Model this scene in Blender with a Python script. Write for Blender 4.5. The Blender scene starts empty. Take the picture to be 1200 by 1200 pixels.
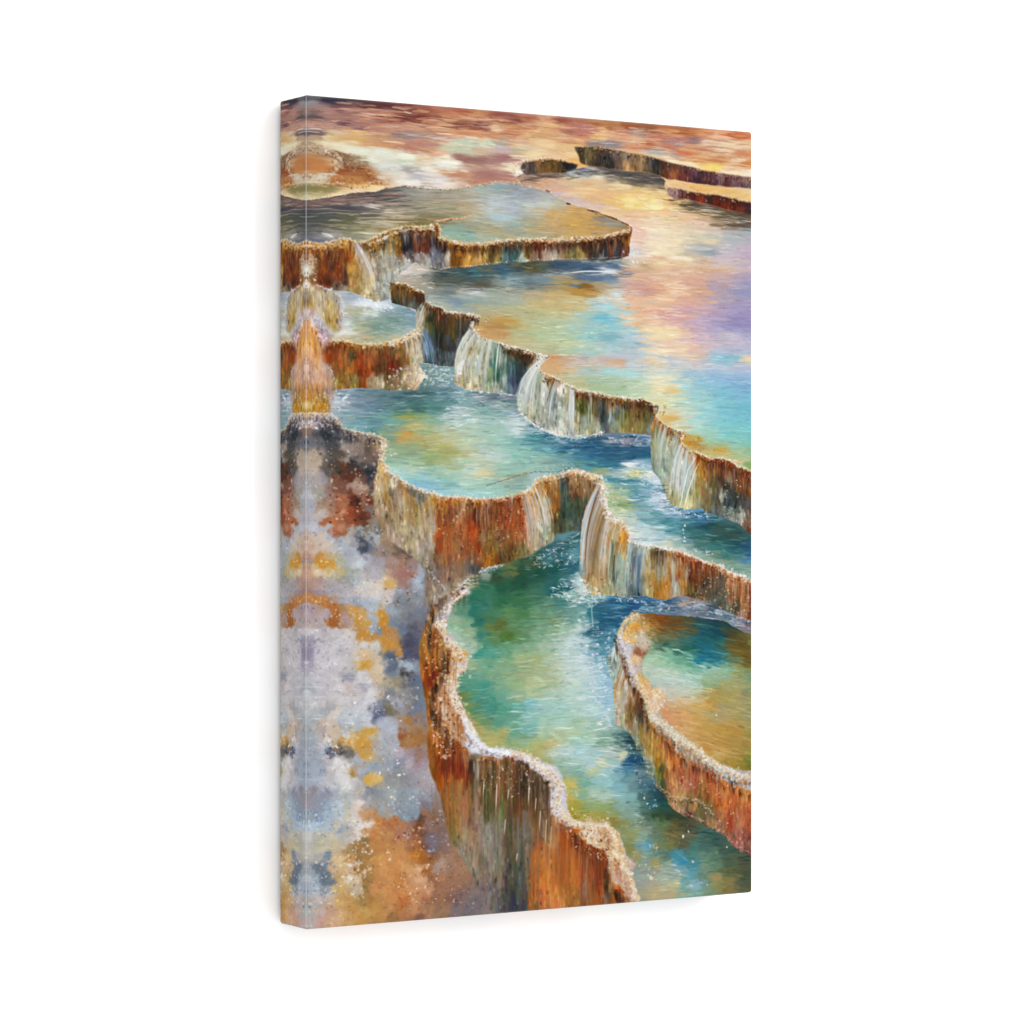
"""A stretched canvas print (watercolour of travertine terraces) hanging on a white wall, seen from the left.
The picture on the canvas is painted stroke by stroke by this script into the ink colours of the canvas mesh."""
import bpy, math
import numpy as np
# ---- the picture, read off by eye: "x y colour [half-length half-height tilt]" (dabs) --------------------
S = {}
S['terrain'] = """
358 114 5a525c;366 115 6a6068 8 2 6;385 117 42394a 16 3.5 6;405 120 453848 14 3.5 6;425 123 5a3a40 16 3;450 126 6a3a3c 18 4 4;475 128 7a403a 16 3.5 4;500 130 a05a4a
366 121 8a8085 8 2;372 124 9a7a78 10 2.5;395 127 7a4f52 12 2.5;415 128 96625c 12 3;362 129 8c7070;385 131 a87a72 12 3;410 134 9a6862 14 3;430 131 a8706a 14 3;452 133 9a5a52
364 137 6e5658 14 3.2 2;398 138 a07068 14 2.5;425 140 b07a70 20 3;448 137 8a504a 10 2;470 136 7a3c36 22 3.5 4;492 139 7c4038 18 3 6;512 141 9a584a
364 146 b8887e 14 3;385 149 b08076 20 3;405 145 7c5458 14 1.5 6;420 149 946468 14 2;440 151 b47c70 18 3;465 149 c08572 24 3;495 150 c4886f 22 4;515 152 c68a6a
360 155 6a5560 10 3;372 157 7a6062 10 2;395 155 d0a888 16 2.5;418 155 d8a46c 18 2.5;445 155 c48a70 18 2;470 158 8f6f70 16 2.5 3;488 160 947a7a 20 3 4;510 161 a87f78 12 3
368 160 b08a70;385 161 dab88e 10 2.5;400 162 d0a070 16 3;420 164 cf9a68 20 3;445 166 c88f6a 22 3;465 167 c08468 16 3;495 168 b87c70 22 3;515 165 c08a78
380 170 dcc2a0 12 3;400 170 e0c8a8 18 3;415 168 d5a878;430 171 d49c70 16 3;450 172 cf9068 20 3;480 173 b87a68 30 5 4;505 178 c88a70 14 4 10
372 172 a07a60;385 177 c09880;395 180 8a6048 12 3 10;405 176 ddc8ae 16 3;425 177 dcd0bc 22 5;450 178 d8d2c4 22 5 5;475 183 e0d6c0 18 4;495 185 d8b898;510 182 dcae94
392 190 c89870 4 2;398 182 8c6248;405 188 7a5540;415 190 a08868;412 197 8a4a30 10 3;395 200 a05830 12 4;425 203 a86438 16 5;435 211 a86038 14 4;415 213 b5713c 22 4;395 212 b06c40 12 3;375 208 c8b098 12 3;365 211 bfa890 14 3
358 192 b8703f 29 13;374 196 c07a48 14 6
365 221 8a7a50 18 4;385 222 8f7a50 10 3;370 228 b09a70;360 233 b8a888;395 229 dcb48a;420 224 d8b090;440 221 e0b888 14 2;425 217 e0a868
440 185 d8cbb8;455 195 d0c8c0 20 6;470 190 c8c0b0;450 208 cfae98;470 205 d4c4b8 20 6;480 200 a89898 10 4 20;490 208 b8aab0 14 4;500 212 d8c0b8;480 214 e0d0c8 16 3 -10;505 200 e8d4c4
520 128 b06a55;530 134 c07a58;540 131 a85a45 12 2;560 135 c88258;585 138 9a5548 16 3;600 140 8c4a44 12 2.5;620 138 b87058;640 139 cf9070 10 1.5;655 141 a05a48 14 3;680 143 b07060;700 146 a86038 14 3.5
520 145 c98a66;540 146 8c5040 18 1.3 6;565 149 7a4440 8 1.5;580 151 dcb090 4 1;595 150 c8865a;620 150 b8735a;645 147 dca070 16 3;660 150 c98068;690 150 b8726a 18 5;670 153 a05f58;705 148 e0ac78
520 153 d09070;550 156 cf8560 26 3.5;575 157 c87c58;600 156 c07a5c 16 3;625 154 e0a878 10 1.6;635 158 d09a68 18 3;660 160 dc9c78;685 157 b87068;700 160 dca468 12 3
515 163 c8a090;530 168 c5baa0 16 3.5;550 168 bcb8a2 22 5;570 168 c8c4aa 10 3;585 167 a89890 14 3 5;610 168 dcb090;640 168 e4b488 22 4;665 172 dca878 20 5;680 165 d89060;700 169 8a7878 16 3;670 165 b06848
525 175 c0b89a 18 3;545 178 b8b098 16 3;560 177 c8a08a;590 175 c0a0a0 14 2.5;610 177 b8a080 12 2;625 180 e4bc90 24 3;650 183 dca880;670 180 e0b080 14 5;675 188 d89a60 8 3
515 178 d8a088;520 185 e8d0b8;540 183 a87870;560 188 a07068 30 6;590 186 a87470 20 5;545 188 9c6c62;605 189 d0a898
520 200 cf9070;540 205 c08468 22 6;570 205 a87068 22 7;595 206 b07a70 12 6;560 213 b47c68;520 192 e8d8c8;530 190 ecdcc8 12 3;518 197 dcd0c8
514 212 dcc8c8 12 3;525 217 e0c8bc 14 2;540 220 c89880;600 196 e4c4a8 10 2.5;608 203 e8d0c0 6 2
715 148 b07048 16 3 5;740 149 a05838 16 3 6;760 151 9a5a3c 14 2.5;785 153 b8683c 20 3.5 5;805 156 b06038 16 2.5;825 157 d08058 12 2;840 160 e0a080;865 159 c8683f 18 2.8 4
705 154 e8a880;725 155 d89078 14 2;750 155 a08080 18 2.5 4;770 158 b06a50;795 162 b87068 20 3 4;815 163 9a7070 12 2;830 166 d8a890;855 168 e4bc98 24 4;875 168 e0b090
720 160 d89a78;745 163 dca888;765 163 d89078;790 168 a88888 18 2.5;760 170 b86a50 16 2.5;785 171 c07058 14 2;815 175 c8805a 24 3;850 173 e0b898 14 2;870 181 cf7f5a 20 4
715 168 8a7c82 22 4 5;740 173 d08868;770 177 a8a0a0 16 4;790 182 b09088;802 179 cc6f4c 16 5;825 181 d8a080;840 187 c88050 20 3;875 192 cc7c4a 14 3;865 187 e4b898
735 178 d8a078;760 184 d8b090;785 187 e8c8a0;810 192 e8c8a0;835 195 e8b860 16 5;860 200 e8c4a4 20 4;878 203 e8c8b4;820 189 d89860"""
S['step_far'] = """680 178 4f4630;690 177 6a6048;697 174 5a4a30;705 177 55483c;705 186 4a4448;715 178 605060;715 190 3f3a3c;722 180 7a6070;725 190 6a5a50;733 182 8a7a78;733 193 b09068;742 186 907860;745 194 8a6a48;752 188 a08868;757 195 6a5a48;765 188 46505a;768 197 3f4440;777 193 5a3a2c;778 202 6a4028;785 196 6a4a48;788 204 b0683c;800 198 704850;800 206 7a4040;815 203 6a4a58;815 210 5a3848;830 204 6a4448;835 212 63404c;845 208 907078;860 210 8a6a78;862 216 7a5a6a;877 212 94747c;877 218 7a5f70;850 216 704048"""
S['step_small'] = """616 194 6a5660;622 200 5f4f50;632 192 8a6a48;640 196 7a6038;650 191 7a5c30;655 197 6e5a3a;662 195 3f3a40;668 197 3a4050;675 196 44424a"""
S['slab_top'] = """782 215 e8c088;800 217 e4b480;820 220 dca868;845 224 e0b070;870 228 e4b878;880 225 e8c090"""
S['slab_face'] = """785 224 a08490;790 229 9a8088;800 225 7a5860;800 231 7a4440;812 229 6a3430;820 234 8a3c24;830 232 55302c;840 235 6a2c1e;850 238 7a3018;860 239 5f2a22;865 244 7a3a2a;875 243 5a3434;880 248 46303a;848 231 5a3c44"""
S['pool_sunset'] = """
690 232 e4b890;705 230 e8b880;715 236 ecb878;735 232 f0c478;755 232 f0cc80;770 240 f0cc90;700 225 e4bc90;780 248 ecc894;760 252 ecc898;750 268 e8bcac;742 280 e8c4b0;
680 198 6a6a78 30 1;690 199 9aa0b0;700 203 c0b8a8;710 201 5a5858 24 1.5;735 205 5e5550 30 4;750 210 6a6058 24 4;770 212 5a5450 12 4;775 207 5a504a;720 209 8a8070;745 215 7a6a60 20 2;765 219 b09878;665 199 6a7888 10 2;672 203 a8b8c8 8 2;645 206 8a7068 12 1;620 207 b09080
640 212 d8a888;670 208 d8c8a8 20 4;700 208 e0d0b0;690 214 c8c0a8 16 3;650 218 d8b098;680 222 dcc0a0;700 222 dcb890;730 218 e8d8b0;720 228 e8c088;740 226 e8c070;757 224 e8d090;770 226 eccf90;665 228 c8b8c0 12 3;675 236 d0bcb8;700 235 dcb8a0;725 240 ecc078;745 237 f0cc74 22 8;760 245 ecc888;700 243 d8c0b8;715 247 e0c8b0
757 238 f8ecd8 6 1.2 15;768 243 f8ecd8 10 1.4 10;790 246 f0d8b0 24 1.2;800 238 d8b880 16 2;785 235 d8b070;800 241 a08860 14 2;815 239 6a5a50 20 2;840 243 5a5048 20 3;850 250 6a5a48 24 4;870 255 4f4438 18 5;845 258 8a7050;860 263 6a5848 24 2.5;880 262 4a4444;830 252 c8a880;830 247 d0b898 14 1.2;860 257 b8a890 20 1;870 259 f0e8e0 20 .7
750 255 e4c0a8;735 265 e8c0b0;760 258 ecdcc0 14 2;780 258 e8cca0;800 252 e4b88c;820 260 e4c4b0;840 268 dcc8b8;860 270 b0b4b4;880 272 a0b0bc;745 275 e8c4b8;770 270 f0e0c0 20 4;790 268 e8d4b0;815 272 d8ccb8;835 277 b8c0b8;860 280 b0b8c0;880 282 b4b0c0;750 285 e8cac0;770 285 f4e4c4 18 5;790 282 ecd8b4;810 283 d4ccb4;825 289 a8b0b8 20 4;832 283 e0d0b0 8 2;850 287 b4b8c4;870 292 c4b0c8;880 297 bca8c4;740 292 d0ccd0
745 298 d8d0d0;760 300 e8d0b8;775 293 f6e4c0 22 1.6 5;790 297 e8d4b0;808 298 c0bcac;830 296 98a4b0 16 3;850 300 c8b8c8;880 302 bca8c4;755 306 dcb898;775 305 ecd0a8;800 303 f0dcb8 24 1;820 305 d0bca8;850 306 c4bcc4;875 307 c0b0c4
745 310 d8c8b0;757 312 c0a880 14 4;775 312 e8cca4 18 4;800 314 e4c8a4;825 316 dcb090 30 2.5;850 312 d8bcac;875 314 c4b0c0;730 320 e0a878 10 2;745 322 d8a888;765 320 e4bca0;790 322 e0b49c;820 322 d8b0a0;850 324 c8acac;878 325 a8a0c0
735 328 dcb0a0;755 328 d8a498;775 332 dca890;795 333 e0b098;815 332 d8a898;840 333 b8a0b0;865 333 a4a0c4;880 335 9c9cc8
735 337 d8a898;755 338 cf9a90 20 2.5;780 337 e0a888 24 2;795 341 f4d4b8 14 .8 4;820 342 d8a488 20 3;845 341 b0a0b4;870 342 9498c4 20 4;735 347 e0b498;760 347 d8a090 30 2;785 347 e4b090
740 355 e8b898;760 355 e8bc9c;780 350 f0cca8 26 2 4;805 352 e0ac90 20 2;830 350 c8a8a8;850 352 a8a0c0;875 354 a09cc8
735 363 e8b890;750 364 e8b898;770 362 e8b89c;800 360 d8a8a8;820 362 c8a4b0;845 362 b0a0c4;865 360 a49cc8;880 364 9894c4;775 368 d49898 26 5;800 368 d8a4a8;740 372 ecc09c;757 372 e8bc94;768 370 f0d8b8 5 2;830 370 b8a4c8;860 372 9890c4 24 3;880 374 9890c4
745 380 e8c0a0;765 378 e8b8a0;790 378 dcacb0;815 378 c0a8c8;840 378 a49cc8;865 380 9490c4;880 382 9490c4;755 385 f0d0a4;775 387 f6e0ac 24 4;795 388 f0ccb0;812 386 d4b0c0;835 387 b0a8d0;860 387 a09ccc;880 390 a0a0cc;770 395 f4dcb0 26 3;795 395 f0d0a8;820 396 d8b8c4;845 394 b8b4d0;855 392 c8c4d4 20 2.5;880 398 b0b0d4
765 401 d8c0b0;785 402 e8c8b8;805 403 e8c0b4;830 402 c4b8cc;860 404 c0b8d0;880 405 b8b8d8;770 410 f4dcb8 28 3;795 409 f0d0b0 22 2;815 411 e4bca8 10 2;830 406 d8b8c0;840 413 a8c0dc;860 412 a8b8d8;880 415 b8bcdc;855 418 88c0d8 22 3.5;878 420 e8d0b0 12 1.8 4;850 422 90c4dc
515 322 4a5858;530 320 50605c;545 318 4f6060;555 320 3f7078 10 8;575 316 6a7060;590 318 3f6a80 8 10;605 315 4a5c60;622 313 6a6038 14 6;640 312 5a6458;660 312 48607c 20 5;690 313 4a6888 20 4;720 312 5a7898;715 318 d0dce8 30 .8;735 322 6a88a8;650 320 98a0a0;690 326 5878a0 26 3;715 325 6a88a4;725 333 9ab0c0
512 332 606860;530 328 586458;550 330 5a6460;565 334 605c50 14 2;600 330 8ca8b0;620 333 6a7c84 24 2;635 328 7890a0;655 333 a89870;675 332 b89858;685 335 8a6420 10 4;680 341 b8904c 22 3;700 335 b0a080
475 318 d8d0cc;490 318 d0c4b8;484 325 b8aca0;497 323 8c8c84;500 336 a09c8c;486 333 b0a490;512 340 889090;525 342 6a7c84 14 1.5;545 342 a8a898;555 343 c8ccd0 8 .8;575 340 98a498;600 342 a0a89c;625 345 b8ac88;650 347 c4ac78 26 4;675 348 c8b078;695 345 c0a068;705 350 c8d8d8
512 352 a8b0a8;535 355 8098a8 14 2;555 352 90a8a8;580 355 9cac9c;605 350 a8b4a8;630 356 c4b480 24 4;660 357 c8b480 24 4;685 358 c8c094;700 357 a8d0dc
520 360 a8b0a0;545 362 a0aca0;570 362 b0b090;600 365 b4b890;630 366 c0bc8c;660 368 c4c494;690 368 a8ccc4;705 372 68bcdc 16 5;720 375 70c0dc;715 360 a8dce4;730 352 d8dcd4;725 345 c8dce0;722 365 a0d8e4;735 375 e4d8c0
575 372 b8a878;590 375 c49a54 18 4;580 382 b88c54 16 4;600 380 bca868;625 378 b8c098;650 380 b4c4a0;675 382 a8c8b8;700 384 98ccd0;720 382 88cce0;740 386 a8d4e0;565 390 c8a070;585 390 c49860 14 3;610 390 b4bc90;640 392 b4c8a0;665 394 acccac;690 393 90ccd0 20 2;715 395 7cb8c8 20 2;740 395 a4cce0
590 400 c4b084;615 402 bcb890;640 404 c0c494;665 403 c0cca0;690 402 a8d0c4;715 403 98c8d8;745 404 98bcd0;755 400 c0d0d8;640 412 b8bc98;665 412 b0c8a8;690 412 a8ccc0;720 413 b0ccd8;750 412 b8d0dc;690 415 a4c4c4
650 419 d09868 14 2;665 420 c8a894;680 420 b8b0b0;700 420 c8b8b8;720 420 c4c0cc;745 420 b0c8d8;722 424 d8b090 14 2.5;700 426 d0c0b4;655 426 d8a878;675 427 c8bca8;740 428 c0d0dc;765 423 e8c8a0 10 2.5;770 420 f0d8b8;790 425 c0ccdc;815 428 d0c8cc;845 430 b4c8e0;875 432 b4c0e0
650 434 d8a878;665 434 c8b898;690 434 a8c4c0;715 436 a4d4d8;740 438 a4d8dc;765 434 dcdcc8;785 436 c8d8d8;810 438 a0c8e0;840 440 90bce4;870 440 90b8e4;770 446 e4e4c4 10 4;790 446 d0dcc0
655 441 ccb890;670 443 bcc09c;695 446 a0bca0;720 446 b0ccb0;745 446 b8d4b8;775 455 ecdcb0 10 4;787 457 e4c888 7 3;800 452 a4d4dc;825 450 84c0e0;855 450 7cb4e0;880 455 80b4e4
680 450 b8b890;700 453 a8bc94;725 456 a4c4a0;750 458 b4d0b0;770 464 d8dcb8;795 462 c0dcc8;815 460 98d0dc;845 462 7cc4e0;875 466 78c0e0;775 472 d8d4a0;790 474 c4d8b8;815 474 9cd4d4;845 476 7cc8dc;875 478 70bcd8
785 482 dccfa0;800 484 d0dcc8;825 486 98d4dc;855 488 74c4dc;880 490 70c0d8;785 490 d8b068 8 3;795 496 d8d4b8;815 496 a8dcd8;845 498 7cccd8;875 500 74c8d4;805 503 c8d8c0;825 506 98d4cc;855 508 78ccd0;880 510 74c4cc;815 512 b8b470;800 512 c89a48 14 4;830 516 98ccb4;860 518 84ccc4;880 520 78c4b8;812 519 c09040 18 3;835 524 a8b880;845 527 c8a44c 12 4;865 526 a0c89c;880 530 88bc9c;830 530 c4b478;850 533 b8b078;870 536 b0c090;880 543 88a868;822 526 b89a60;860 540 d0c4a0"""
S['pool_upper'] = """
362 238 8a7068;375 240 947a74;390 238 7a6868;410 236 847068;430 232 786464;440 234 4f4a50 20 2.5;455 233 4a4a50 16 3;465 231 6a6a6c;480 228 a0a09c;500 226 b8b4a8;520 230 a8a898;540 228 b8ac98
362 247 5a5860;380 247 686468;400 244 5a5660 20 2;420 247 70686c;445 245 787474;470 240 8c8c84;495 238 a8a490;520 238 b0a890;545 238 c0a488;550 245 c8a878
362 255 505458;385 256 5c6058;410 253 6a6a58;435 252 6c6c58;460 248 8a8878;485 248 98947c;510 248 a8a084;535 248 b4a484;440 241 d8c8c0 12 .8 10;458 249 e0c8b0 10 .8;467 252 e8d4b8 6 .8
362 263 585c60;385 263 626454;410 262 727058;435 260 7e7854;460 258 8a7c54;485 256 9a8a60;510 255 8a8868;530 253 9c9878;440 261 d0c4b0 24 .8;455 264 e0d0b8 10 .9
362 272 6a6a70;380 272 7c7a70;400 270 8a8468;425 268 8c8458;445 268 a08a5c;470 263 a08850;490 261 8a7c50;510 258 b09068;385 275 e0d8d8 10 1 30;430 273 e0d4c0 16 1
365 280 7a7880;380 281 84808a;395 276 9a9480;415 276 9a9880;435 275 b0a888
550 226 c0b4a0;565 222 b0b8b0;585 220 a0b0b4;605 220 98a4b0;620 223 a8a8b0;545 235 b8b09c;565 232 b8c0b8;585 232 c0c8d0;600 230 a0acbc;620 232 a8acb8;640 230 b8b0b0;650 234 c8ccc0;560 243 c8c4b4;580 240 c8d4e0;600 242 b8c4d4;622 240 c0ccd0;640 240 d0d4c8;655 241 c0b8a0;555 252 c8c0a8;575 250 c0cccc;590 255 b8d0dc 20 4;610 250 b0b8bc;630 248 ccc8b4;650 246 dcb070;670 246 d8a868;690 249 d8a868;560 260 b0b098;580 260 b8c4b8;600 262 a8bcb8;622 258 b8b498;645 256 d8b070;670 257 dcac60;695 256 d4a45c;705 257 a09080 16 3;720 262 a8a498 16 4;525 268 98b0a0;540 270 88b4ac;555 266 b0a888;575 268 b8ac88;600 270 a8b0a0;625 268 c0ac80;650 267 cca878;675 268 d8a85c;700 268 d0a05c;718 269 c09868;535 275 a4b8a4;550 277 98bcb0;565 277 b8b8a0;590 275 b4a888;620 276 a8b0a0;650 275 c0a880;680 274 d0a868;705 272 c0a078;728 264 b08c60"""
S['wall_upper'] = """362 292 b8682c 14 4;375 292 c8985c;390 288 c8a070;402 285 d0a050;408 290 c88c40;362 302 8a5a30;372 300 6a4028;385 302 7a4028;395 300 8f4c28;405 302 a05c28;362 315 4a3020;388 313 5a3c34;380 318 8a4a20;395 316 984c20;402 318 6a4034;410 315 b08848;375 328 7a4428;385 328 6a3c28;395 325 8a4a28;405 330 6a5048;412 328 a88858;395 336 7a6460;405 342 8c8480;412 340 b09c70
422 290 b8b0b0;430 288 b08848;437 292 c0a060;432 302 c0b090;440 285 b88a40;450 282 8a7040;460 280 9a8048;445 295 b0aca0;455 292 988860;465 285 8a6a30;468 295 8a6030;450 305 a8a8ac;460 303 98a0ac;466 312 9ca4b0;440 310 a8a4a0;435 322 b8a878;447 322 a8b0b8;455 328 98a8b8;445 338 a0b0b8;452 345 90a0b0;437 345 b8b0a0
475 272 5a5058;480 285 303040;474 290 2c2c38;485 280 6a3c30;490 290 74402c;497 280 70402c;500 292 6a3c34;505 285 4a3438;512 285 2e3a50;518 292 34425c;508 298 6a70a0;480 300 6a5060;490 302 8c8498;500 305 a0a4b4;515 303 7880a0;510 270 a87840;505 275 8a5c38;525 300 b0a8b0;478 308 a8b0c0
520 288 3f3a3c;528 291 b88848;532 298 7a5020;533 305 7a5424;540 295 a87030;548 300 b88c48;555 297 9a7838;560 305 b09060;568 300 a88c50;577 295 5a5030;585 300 8a7c50;590 300 4a8098;597 294 2c5c70;600 302 347084;606 295 3a5f68;612 302 8fb0b0;618 295 6a5430;628 290 6a3c2c;632 287 7a3c28;625 300 988078;640 297 b0a0a0;650 300 a89c9c;655 292 8a7078;662 296 76684c;670 300 6a6448;680 297 8a7c54;685 290 5a4030;692 295 5a4838;697 300 3c4050;703 292 4a3a34;710 297 3c4458;716 292 6a4430;722 296 43435a;728 292 55403c;735 285 a87038;733 295 80584a;705 302 6a7488"""
S['pool_left'] = """400 345 b0b4b8;412 350 a8b0b8;425 355 d8e0e8 20 4;440 358 e0e8ec 18 5;455 355 b8c8d0;470 358 8ca4b0;485 362 7890a0;400 358 b8c0c4;410 365 b8b090 16 2;425 363 b0b490;435 368 d0d8d4;455 366 98acac;475 368 7c98a0;488 372 809cac;405 372 c0c4c0;420 374 a0ac94;440 376 88a498;460 375 78988f;480 378 84a0a4;405 380 d8dcd8;425 383 a8ac88;445 384 78988c 22 3;465 384 88a49c;485 383 98acac;400 390 e0dcd0 16 3;420 391 c0b898;440 392 90a08c;460 391 a0ac9c;480 388 b0b8b4;402 397 c8b898;425 397 b8ac80;445 398 b0ac88;465 396 b8b8a0"""
S['wall_left'] = """385 410 a04c20;395 408 8a4020;410 408 b06820;420 407 c89050;430 405 d8b890;440 408 c8a070;455 405 c0a878;465 402 d0b890;475 398 c8b890;385 420 984818;400 418 a85c28;412 416 4a4030 3 8;422 420 a0481c;435 418 a85c30;445 420 7a5028;453 418 8a4020;460 418 6a3020;466 413 b89050;475 408 b88c40;480 415 c0b8a0;487 408 a8a498;487 420 c0c0bc;392 432 8a5c30;400 440 8a6838;412 432 b06c28;420 432 8a3c18;430 435 9a4a20;442 432 6a3c20;450 430 4a3828;458 428 7a2c18;468 425 6a4028;476 418 a07840;395 450 8a7a40;405 450 a07c48;415 448 8a7c48;425 448 8a4c20;435 448 a08c78;445 448 b0a8a0;452 440 6a5030;460 445 8a7868;468 440 7a6a58;475 440 c0b0a0;490 438 d8d0c8;455 452 7a7458;470 450 8a8068"""
S['mound_upper'] = """360 300 8a5c3c;365 303 c8a888;362 310 c0a890;368 312 a88460;360 318 e0d8cc 5 5;367 320 b09470;364 328 a0703c;360 333 e8dcc8 4 4;362 345 a89070;372 345 c8b490;382 348 b8a488;392 345 a8a090;395 355 b0a8a4;385 360 c8a868;375 358 c8b898;365 355 b08c48;395 370 a88c60;388 375 b89858;398 384 b89868;392 360 c8b080;402 365 c0bcc8;400 378 a8a0a8"""
S['mound_lower'] = """360 365 d8c0b0;365 368 c0a098;370 375 c0b0b4;378 378 b8b0c0;385 385 b09cb0;362 385 d89860;368 392 c88848;375 395 b48c90;382 400 b08a88;392 398 c09080;395 402 b87c5c;362 400 dc9850;370 405 d09450;362 415 d8a070;370 418 c88450;362 430 dcb098;370 428 d09868;378 430 d8b0a0;385 438 d0a890;365 442 cfa090;375 445 c89878;387 450 c89870;362 452 c89060;372 455 c08850;385 460 a89088;388 467 a098a0;362 465 c88838;370 468 c89850;378 466 b08848;362 475 e0c080;370 476 d09838;378 478 c8902c;362 483 c89840;375 484 c8903c;378 425 b8a8b0;384 428 c8bcc4"""
S['pool_middle'] = """395 460 a8b4bc;410 462 8ca0b0;430 462 748c94;450 463 6a8488;475 463 587c7c;495 464 547474;520 463 68949c;540 462 98b4bc;560 463 9cacb0;580 466 6a7c84;600 468 7c8c94
392 468 c0c8d0 10 2;405 470 a0b0bc;420 472 7894a8;440 474 6888a0;460 474 5c8488;480 473 4c7c78;500 472 508480;520 472 5c9090;545 470 7cacac;565 472 90a8a8;585 475 a0b4b8;600 478 88a4a8
390 478 b0bcc0;410 482 88a8b0;430 484 6c90a4;450 484 64949c;470 482 488478;490 480 3f7468;510 482 5c948c;530 482 98b8bc;545 482 b8c8c8;565 480 7cb0a8;585 484 84b0ac;605 488 a8c0c4
400 492 90acb0;420 494 70a0a8;440 494 5c90a0;460 492 6ca89c;475 488 a0a050 14 2;490 489 90a470;510 492 7cb0a0;530 494 c0d4cc;550 493 a8c8bc;575 492 a4c8c0;600 496 c8d8d8 16 2;620 502 a0bcc0;640 506 88a8b8
420 502 78a8ac;440 503 60989c;455 502 7ca094;470 501 98a478;485 500 c0b070 14 2;500 499 a0b488;520 502 b0c4a4;545 503 b0cbb0;570 502 a0c8b4;590 504 98c4bc;606 506 d8e4e0 6 2;625 510 58a0a4;640 513 4c8ca0;660 515 98b4c0
455 512 70a094;468 508 b8a860;478 508 c89c50 8 3 25;472 515 c8a058 9 2.5 -30;490 508 a8b480;510 513 b8b47c 14 4;530 512 bcc098;555 512 b0ccb0;580 514 9cc8b4;605 516 7cb8b0;630 514 4898a0;645 520 5c94a8
465 520 8ca888;480 522 98ac80;500 520 a8a86c 18 3;520 522 b8b474;545 522 c0cca4;565 524 b0ccbc;590 524 98ccbc;615 526 7cbcb4;640 528 6cb0b0;665 525 3878a0;690 522 2f6f98
465 530 98ac84;485 532 8ca884;505 532 9cac74;525 530 a8a868 16 3;545 532 c4c8a0;565 530 b4c4b8;580 533 b8d0c8;605 534 90c8b8;630 536 88bcb0;655 536 7caca8;680 534 3c809c;700 532 2a6890;720 530 285f84
462 540 8cb498;480 543 a0c49c;500 541 98ac78;520 541 a8b078 16 2.5;545 542 a8ccb0;565 542 c0c8b0;590 543 98c8b4;615 545 88c0b0;635 543 90b8a8;465 550 a8d0c0;485 552 b0d0b8;505 550 90c0a8;525 552 a8c8a8;545 552 b8d4c0;565 555 dccfa4 12 3;590 553 90c4b0;612 553 98c0b0
470 558 a0d4d0;490 561 8cccd0;510 560 98ccb8;530 560 98c8b4;550 562 b0d4bc;570 563 a8ccb4;590 563 a8b89c;610 561 88a494;625 560 a8c4c0;485 568 84bcd0;505 570 78b4cc;525 570 80b8b8;550 570 a0ccb8;575 571 98c8bc;600 570 7cb0a8;620 566 98bcb0;505 576 98ccd4;530 577 a8d4d4;555 579 a4d4cc;580 577 98c4b4;605 575 a8b898
700 515 486c84;715 517 9ca0b0 9 2;735 518 8c8c9c 12 2;750 516 8090a8;765 515 94b0c8;700 522 2c6488;720 523 2a6080;740 524 2c6088;755 522 386c8c;700 535 206890;720 538 327090;740 535 205f84;757 532 2c6c8c;765 545 90b8cc
690 545 5c9c9c;705 545 347c90;720 546 2a7494;737 543 e0e8e8 10 1.5;750 545 88b0c0;705 553 98a880 14 2;715 555 a0c0c0;730 553 c8d8d8 20 1;745 555 c8c878 7 2;760 557 d0dce0;770 565 c0d4e0;715 562 4c94a0;735 563 3f88a4;752 565 6cacc0;770 574 9cc0d8;712 570 b0c4a0;728 572 a8c49c;745 573 5c9ca8;760 575 88b4c8;775 583 d0dcec;715 580 b4c090;732 583 a8bc90;750 582 4c90a4;765 586 a0c4d4;778 590 d0d8e8;718 590 98b080;733 592 94a870 12 3;750 592 68a4b0;765 595 b0ccdc;780 599 a0c4d4;715 600 ccd0b0;730 602 c0cca8;750 602 88b4c0;770 602 5898a8;785 603 a8c4dc;800 605 88b0c8;815 604 4c88b0;725 610 d0d4c0;740 610 b8ccc4;760 611 78b0b8;780 611 3f8c9c;800 611 4c94a0;820 608 3c7ca8
735 622 dcd8c8;755 620 b8d4d4;775 619 a8ccd4;790 620 4c94a0;805 620 34787c;825 618 205868;845 620 386058;860 625 3c5c54;740 628 d8d8d0;760 630 c0d8dc;780 628 98c4d0;800 630 60949c;820 630 2f6c6c;840 630 2a5c54;862 635 245c60;880 640 24608c;760 636 c8dcdc;780 637 c8ccb8;800 638 94b4a8;820 640 487c78;840 642 308078;860 645 2c7478;880 648 2c6890;800 646 c0ccb8;815 648 98b0a0;835 650 688c78;855 652 4c8480;878 656 4884a8;830 655 90a890;850 660 88a088;868 664 80a490;880 668 90b0a0"""
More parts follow.
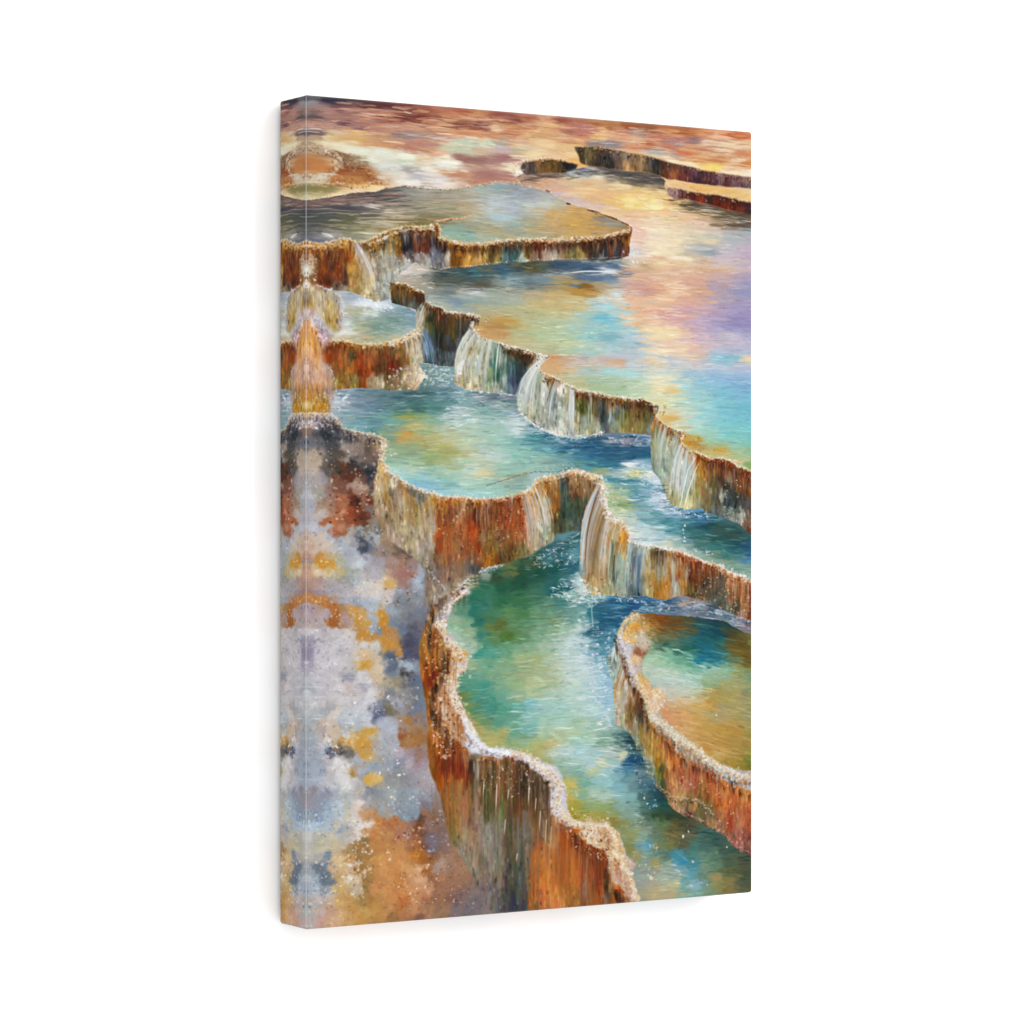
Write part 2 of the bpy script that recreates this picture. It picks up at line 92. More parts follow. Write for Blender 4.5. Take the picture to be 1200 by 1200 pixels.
S['wall_middle'] = """462 340 8a7040;470 342 7a6038;480 345 6a4c2c;490 350 5a3c2c;497 352 4a4048;465 352 4a4c40;475 355 566064;487 358 607080;480 362 687880
500 360 9a7c58;508 366 6a4c30;515 370 6a4028;505 375 384028;515 380 4a3828;492 370 c0c0b8;490 380 b8bcb0;503 385 686848;512 390 3a4028;522 375 5a4028;532 375 6a4c2c;542 373 7a5c3c;550 375 5a5048;520 390 4c4028;530 392 5a4c30;540 390 484840;546 385 505860;520 405 3f3c30;530 408 485060;525 420 506480;515 400 34342c;515 415 3c5068;500 395 4c6488;505 405 3c6c9c;497 410 6890b8;503 420 3c6490;510 425 587898;530 420 5a708c;538 405 606c78
548 392 b0b8c0;556 395 a8a8a8;545 405 c0c8c8;552 412 b8b090;562 400 c8ccd0;565 410 9c9870;540 418 b8b8a8;536 430 c8d0d4;545 425 b0c0cc;555 420 c4ccd0;540 445 b0a890;550 440 b0bca8;560 435 a8b8a8;555 450 c0bcac;565 450 a4b4a8;572 412 c4d0d0;580 412 789c88;578 425 388070;583 440 2c7468;572 435 78a078;570 445 6c9878;590 420 88a89c;595 410 5a5c48;605 415 4a4030;615 417 5c4430;622 420 6a5040;595 430 3a6060;605 432 34505c;600 445 3c5890;590 448 7090a0;608 450 4a70a8;612 435 3c5460;615 425 3c4038;598 457 5c7cb0;580 455 98b0b4
628 428 c8d8e0;636 425 e0e4e4;640 432 d8d0c0;622 440 a8c0cc;630 445 88a4a8;618 455 90b8cc;612 470 a8c8d8;640 440 a89878;646 445 8a6030;652 448 7a5830;640 452 c4ccc8;636 465 a8b4b0;645 460 607070;630 480 98b0b4;622 480 b8c4bc;620 492 a8b8b0;648 470 70889c;655 455 d8dce4;662 452 d0d4d8;655 470 90a8b8;665 465 b0a888;672 462 a88c60;680 462 9a7848;690 465 7a5c38;700 468 6a4c30;670 480 a8b0a8;660 485 a4b8c4;675 475 8c9068;683 475 4c5028;690 480 55602c;697 477 5c4c30;672 495 b4b490;685 495 90b0b0;650 490 98b0c0;640 495 a4bccc;655 503 b8c8dc;670 505 a0b4c8;690 500 88987c;697 495 98a890
705 475 34404c;712 472 8a6c48;718 475 a89070;725 470 7a5838;735 475 4c5038;745 472 6a4428;755 474 583c2c;765 478 5a5050;708 490 2c4858;715 490 7898a8;722 485 5c6850;730 490 7a7c48;740 488 7a6838;750 485 6a5830;758 490 6a6440;766 492 60788c;710 502 587888;720 500 90a498;735 500 948c5c;745 500 98905c;755 500 787854;763 503 7098b0;700 503 98a8b0"""
S['wall_right'] = """768 492 c0905c;775 500 9a5a28;782 504 8a4c20;772 508 7c8068;778 515 98a890;785 510 98947c;768 520 a0a888;775 530 90a898;768 540 88a8b0;780 540 88a8a8;785 525 a8b8b4;792 515 a8b8c0;790 535 90b4b8;795 530 8ca4a0;798 522 b08040;788 550 8cb0b4;775 555 90b8c8;800 530 b07838;806 532 c08838;810 535 a8642c;818 536 a0581c;825 540 a86c28;800 542 c0ccd0;792 555 a0b0a0;797 565 b8c4cc;805 550 94a8b0;803 570 90b0a8;810 560 a0b0a0;812 580 a8a468;800 585 b4bc98;790 580 a0a888;818 565 a89458;822 550 b08038;815 590 90a088;825 575 907c54;808 590 c8d0b0;785 572 b8c0b0
832 545 a05c28;840 542 6a2c18;848 545 7c3418;855 550 8a4420;835 555 8c6c40;845 557 5a3c30;855 560 8c7c74;862 555 8a5030;870 560 9a5824;880 558 7a3820;830 570 7c7458;840 570 68604c;850 570 38403f;845 580 98a0a8;858 575 4c4c48;865 570 7c5430;875 572 6a4828;880 575 7a5030;832 588 706c50;842 590 5c6058;852 588 304858;862 588 384850;872 588 505058;880 590 5a4c48;835 600 5c7888;848 600 607c84;858 605 7c949c;868 602 90a0a8;876 610 6c5c54;880 620 6c4c40"""
S['rock'] = """362 492 c0a8a8;372 494 a8989c;380 495 3c3c48;388 500 404450;362 505 8a6c58;372 508 50505c;382 512 303840;392 512 464850;402 515 8c8084;395 505 5a5c68;362 520 70707c;375 522 60646c;388 522 505050;408 512 505050;418 512 7a6c64;430 515 8a7868;440 518 a88c60;447 522 c0a070;405 525 a09080;418 525 988478;430 525 6c5848;440 530 8a6c60;410 538 98887c;422 538 807068;433 538 7a6458;395 530 585048
362 540 b8a490;368 535 b8a088;372 545 bca48c;365 555 b8a494;375 530 8c7c70;382 540 6c6058;392 545 504840;400 552 403830;385 555 685c54;378 560 9c94a0;362 565 a8a0a4;372 562 b0a098;403 545 6c3820;410 548 503830;415 545 38343c;420 555 5c3420;410 560 6a3420;395 562 7a4c38;425 560 74483c;432 552 2f343c;435 560 3a4048;428 545 505054;385 568 98786c;400 572 8a5440;415 568 b08c78;425 570 b49078;420 580 a87860;435 575 705c54;362 580 b0b0bc;372 580 a0988c;380 590 a07c64;390 585 9c6c58;400 585 a8603c;405 590 b0643c;415 583 6a3020;418 590 4c2018;425 588 a06a50;430 585 8a3c1c;362 595 a8a8b8;375 595 ac8c74;390 600 b88468;398 600 c07c58;400 608 b86848;395 598 a04c20;410 600 9c4420;420 600 8a3c1c;425 605 6c3424;435 595 80685c;440 610 8c7868;365 605 b4aab4;375 602 c0b0a8;382 610 b06038;390 612 c06838;400 618 c07c5c;410 612 9c4c24;418 612 9a4820;428 612 74482c;432 618 8a7460;362 618 b8b4c4;372 618 b4b8c8;382 622 b4a8ac;395 625 b0603c;402 625 a86844;412 622 a89c90;425 620 949898;435 625 9c9c98;445 625 787874
362 632 c8a890;375 632 c8b4a4;385 632 b8b4bc;395 632 a8acb4;408 632 b0a898;418 635 9c98a0;425 633 505468;438 632 a8a8a8;450 632 a88868;362 645 d0a890;372 642 d4b8a0;380 640 d4b8a4;390 645 b8b4a8;400 642 b0b8c4;412 642 a8b4cc;425 643 485068;432 642 687488;445 645 a08880;455 640 a08468;465 645 806454;475 645 605048;362 650 d09070
362 655 ac8c80;372 654 c88838;376 659 e09420 9 4;388 662 d89428 6 5;395 665 d0a058;365 662 d0b080;372 668 dcc098;382 672 dcc090;392 672 c0b48c;400 660 b0b098;410 655 a8b0bc;420 660 b8c4d0;430 655 a8a4b4;445 660 a898a4;458 660 a88478;470 660 a87860;482 665 9c8078;440 672 b0a8b4;455 675 d0a880;465 672 b08070 14 5;478 672 a86c60 12 5;495 665 a0a0ac;500 675 90a0b8;362 670 cc9878;360 665 c88c70;405 670 a0a490;412 675 a0a89c
362 682 b88c78;375 682 b89488;388 680 b0a4a0;405 680 9ca098;418 682 b4bcc4;430 684 d0c8c0;445 684 d8c4b0;455 683 d8a860 10 5;470 680 a87c70;490 682 9ca8bc;505 682 8c9cb4;515 690 80786c;362 692 a87c78;375 692 a48c98;390 690 a89ca8;405 692 b4aab4;420 694 ccc0bc;440 695 d8c8bc;455 695 d4c4bc;465 694 a09cac;480 693 8c9098;498 693 8894a4;362 698 c07c3c;368 703 c8803c;378 705 c87c38;388 712 bc6c2c;394 718 b86428;362 712 b09498;370 712 b8988c;380 720 b49ca0;390 728 b06428 5 9 10;400 715 b48050;362 722 b49ca0;372 730 b8a4a0;395 732 a8683c;405 725 ac8c80;412 720 c8a068;415 715 d49440 6 4;420 725 cf9038 9 6;428 732 d09438 7 6;425 745 cf8c34 6 7;435 748 c88c40 8 5;405 705 a8a4b0;418 708 98a4bc;430 708 a8b4c8;438 702 c8ccd4;410 695 b8b0b8;440 712 b0b8c4;445 720 d09030 4 10 -15;450 730 d08c28 4 9 -20;452 738 c88028;438 725 a8b0b8;435 735 98a8bc;445 738 8090a0;460 715 90a0b0;470 705 7c8898;480 715 80848c;490 720 70788c;462 730 78889c;475 735 68748c;485 740 5a5c74;495 735 7c6c70;500 720 787480;455 755 cc8830 10 12;448 752 d09840;460 748 b88450;466 762 c08440;470 745 70809c;478 755 4c4c68 9 14;485 765 50506c;475 768 50587c;490 760 5c5468
365 742 c4bcc4;380 740 c0b4bc;395 742 c8bcc0;410 742 cdc0b8;362 752 9c94ac;372 750 c0b8c0;385 752 bcb4bc;400 755 ccc4c8;415 757 d0c4c0;430 757 d4ccc4;440 760 c8c0b4;362 765 948cac;372 765 c4bcc8;390 768 c8c0c8;405 770 c8c0c4;418 772 ccc0b8;428 770 d8b488;425 780 d09838 7 7;432 778 d89c40;420 776 d8ac60;440 775 d0b898;445 785 d4bc9c 10 9;455 770 5c6880 7 6;450 778 a0a0a4;458 780 60708c;470 778 a0acb8;480 782 98a8bc 10 6;488 780 7c8898;460 790 808894;475 792 504c50;362 780 a89cb4;375 780 ccc4cc;395 782 ccc4cc;410 788 c0b8b8;409 793 9898ac 6 6;362 795 b4b4c0;378 795 c4bcc8;395 797 ccc4c8;420 795 d0c8cc;432 800 c8c8d0;438 795 d0b48c;450 800 a89c80;462 800 948870;475 802 7c7870;487 800 64708c
362 808 a4acbc;378 808 c4c0c8;395 808 d0c4c8;410 806 ccb8b8;420 810 c4b4b8 10 7;428 805 a4a0b4 5 5;435 812 d8d0d0 10 8;445 812 b8a894;455 815 8c8c98;465 808 a09888;475 812 8c8c90;487 815 707888;362 820 bcbcc4;380 822 ccc4c8;400 820 d4ccd0;418 822 c8c0c8;430 822 ccccd8;440 828 8088a8;443 838 687098 8 7;455 832 787058 6 7;465 825 a0a0b0;478 825 8c8480;488 830 6c7894;362 832 b4b8bc;375 835 b0b4b8;385 833 a8a8b0;392 837 d8c8b8;402 840 b8c0c8;415 838 c0c8d4;430 840 c4ccd8;362 845 a8b0b8;378 848 c8b0a0;390 850 d0b8a4;402 848 a8b4c0;418 850 b8c4d0;432 850 c4c4c0;450 848 acb4cc 12 8;462 855 b0b8cc;475 850 a88c78;480 847 b07838 4 4;488 845 947868;470 860 a85c30;362 860 98a4ac;378 862 b4a8a4;392 860 d0b89c;405 860 c0bcb8;415 862 d0a868;425 860 d09c40;435 857 d49c38;445 862 b0b4bc
362 872 9aa4b4;378 872 a8b0c0;385 868 d8c8b8;395 874 a07c50;402 870 d8a458;412 872 d8a85c;422 870 d09434 8 6;430 875 cc9038;428 885 d09c48 8 7;440 873 b4a898;450 870 a8acb8;465 868 a8b0bc;478 870 b07840;488 865 a86c34;388 882 6c708c 7 4;400 881 5c5c60 8 4;410 884 7c7468;420 890 a8a8b8;435 888 c8a468;447 880 b0b0b4;458 885 a8acb8;468 882 b8a4b4;480 885 a89098;490 885 a07868;362 885 98a4b8;375 888 9ca8bc;383 890 b8acb4;395 895 d4d0cc;408 895 dcd8d4;412 905 b08848 5 8;418 902 b8b4b8;430 900 98a4b0;440 898 94a4b4;455 897 98a0b0;468 895 8890a8;480 897 a898a8;492 895 a88890;362 900 98a8c0;375 903 9ca8c0;387 908 c0b4b8;400 910 d8d4d4 10 12;410 915 dcd8d4;415 918 c4c0c0;425 910 9ca4a8;432 913 dca848 7 6;440 913 e0b460;455 912 989898;470 910 8c9094;485 910 9c94a4;498 912 a8989c;503 920 a8949c;362 915 98a8c0;378 918 a8b0c0;390 922 bcbcc0;405 925 ccccc8;365 930 98909c;380 930 9498b0;392 930 a4b0c0;408 930 b4b8b8;420 925 c0b4ac;428 928 8c9098;440 930 8c98a0;455 930 98a4a4;470 932 8c9ca8;485 932 90a0b0;498 935 908c9c;362 942 9890a0;375 945 8c94ac;385 945 94acc4;395 945 b0c4d4;405 942 b4b8b0;415 945 d4c0b0;422 940 d8c8c0;430 945 a8a4a4;445 948 98a0a8;460 945 94a0a8;475 948 8498a8;488 942 8098ac;500 945 887c88
360 960 8ca0b8;368 955 7c94b0;376 955 88a4c4;386 958 a4bcd4;398 955 b0c0c8;408 955 c4bca4;418 958 d4c8c0;428 955 cf9868;440 955 d08c50;450 952 a89888;462 952 9098a0;475 958 8498a8;485 955 7c8ca0;492 960 684838;500 955 986848;362 970 a4bcd4;375 968 98b4cc;385 972 a8bccc;395 968 bcb8a8;402 975 90a0b0;412 968 ccc0b8;422 968 d8d0c8;430 968 dcd0c8;438 965 cc7c38;448 962 c4703c;460 964 c07038;472 968 c07848;480 968 a47058;490 972 8a4820;500 968 906c64;362 982 c0bcb4;375 980 bcb8a8;388 980 c8b898;398 980 b4b4ac;410 982 c4b8ac;420 980 d4c4b8;428 978 c88850;440 978 cc7c38;455 978 c88444;468 980 b87050;478 978 b07c68;488 982 a05c38;495 978 7c5040;505 985 786878
362 995 bcb8ac;375 995 c4b898;390 993 ccb88c;400 995 c8b090;410 993 a88858;420 992 b07838;428 988 98743c;440 990 c8803c;455 992 d08440;470 990 d08844;480 988 b87448;490 992 b86828;498 990 8c5030;505 995 706474;362 1005 b8b0a4;375 1005 a8a49c;385 1003 7888a0;392 1008 d0b080;400 1008 d8b480;410 1005 cf9048;420 1005 a8783c;430 1002 ac7838;442 1005 d08c40;458 1005 d88c44;472 1005 d48440;485 1002 cc7820;495 1005 b0601c;505 1005 a06030;362 1018 98a0ac;372 1018 6c7c90;382 1018 7088a0;392 1018 d0a878;402 1018 d0a46c;412 1015 c8a888;422 1018 ac7838;432 1018 c0843c;445 1018 d88c48;460 1018 d88840;475 1018 d89450;490 1018 d89c68;500 1020 b06428;510 1015 a88878;362 1030 a8b4c0;372 1030 94a8bc;382 1028 687c90;388 1035 707c88;398 1030 d0a460;408 1030 d8c0a0;420 1028 cca880;430 1030 a8783c;442 1030 d48840;455 1030 d88c44;470 1030 d07c34;482 1030 d4905c;495 1030 dca070;508 1030 a46840;362 1042 98a8bc;372 1042 a4b4c4;382 1042 8c98a8;392 1042 c8a468;405 1042 d4a860;418 1042 ccb090;428 1042 a07838;440 1040 cf8444;455 1042 dc8c44;470 1042 d4803c;485 1042 d88c50;500 1042 d49060;512 1042 a46c4c;362 1055 b4a8a4;372 1052 c4b4ac;385 1055 c0a488;398 1055 d0a058;410 1055 d09850;422 1055 a8803c;432 1055 b87c34;445 1055 c88840;458 1055 d88844;470 1055 cc6c28;485 1055 d08850;500 1055 b87048;515 1055 9c6848;525 1055 906050;362 1067 a8b0ac;375 1067 c0a89c;388 1067 cc9c7c;400 1067 d8a468;412 1068 d09040;425 1067 cc9848;440 1067 d0903c;455 1067 cc8444;470 1067 c87838;485 1067 c88050;500 1065 b07850;515 1065 9c7050;535 1065 7c6868;550 1065 7c6c70;362 1080 b8a8a0;375 1080 cc9888;390 1080 d4a078;405 1080 d09858;420 1080 c88c3c;440 1078 b88038;460 1076 a87038;475 1075 b07040;490 1073 8c5c48"""
S['wall_curve'] = """443 555 d0b888;440 570 b0a090;448 560 c8a870;452 570 b89870;460 565 b8b0a8;455 580 a87c38;465 580 a08468;462 595 8c7058;470 570 98806c;458 578 383840;470 590 a08c74;445 595 a89888;455 605 8c7c6c;452 620 98887c;465 610 a89880;460 625 a4988c;475 580 b88c48;480 575 787c84;485 590 a88c58;478 600 b09868;475 615 a89c88;470 635 a89c94;490 585 7c8890;495 595 c0a060;500 580 8090a0;505 590 c89c58;490 610 a89870;498 605 a88878;505 605 b08c78;495 620 b8a890;505 620 b4a8a4;485 630 a8a094;495 640 a8a0a0;505 640 a8a0a0;500 660 988c8c;508 670 8c8088;540 690 b0a498;525 698 a8a0a0;512 702 908484;552 684 b8b4a8
515 585 c08850;525 588 c87838;535 590 d09048;545 592 c8a888;552 595 b88858;560 590 c08040;570 592 a88070;580 590 8a4820;590 592 8c3c20;597 590 b08070;605 590 8c3c1c;612 592 a05c30;520 598 b87c3c;528 600 6c3024;538 600 b09888;545 605 7c3420;555 602 5c2c20;565 605 8c5c48;575 603 6c3024;585 605 904828;595 603 944c28;605 602 a4542c;613 605 984c30;514 610 a06034;522 612 9c5028;532 612 a06c40;540 612 b8682c;550 615 a84818;560 615 9c4c24;570 618 7c5030;580 615 885830;590 615 a05830;600 615 a45428;610 615 a05838;618 608 bca08c;514 625 b05c28;525 628 a85c30;535 628 a86440;545 630 a86038;555 628 b05024;565 630 8c7454;575 630 8a6838;585 630 7c6048;595 630 885434;605 628 9c5c34;615 625 a87860;514 640 a45830;525 643 a4643c;537 643 9c6c50;548 645 a05c38;560 643 984c24;570 643 886430;580 642 7c6840;590 643 7c5c38;600 645 6c4c28;610 643 787450;620 635 b89c88;514 655 906850;525 658 94684c;537 658 9c7454;550 655 94684c;562 652 946038;572 655 a46c28;580 652 8c5c24;590 652 605030;605 650 706840;618 648 8a8464;520 670 8c7470;535 668 8c746c;548 663 747078;555 668 4c5468
622 580 d0a880;628 572 c89858;635 565 c08c48;640 575 a87838;650 565 d0b088;655 575 b88848;652 590 8a5828;632 585 b8a88c;640 590 98a08c;630 600 c0a088;638 605 a8b0a0;645 600 a07c50;622 610 b4a094;632 615 b8b8b0;642 615 a4a898;648 610 5a4c2c;628 630 b4a898;638 628 98a49c;645 628 90a090;630 642 a8a49c;650 620 5c5c44;657 560 687888;660 570 384c5c;663 585 3c5454;660 600 34503f;658 615 505848;667 600 34605c;667 615 4c6c64;672 605 406058;675 580 5c4830;670 570 98704c;668 562 c8a078;678 562 d8c0a0;680 575 8a6438;685 570 a88460;690 570 805838;695 575 70604c;680 590 4c5c48;687 585 586450;675 595 445848;676 615 587470;692 562 dcc8a8"""
S['wall_falls'] = """690 590 a8b0c8;693 600 c0a890;686 610 b8b8c0;688 625 b0b0bc;682 635 b0c4d4;685 655 b0a498;682 665 60a0c0;690 640 a89888;696 610 a47848;700 620 b89c80;692 630 b4b0b8;698 640 a89478;705 625 c8bcb0;710 620 e0d8d0;712 630 b49060;704 645 b8b4b8;700 660 ac9878;708 655 c4b498;714 640 b0947c;716 650 a8a8a0;690 675 a88c60;697 685 b8a888;690 690 b0a88c;704 675 a4885c;710 690 a4a888;718 630 c0905c;724 628 d0a060;730 635 c08840;722 640 a87838;728 645 c89858;720 650 3c5848;717 660 3c5c50;718 675 5c7868;715 690 98a490;726 655 8cb0a8;730 665 90b4b4;724 680 98b8b8;730 690 88a8b4;738 645 98b0bc;742 655 6c8494;740 670 7c98a4;738 690 5c8098;748 650 90a8b4;745 665 50647c;748 680 547094;745 695 3c648c;755 645 a8b8c4;757 660 c0b89c;755 675 a89870;752 690 6c8894;765 650 6c6440;770 655 5c5038;775 650 6c5048;768 665 888878;775 670 a4a49c;765 680 a48448;772 690 b08038;760 690 a09878;783 648 a87c4c;780 660 a08058;785 670 b08448;782 680 b07c30;790 665 a8947c;788 680 a4a09c;793 690 a4a0a0;800 655 a85c34;795 670 9a5c30;805 670 a08878;800 685 a87c40;812 660 8a3418;810 675 7c4028;808 690 706038;815 680 6c4828;825 665 90401c;832 668 8a4c28;820 675 604030;830 680 50443c;825 690 685850;840 675 a07868;838 690 54483c;845 680 5c5850;842 700 505c58;850 678 b08870;848 695 64645c;835 705 506878;858 680 b87c50;865 685 ac5c28;872 682 b48464;880 690 8c4830;860 695 a06030;870 695 b47848;878 705 7c4428;855 705 806c5c;863 710 5c5040;872 712 a88060;880 715 7c4830;868 720 988484;862 705 3c4c44;852 715 5c6c78;815 700 7c7c80"""
S['shore'] = """765 703 6c8ca0;785 708 5c7c98;800 703 8c8898;815 704 a49088;825 700 6c5434;812 697 5c4c28;790 714 547a98;810 714 6c84a0;825 712 7c8c98;835 718 4c7090;850 722 5c7c94;865 728 8c8c9c;878 735 887c80;760 712 5c9cb4;775 712 5c88a8;870 722 7c6868;880 728 706468;855 728 708898;800 708 a89c98;788 702 4c7094;772 707 88b0c4;845 716 8c98a4;838 710 4c5c68;818 708 8c9cb0"""
S['pool_green'] = """570 672 8c9c90;580 678 3c5c3c;600 668 6c7848;610 670 305c40;625 660 506848;640 655 407c84;655 645 3c6c78;665 630 5c8c98;660 650 347480;672 650 5c98a4;670 665 2c6c80;650 668 1c6460;630 672 1c5c4c;610 682 205c44;590 690 24684c;570 690 388064;555 700 287c68;545 700 60906c
530 715 88b090;540 715 60987c;555 715 288070;570 710 3c8470;590 705 307850;610 705 387c54;630 700 407c64;650 692 206c70;665 690 246c78;680 680 b0c8c8;685 690 c8d8d4;530 728 98b898;545 730 80b08c;560 728 287c6c;578 725 44845c;595 720 5c9058;612 720 4c8854;630 718 689c74;645 710 60947c;660 705 50908c;672 700 8cb8b0;685 705 68a4a4;695 700 98c0c0;700 712 2c6c84;720 705 3c7ca0;740 708 2c6090;755 705 4078a0;730 718 2c6c90;715 725 206488;532 742 a8c8ac;550 742 98b890;562 745 3c8c78;575 735 6c8448;585 732 687438 10 6;600 735 609060;618 735 689870;635 733 78a480;652 728 789c70;668 725 6ca090;682 720 84b4b0;692 718 308090;705 725 206888;540 755 c0d4c0;555 755 a8c4a4;565 758 48987c;580 750 58905c;595 745 587c38;612 748 609464;630 745 78ac88;648 740 8cb490;665 738 a0c4b0;680 735 c0d8d4;692 740 2c6c84;705 740 246484;715 742 5898b0
550 765 b0c4a8;562 767 40a090;580 765 54a490;598 765 68a880;618 758 84b08c;638 758 a0c0a0;655 755 b4d0c0;672 752 c8dce0;686 755 a8ccd4;698 755 4c90a8;555 778 a0b48c;570 778 68a888;588 778 80b088;608 772 a4b888;628 772 a8b480;648 772 b4c8a8;665 768 bcd8d4;682 770 c4dce4;695 768 7cb0c4;706 765 5898b0;558 790 68a890;575 790 7cac84;595 790 90b488;615 788 a8b488;635 785 acbc90;652 785 bcd0b4;670 785 c4dcd8;688 785 c8dfe4;700 782 a0c8d8;710 785 88b8cc;550 805 58a088;567 803 48a08c;585 803 80b090;603 802 98b888;622 800 b4c090;642 800 b4c098;660 800 bcd4bc;677 800 c4dccc;692 800 b4d4dc;705 800 a0c8dc;714 805 98c0d8;543 815 7c8c50;555 817 50987c;572 817 48a08c;590 818 68ac94;608 815 98b890;628 815 b0c49c;648 815 b0d0bc;665 815 b8d8cc;682 815 b8d8d4;697 815 a8d0dc;710 820 98c4dc;545 830 909c58;558 832 509474;575 830 489c88;592 832 54a48c;608 828 68b4a8;622 825 84c4cc;640 828 a0d0c8;658 830 a4d4cc;676 832 acd4c8;693 832 b4dcd8;708 835 a4ccd8;717 840 90b8c4;552 845 a0a060;568 845 6c9c70;585 845 5ca084;602 845 68ac98;620 842 8cc4bc;640 843 a4d0bc;658 845 a8d4c4;675 845 a4ccac;692 848 a8d0bc;708 850 a8ccc0;720 855 88b0a4;560 857 b0a868;575 860 b4b070;590 860 a8ac70;603 858 68ac94;620 855 78b8ac;638 857 a8cca8;655 860 b4c8a0;672 860 bccfa8;690 862 a4ccb0;708 865 88b4a0;725 865 58807c;738 868 2c5058
570 870 c0b878;585 868 b4b070;600 868 98b080;615 870 90b890;630 873 b0b878;645 872 c4b47c;660 870 b8ccac;675 868 98ccb8;690 868 a4d0bc;705 872 8cb49c;720 872 90b0a4;735 875 4c7478;615 880 b0b474;632 882 b8b070;648 884 b8d0bc;665 880 b4d4d4;682 880 a8d8e0;700 882 a0ccd0;715 885 b0c8c0;730 885 c8d0b4;740 890 205c88;750 892 2c5c80;735 895 2c6c98;640 892 b0b080;655 895 98c0ac;672 893 a4ccc4;690 893 b0d4d8;705 895 c8d0b0;720 896 9cccd4;735 902 4c8ca8;750 905 6c8c98;662 905 98bca4;678 905 84b8a8;695 903 b8c8a4;710 905 a0d0d4;725 908 7cb0bc;740 912 6c98a0;752 915 5c8490;665 918 c4b868;672 922 c8bc74;682 918 78b4a0;697 915 90c4c0;712 918 94ccd0;728 920 80b8c4;742 922 6c949c;755 922 3c6c80;668 932 c8b060;680 932 88b494;695 930 a8c8b4;710 932 a8c8b8;725 930 88bcc0;740 932 80b4b8;752 935 4c7474;765 930 2c6078;775 935 20505c;672 945 b0a448;685 945 90a868;700 945 98b078;715 942 98ac78;728 942 84b0ac;742 942 80b0ac;753 945 588078;765 942 347078;778 945 2c5850;672 955 a89430;685 957 a89844;700 955 a8a054;715 955 8ca470;730 955 88a890;745 955 84aca0;757 955 4c7060;770 955 345838;785 955 3c5034;795 962 505034;690 962 c8b080;705 960 b09848;720 960 988438;733 967 909868;748 967 8ca488;760 967 68846c;775 967 607848;790 970 6c6438;805 970 5c5440;740 980 989c68;752 980 8cac98;765 978 6c8470;778 980 708058;792 980 7c6c40;808 978 646850;822 980 4c7468;838 985 3c6058;738 995 909058;750 993 78a4a4;758 990 58a4c0;770 993 748460;785 990 7c7c48;800 990 606448;815 992 487c70;830 993 487068;850 998 506858;745 1003 9c9870;757 1003 88a494;770 1000 5c8c88;783 1003 5c7868;790 1005 3c98b4;800 1003 4c8c98;812 1002 4c8c84;825 1003 68947c;838 1003 5c846c;855 1008 546850;872 1010 5c5c44;755 1012 8ca090;768 1012 a09860;780 1015 a4b4a0;795 1015 7ca8b0;800 1010 2f98c0;812 1015 4c90a0;825 1015 789c80;838 1015 68886c;855 1020 606c48;875 1022 505c44;752 1022 98a498;765 1025 a4a898;780 1025 a8b8a8;795 1022 98b8b8;808 1027 5ca4b4;822 1027 688c78;838 1028 a09060;855 1032 8a7c48;872 1035 58604c;750 1035 a0a498;765 1037 b0ac94;780 1037 bcb898;792 1035 b8b890;803 1037 78aca8;815 1037 88b8c8;825 1040 6ca49c;840 1040 8c8c58;855 1042 8c7c4c;872 1043 646848;755 1047 b0a888;770 1047 bcac80;785 1047 b8ac84;800 1047 8cb098;815 1047 78a89c;830 1046 7c9878;750 1053 a09c88"""
S['pool_small'] = """750 725 a88c60;760 722 8c5c28;775 725 7c4c1c;790 727 6c5430;805 728 5c5838;820 730 305860;835 733 204c58;848 732 2c4c4c;860 738 485038;872 745 686030;880 752 787844;755 735 c89c60;765 732 a07030;780 735 7c5424;795 738 705c30;810 738 605c34;825 740 205c68;840 743 185060;855 745 584828;870 755 6c5420;880 765 706430;752 748 d0b080;770 748 707048;785 747 687858;800 748 4c7060;815 750 206468;830 752 1c6878;845 752 347064;858 757 6c5c28;872 767 745820;880 775 705c28;765 757 88a080;778 757 2c6458;790 757 50806c;805 758 286c60;820 760 1c6c80;835 763 247488;850 765 508478;865 770 706830;878 778 786430;768 765 9cbc98;783 767 80b498;797 768 508c74;810 770 5ca090;822 771 207890;838 773 20748c;852 775 589484;868 778 888454;880 785 80884c;765 775 a8c8a8;780 777 98c4a4;795 780 88bc9c;810 782 70a888;822 782 80b8a8;835 783 90bcac;850 783 88b498;865 787 909c68;878 792 7c9474;760 785 b8c8b0;775 788 b8ccb8;790 790 b0ccb8;805 793 a8ccb8;820 795 98c4b4;838 793 98b490;855 795 a0a470;870 800 98a070;880 808 84946c;768 797 b8c4b8;782 797 b8c8c0;797 798 b8ccc4;812 802 a8c8b8;827 803 90a878;845 805 a89c58;862 810 a89c60;877 815 989468;785 810 c8c4b0;800 810 c4c8b4;815 812 bcc4a8;832 813 b89c58;850 820 a89854;865 825 a89c64;880 830 9a9868;788 823 d4b48c;803 822 d4b88c;817 818 c0b080;830 825 c09848;847 830 a89c6c;862 835 a89860;878 840 98946c;783 833 d09468;797 835 d8a468;813 832 d0a460;830 837 b0a068;845 842 b09c68;860 848 b8944c;878 850 a0985c;787 845 d4986c;800 848 d09c64;815 847 cc9c4c;830 850 c09c50;847 855 bc9444;865 860 b48c44;880 862 9c9048;800 858 d8b080;815 862 c89454;830 865 c0944c;847 870 b88c40;865 875 b08c48;880 878 988c40;812 872 ccb480;828 875 c8944c;845 882 c49850;862 888 a88c40;878 890 7c8438;840 890 c0a468;855 895 b08c40;870 898 988038;880 897 787430"""
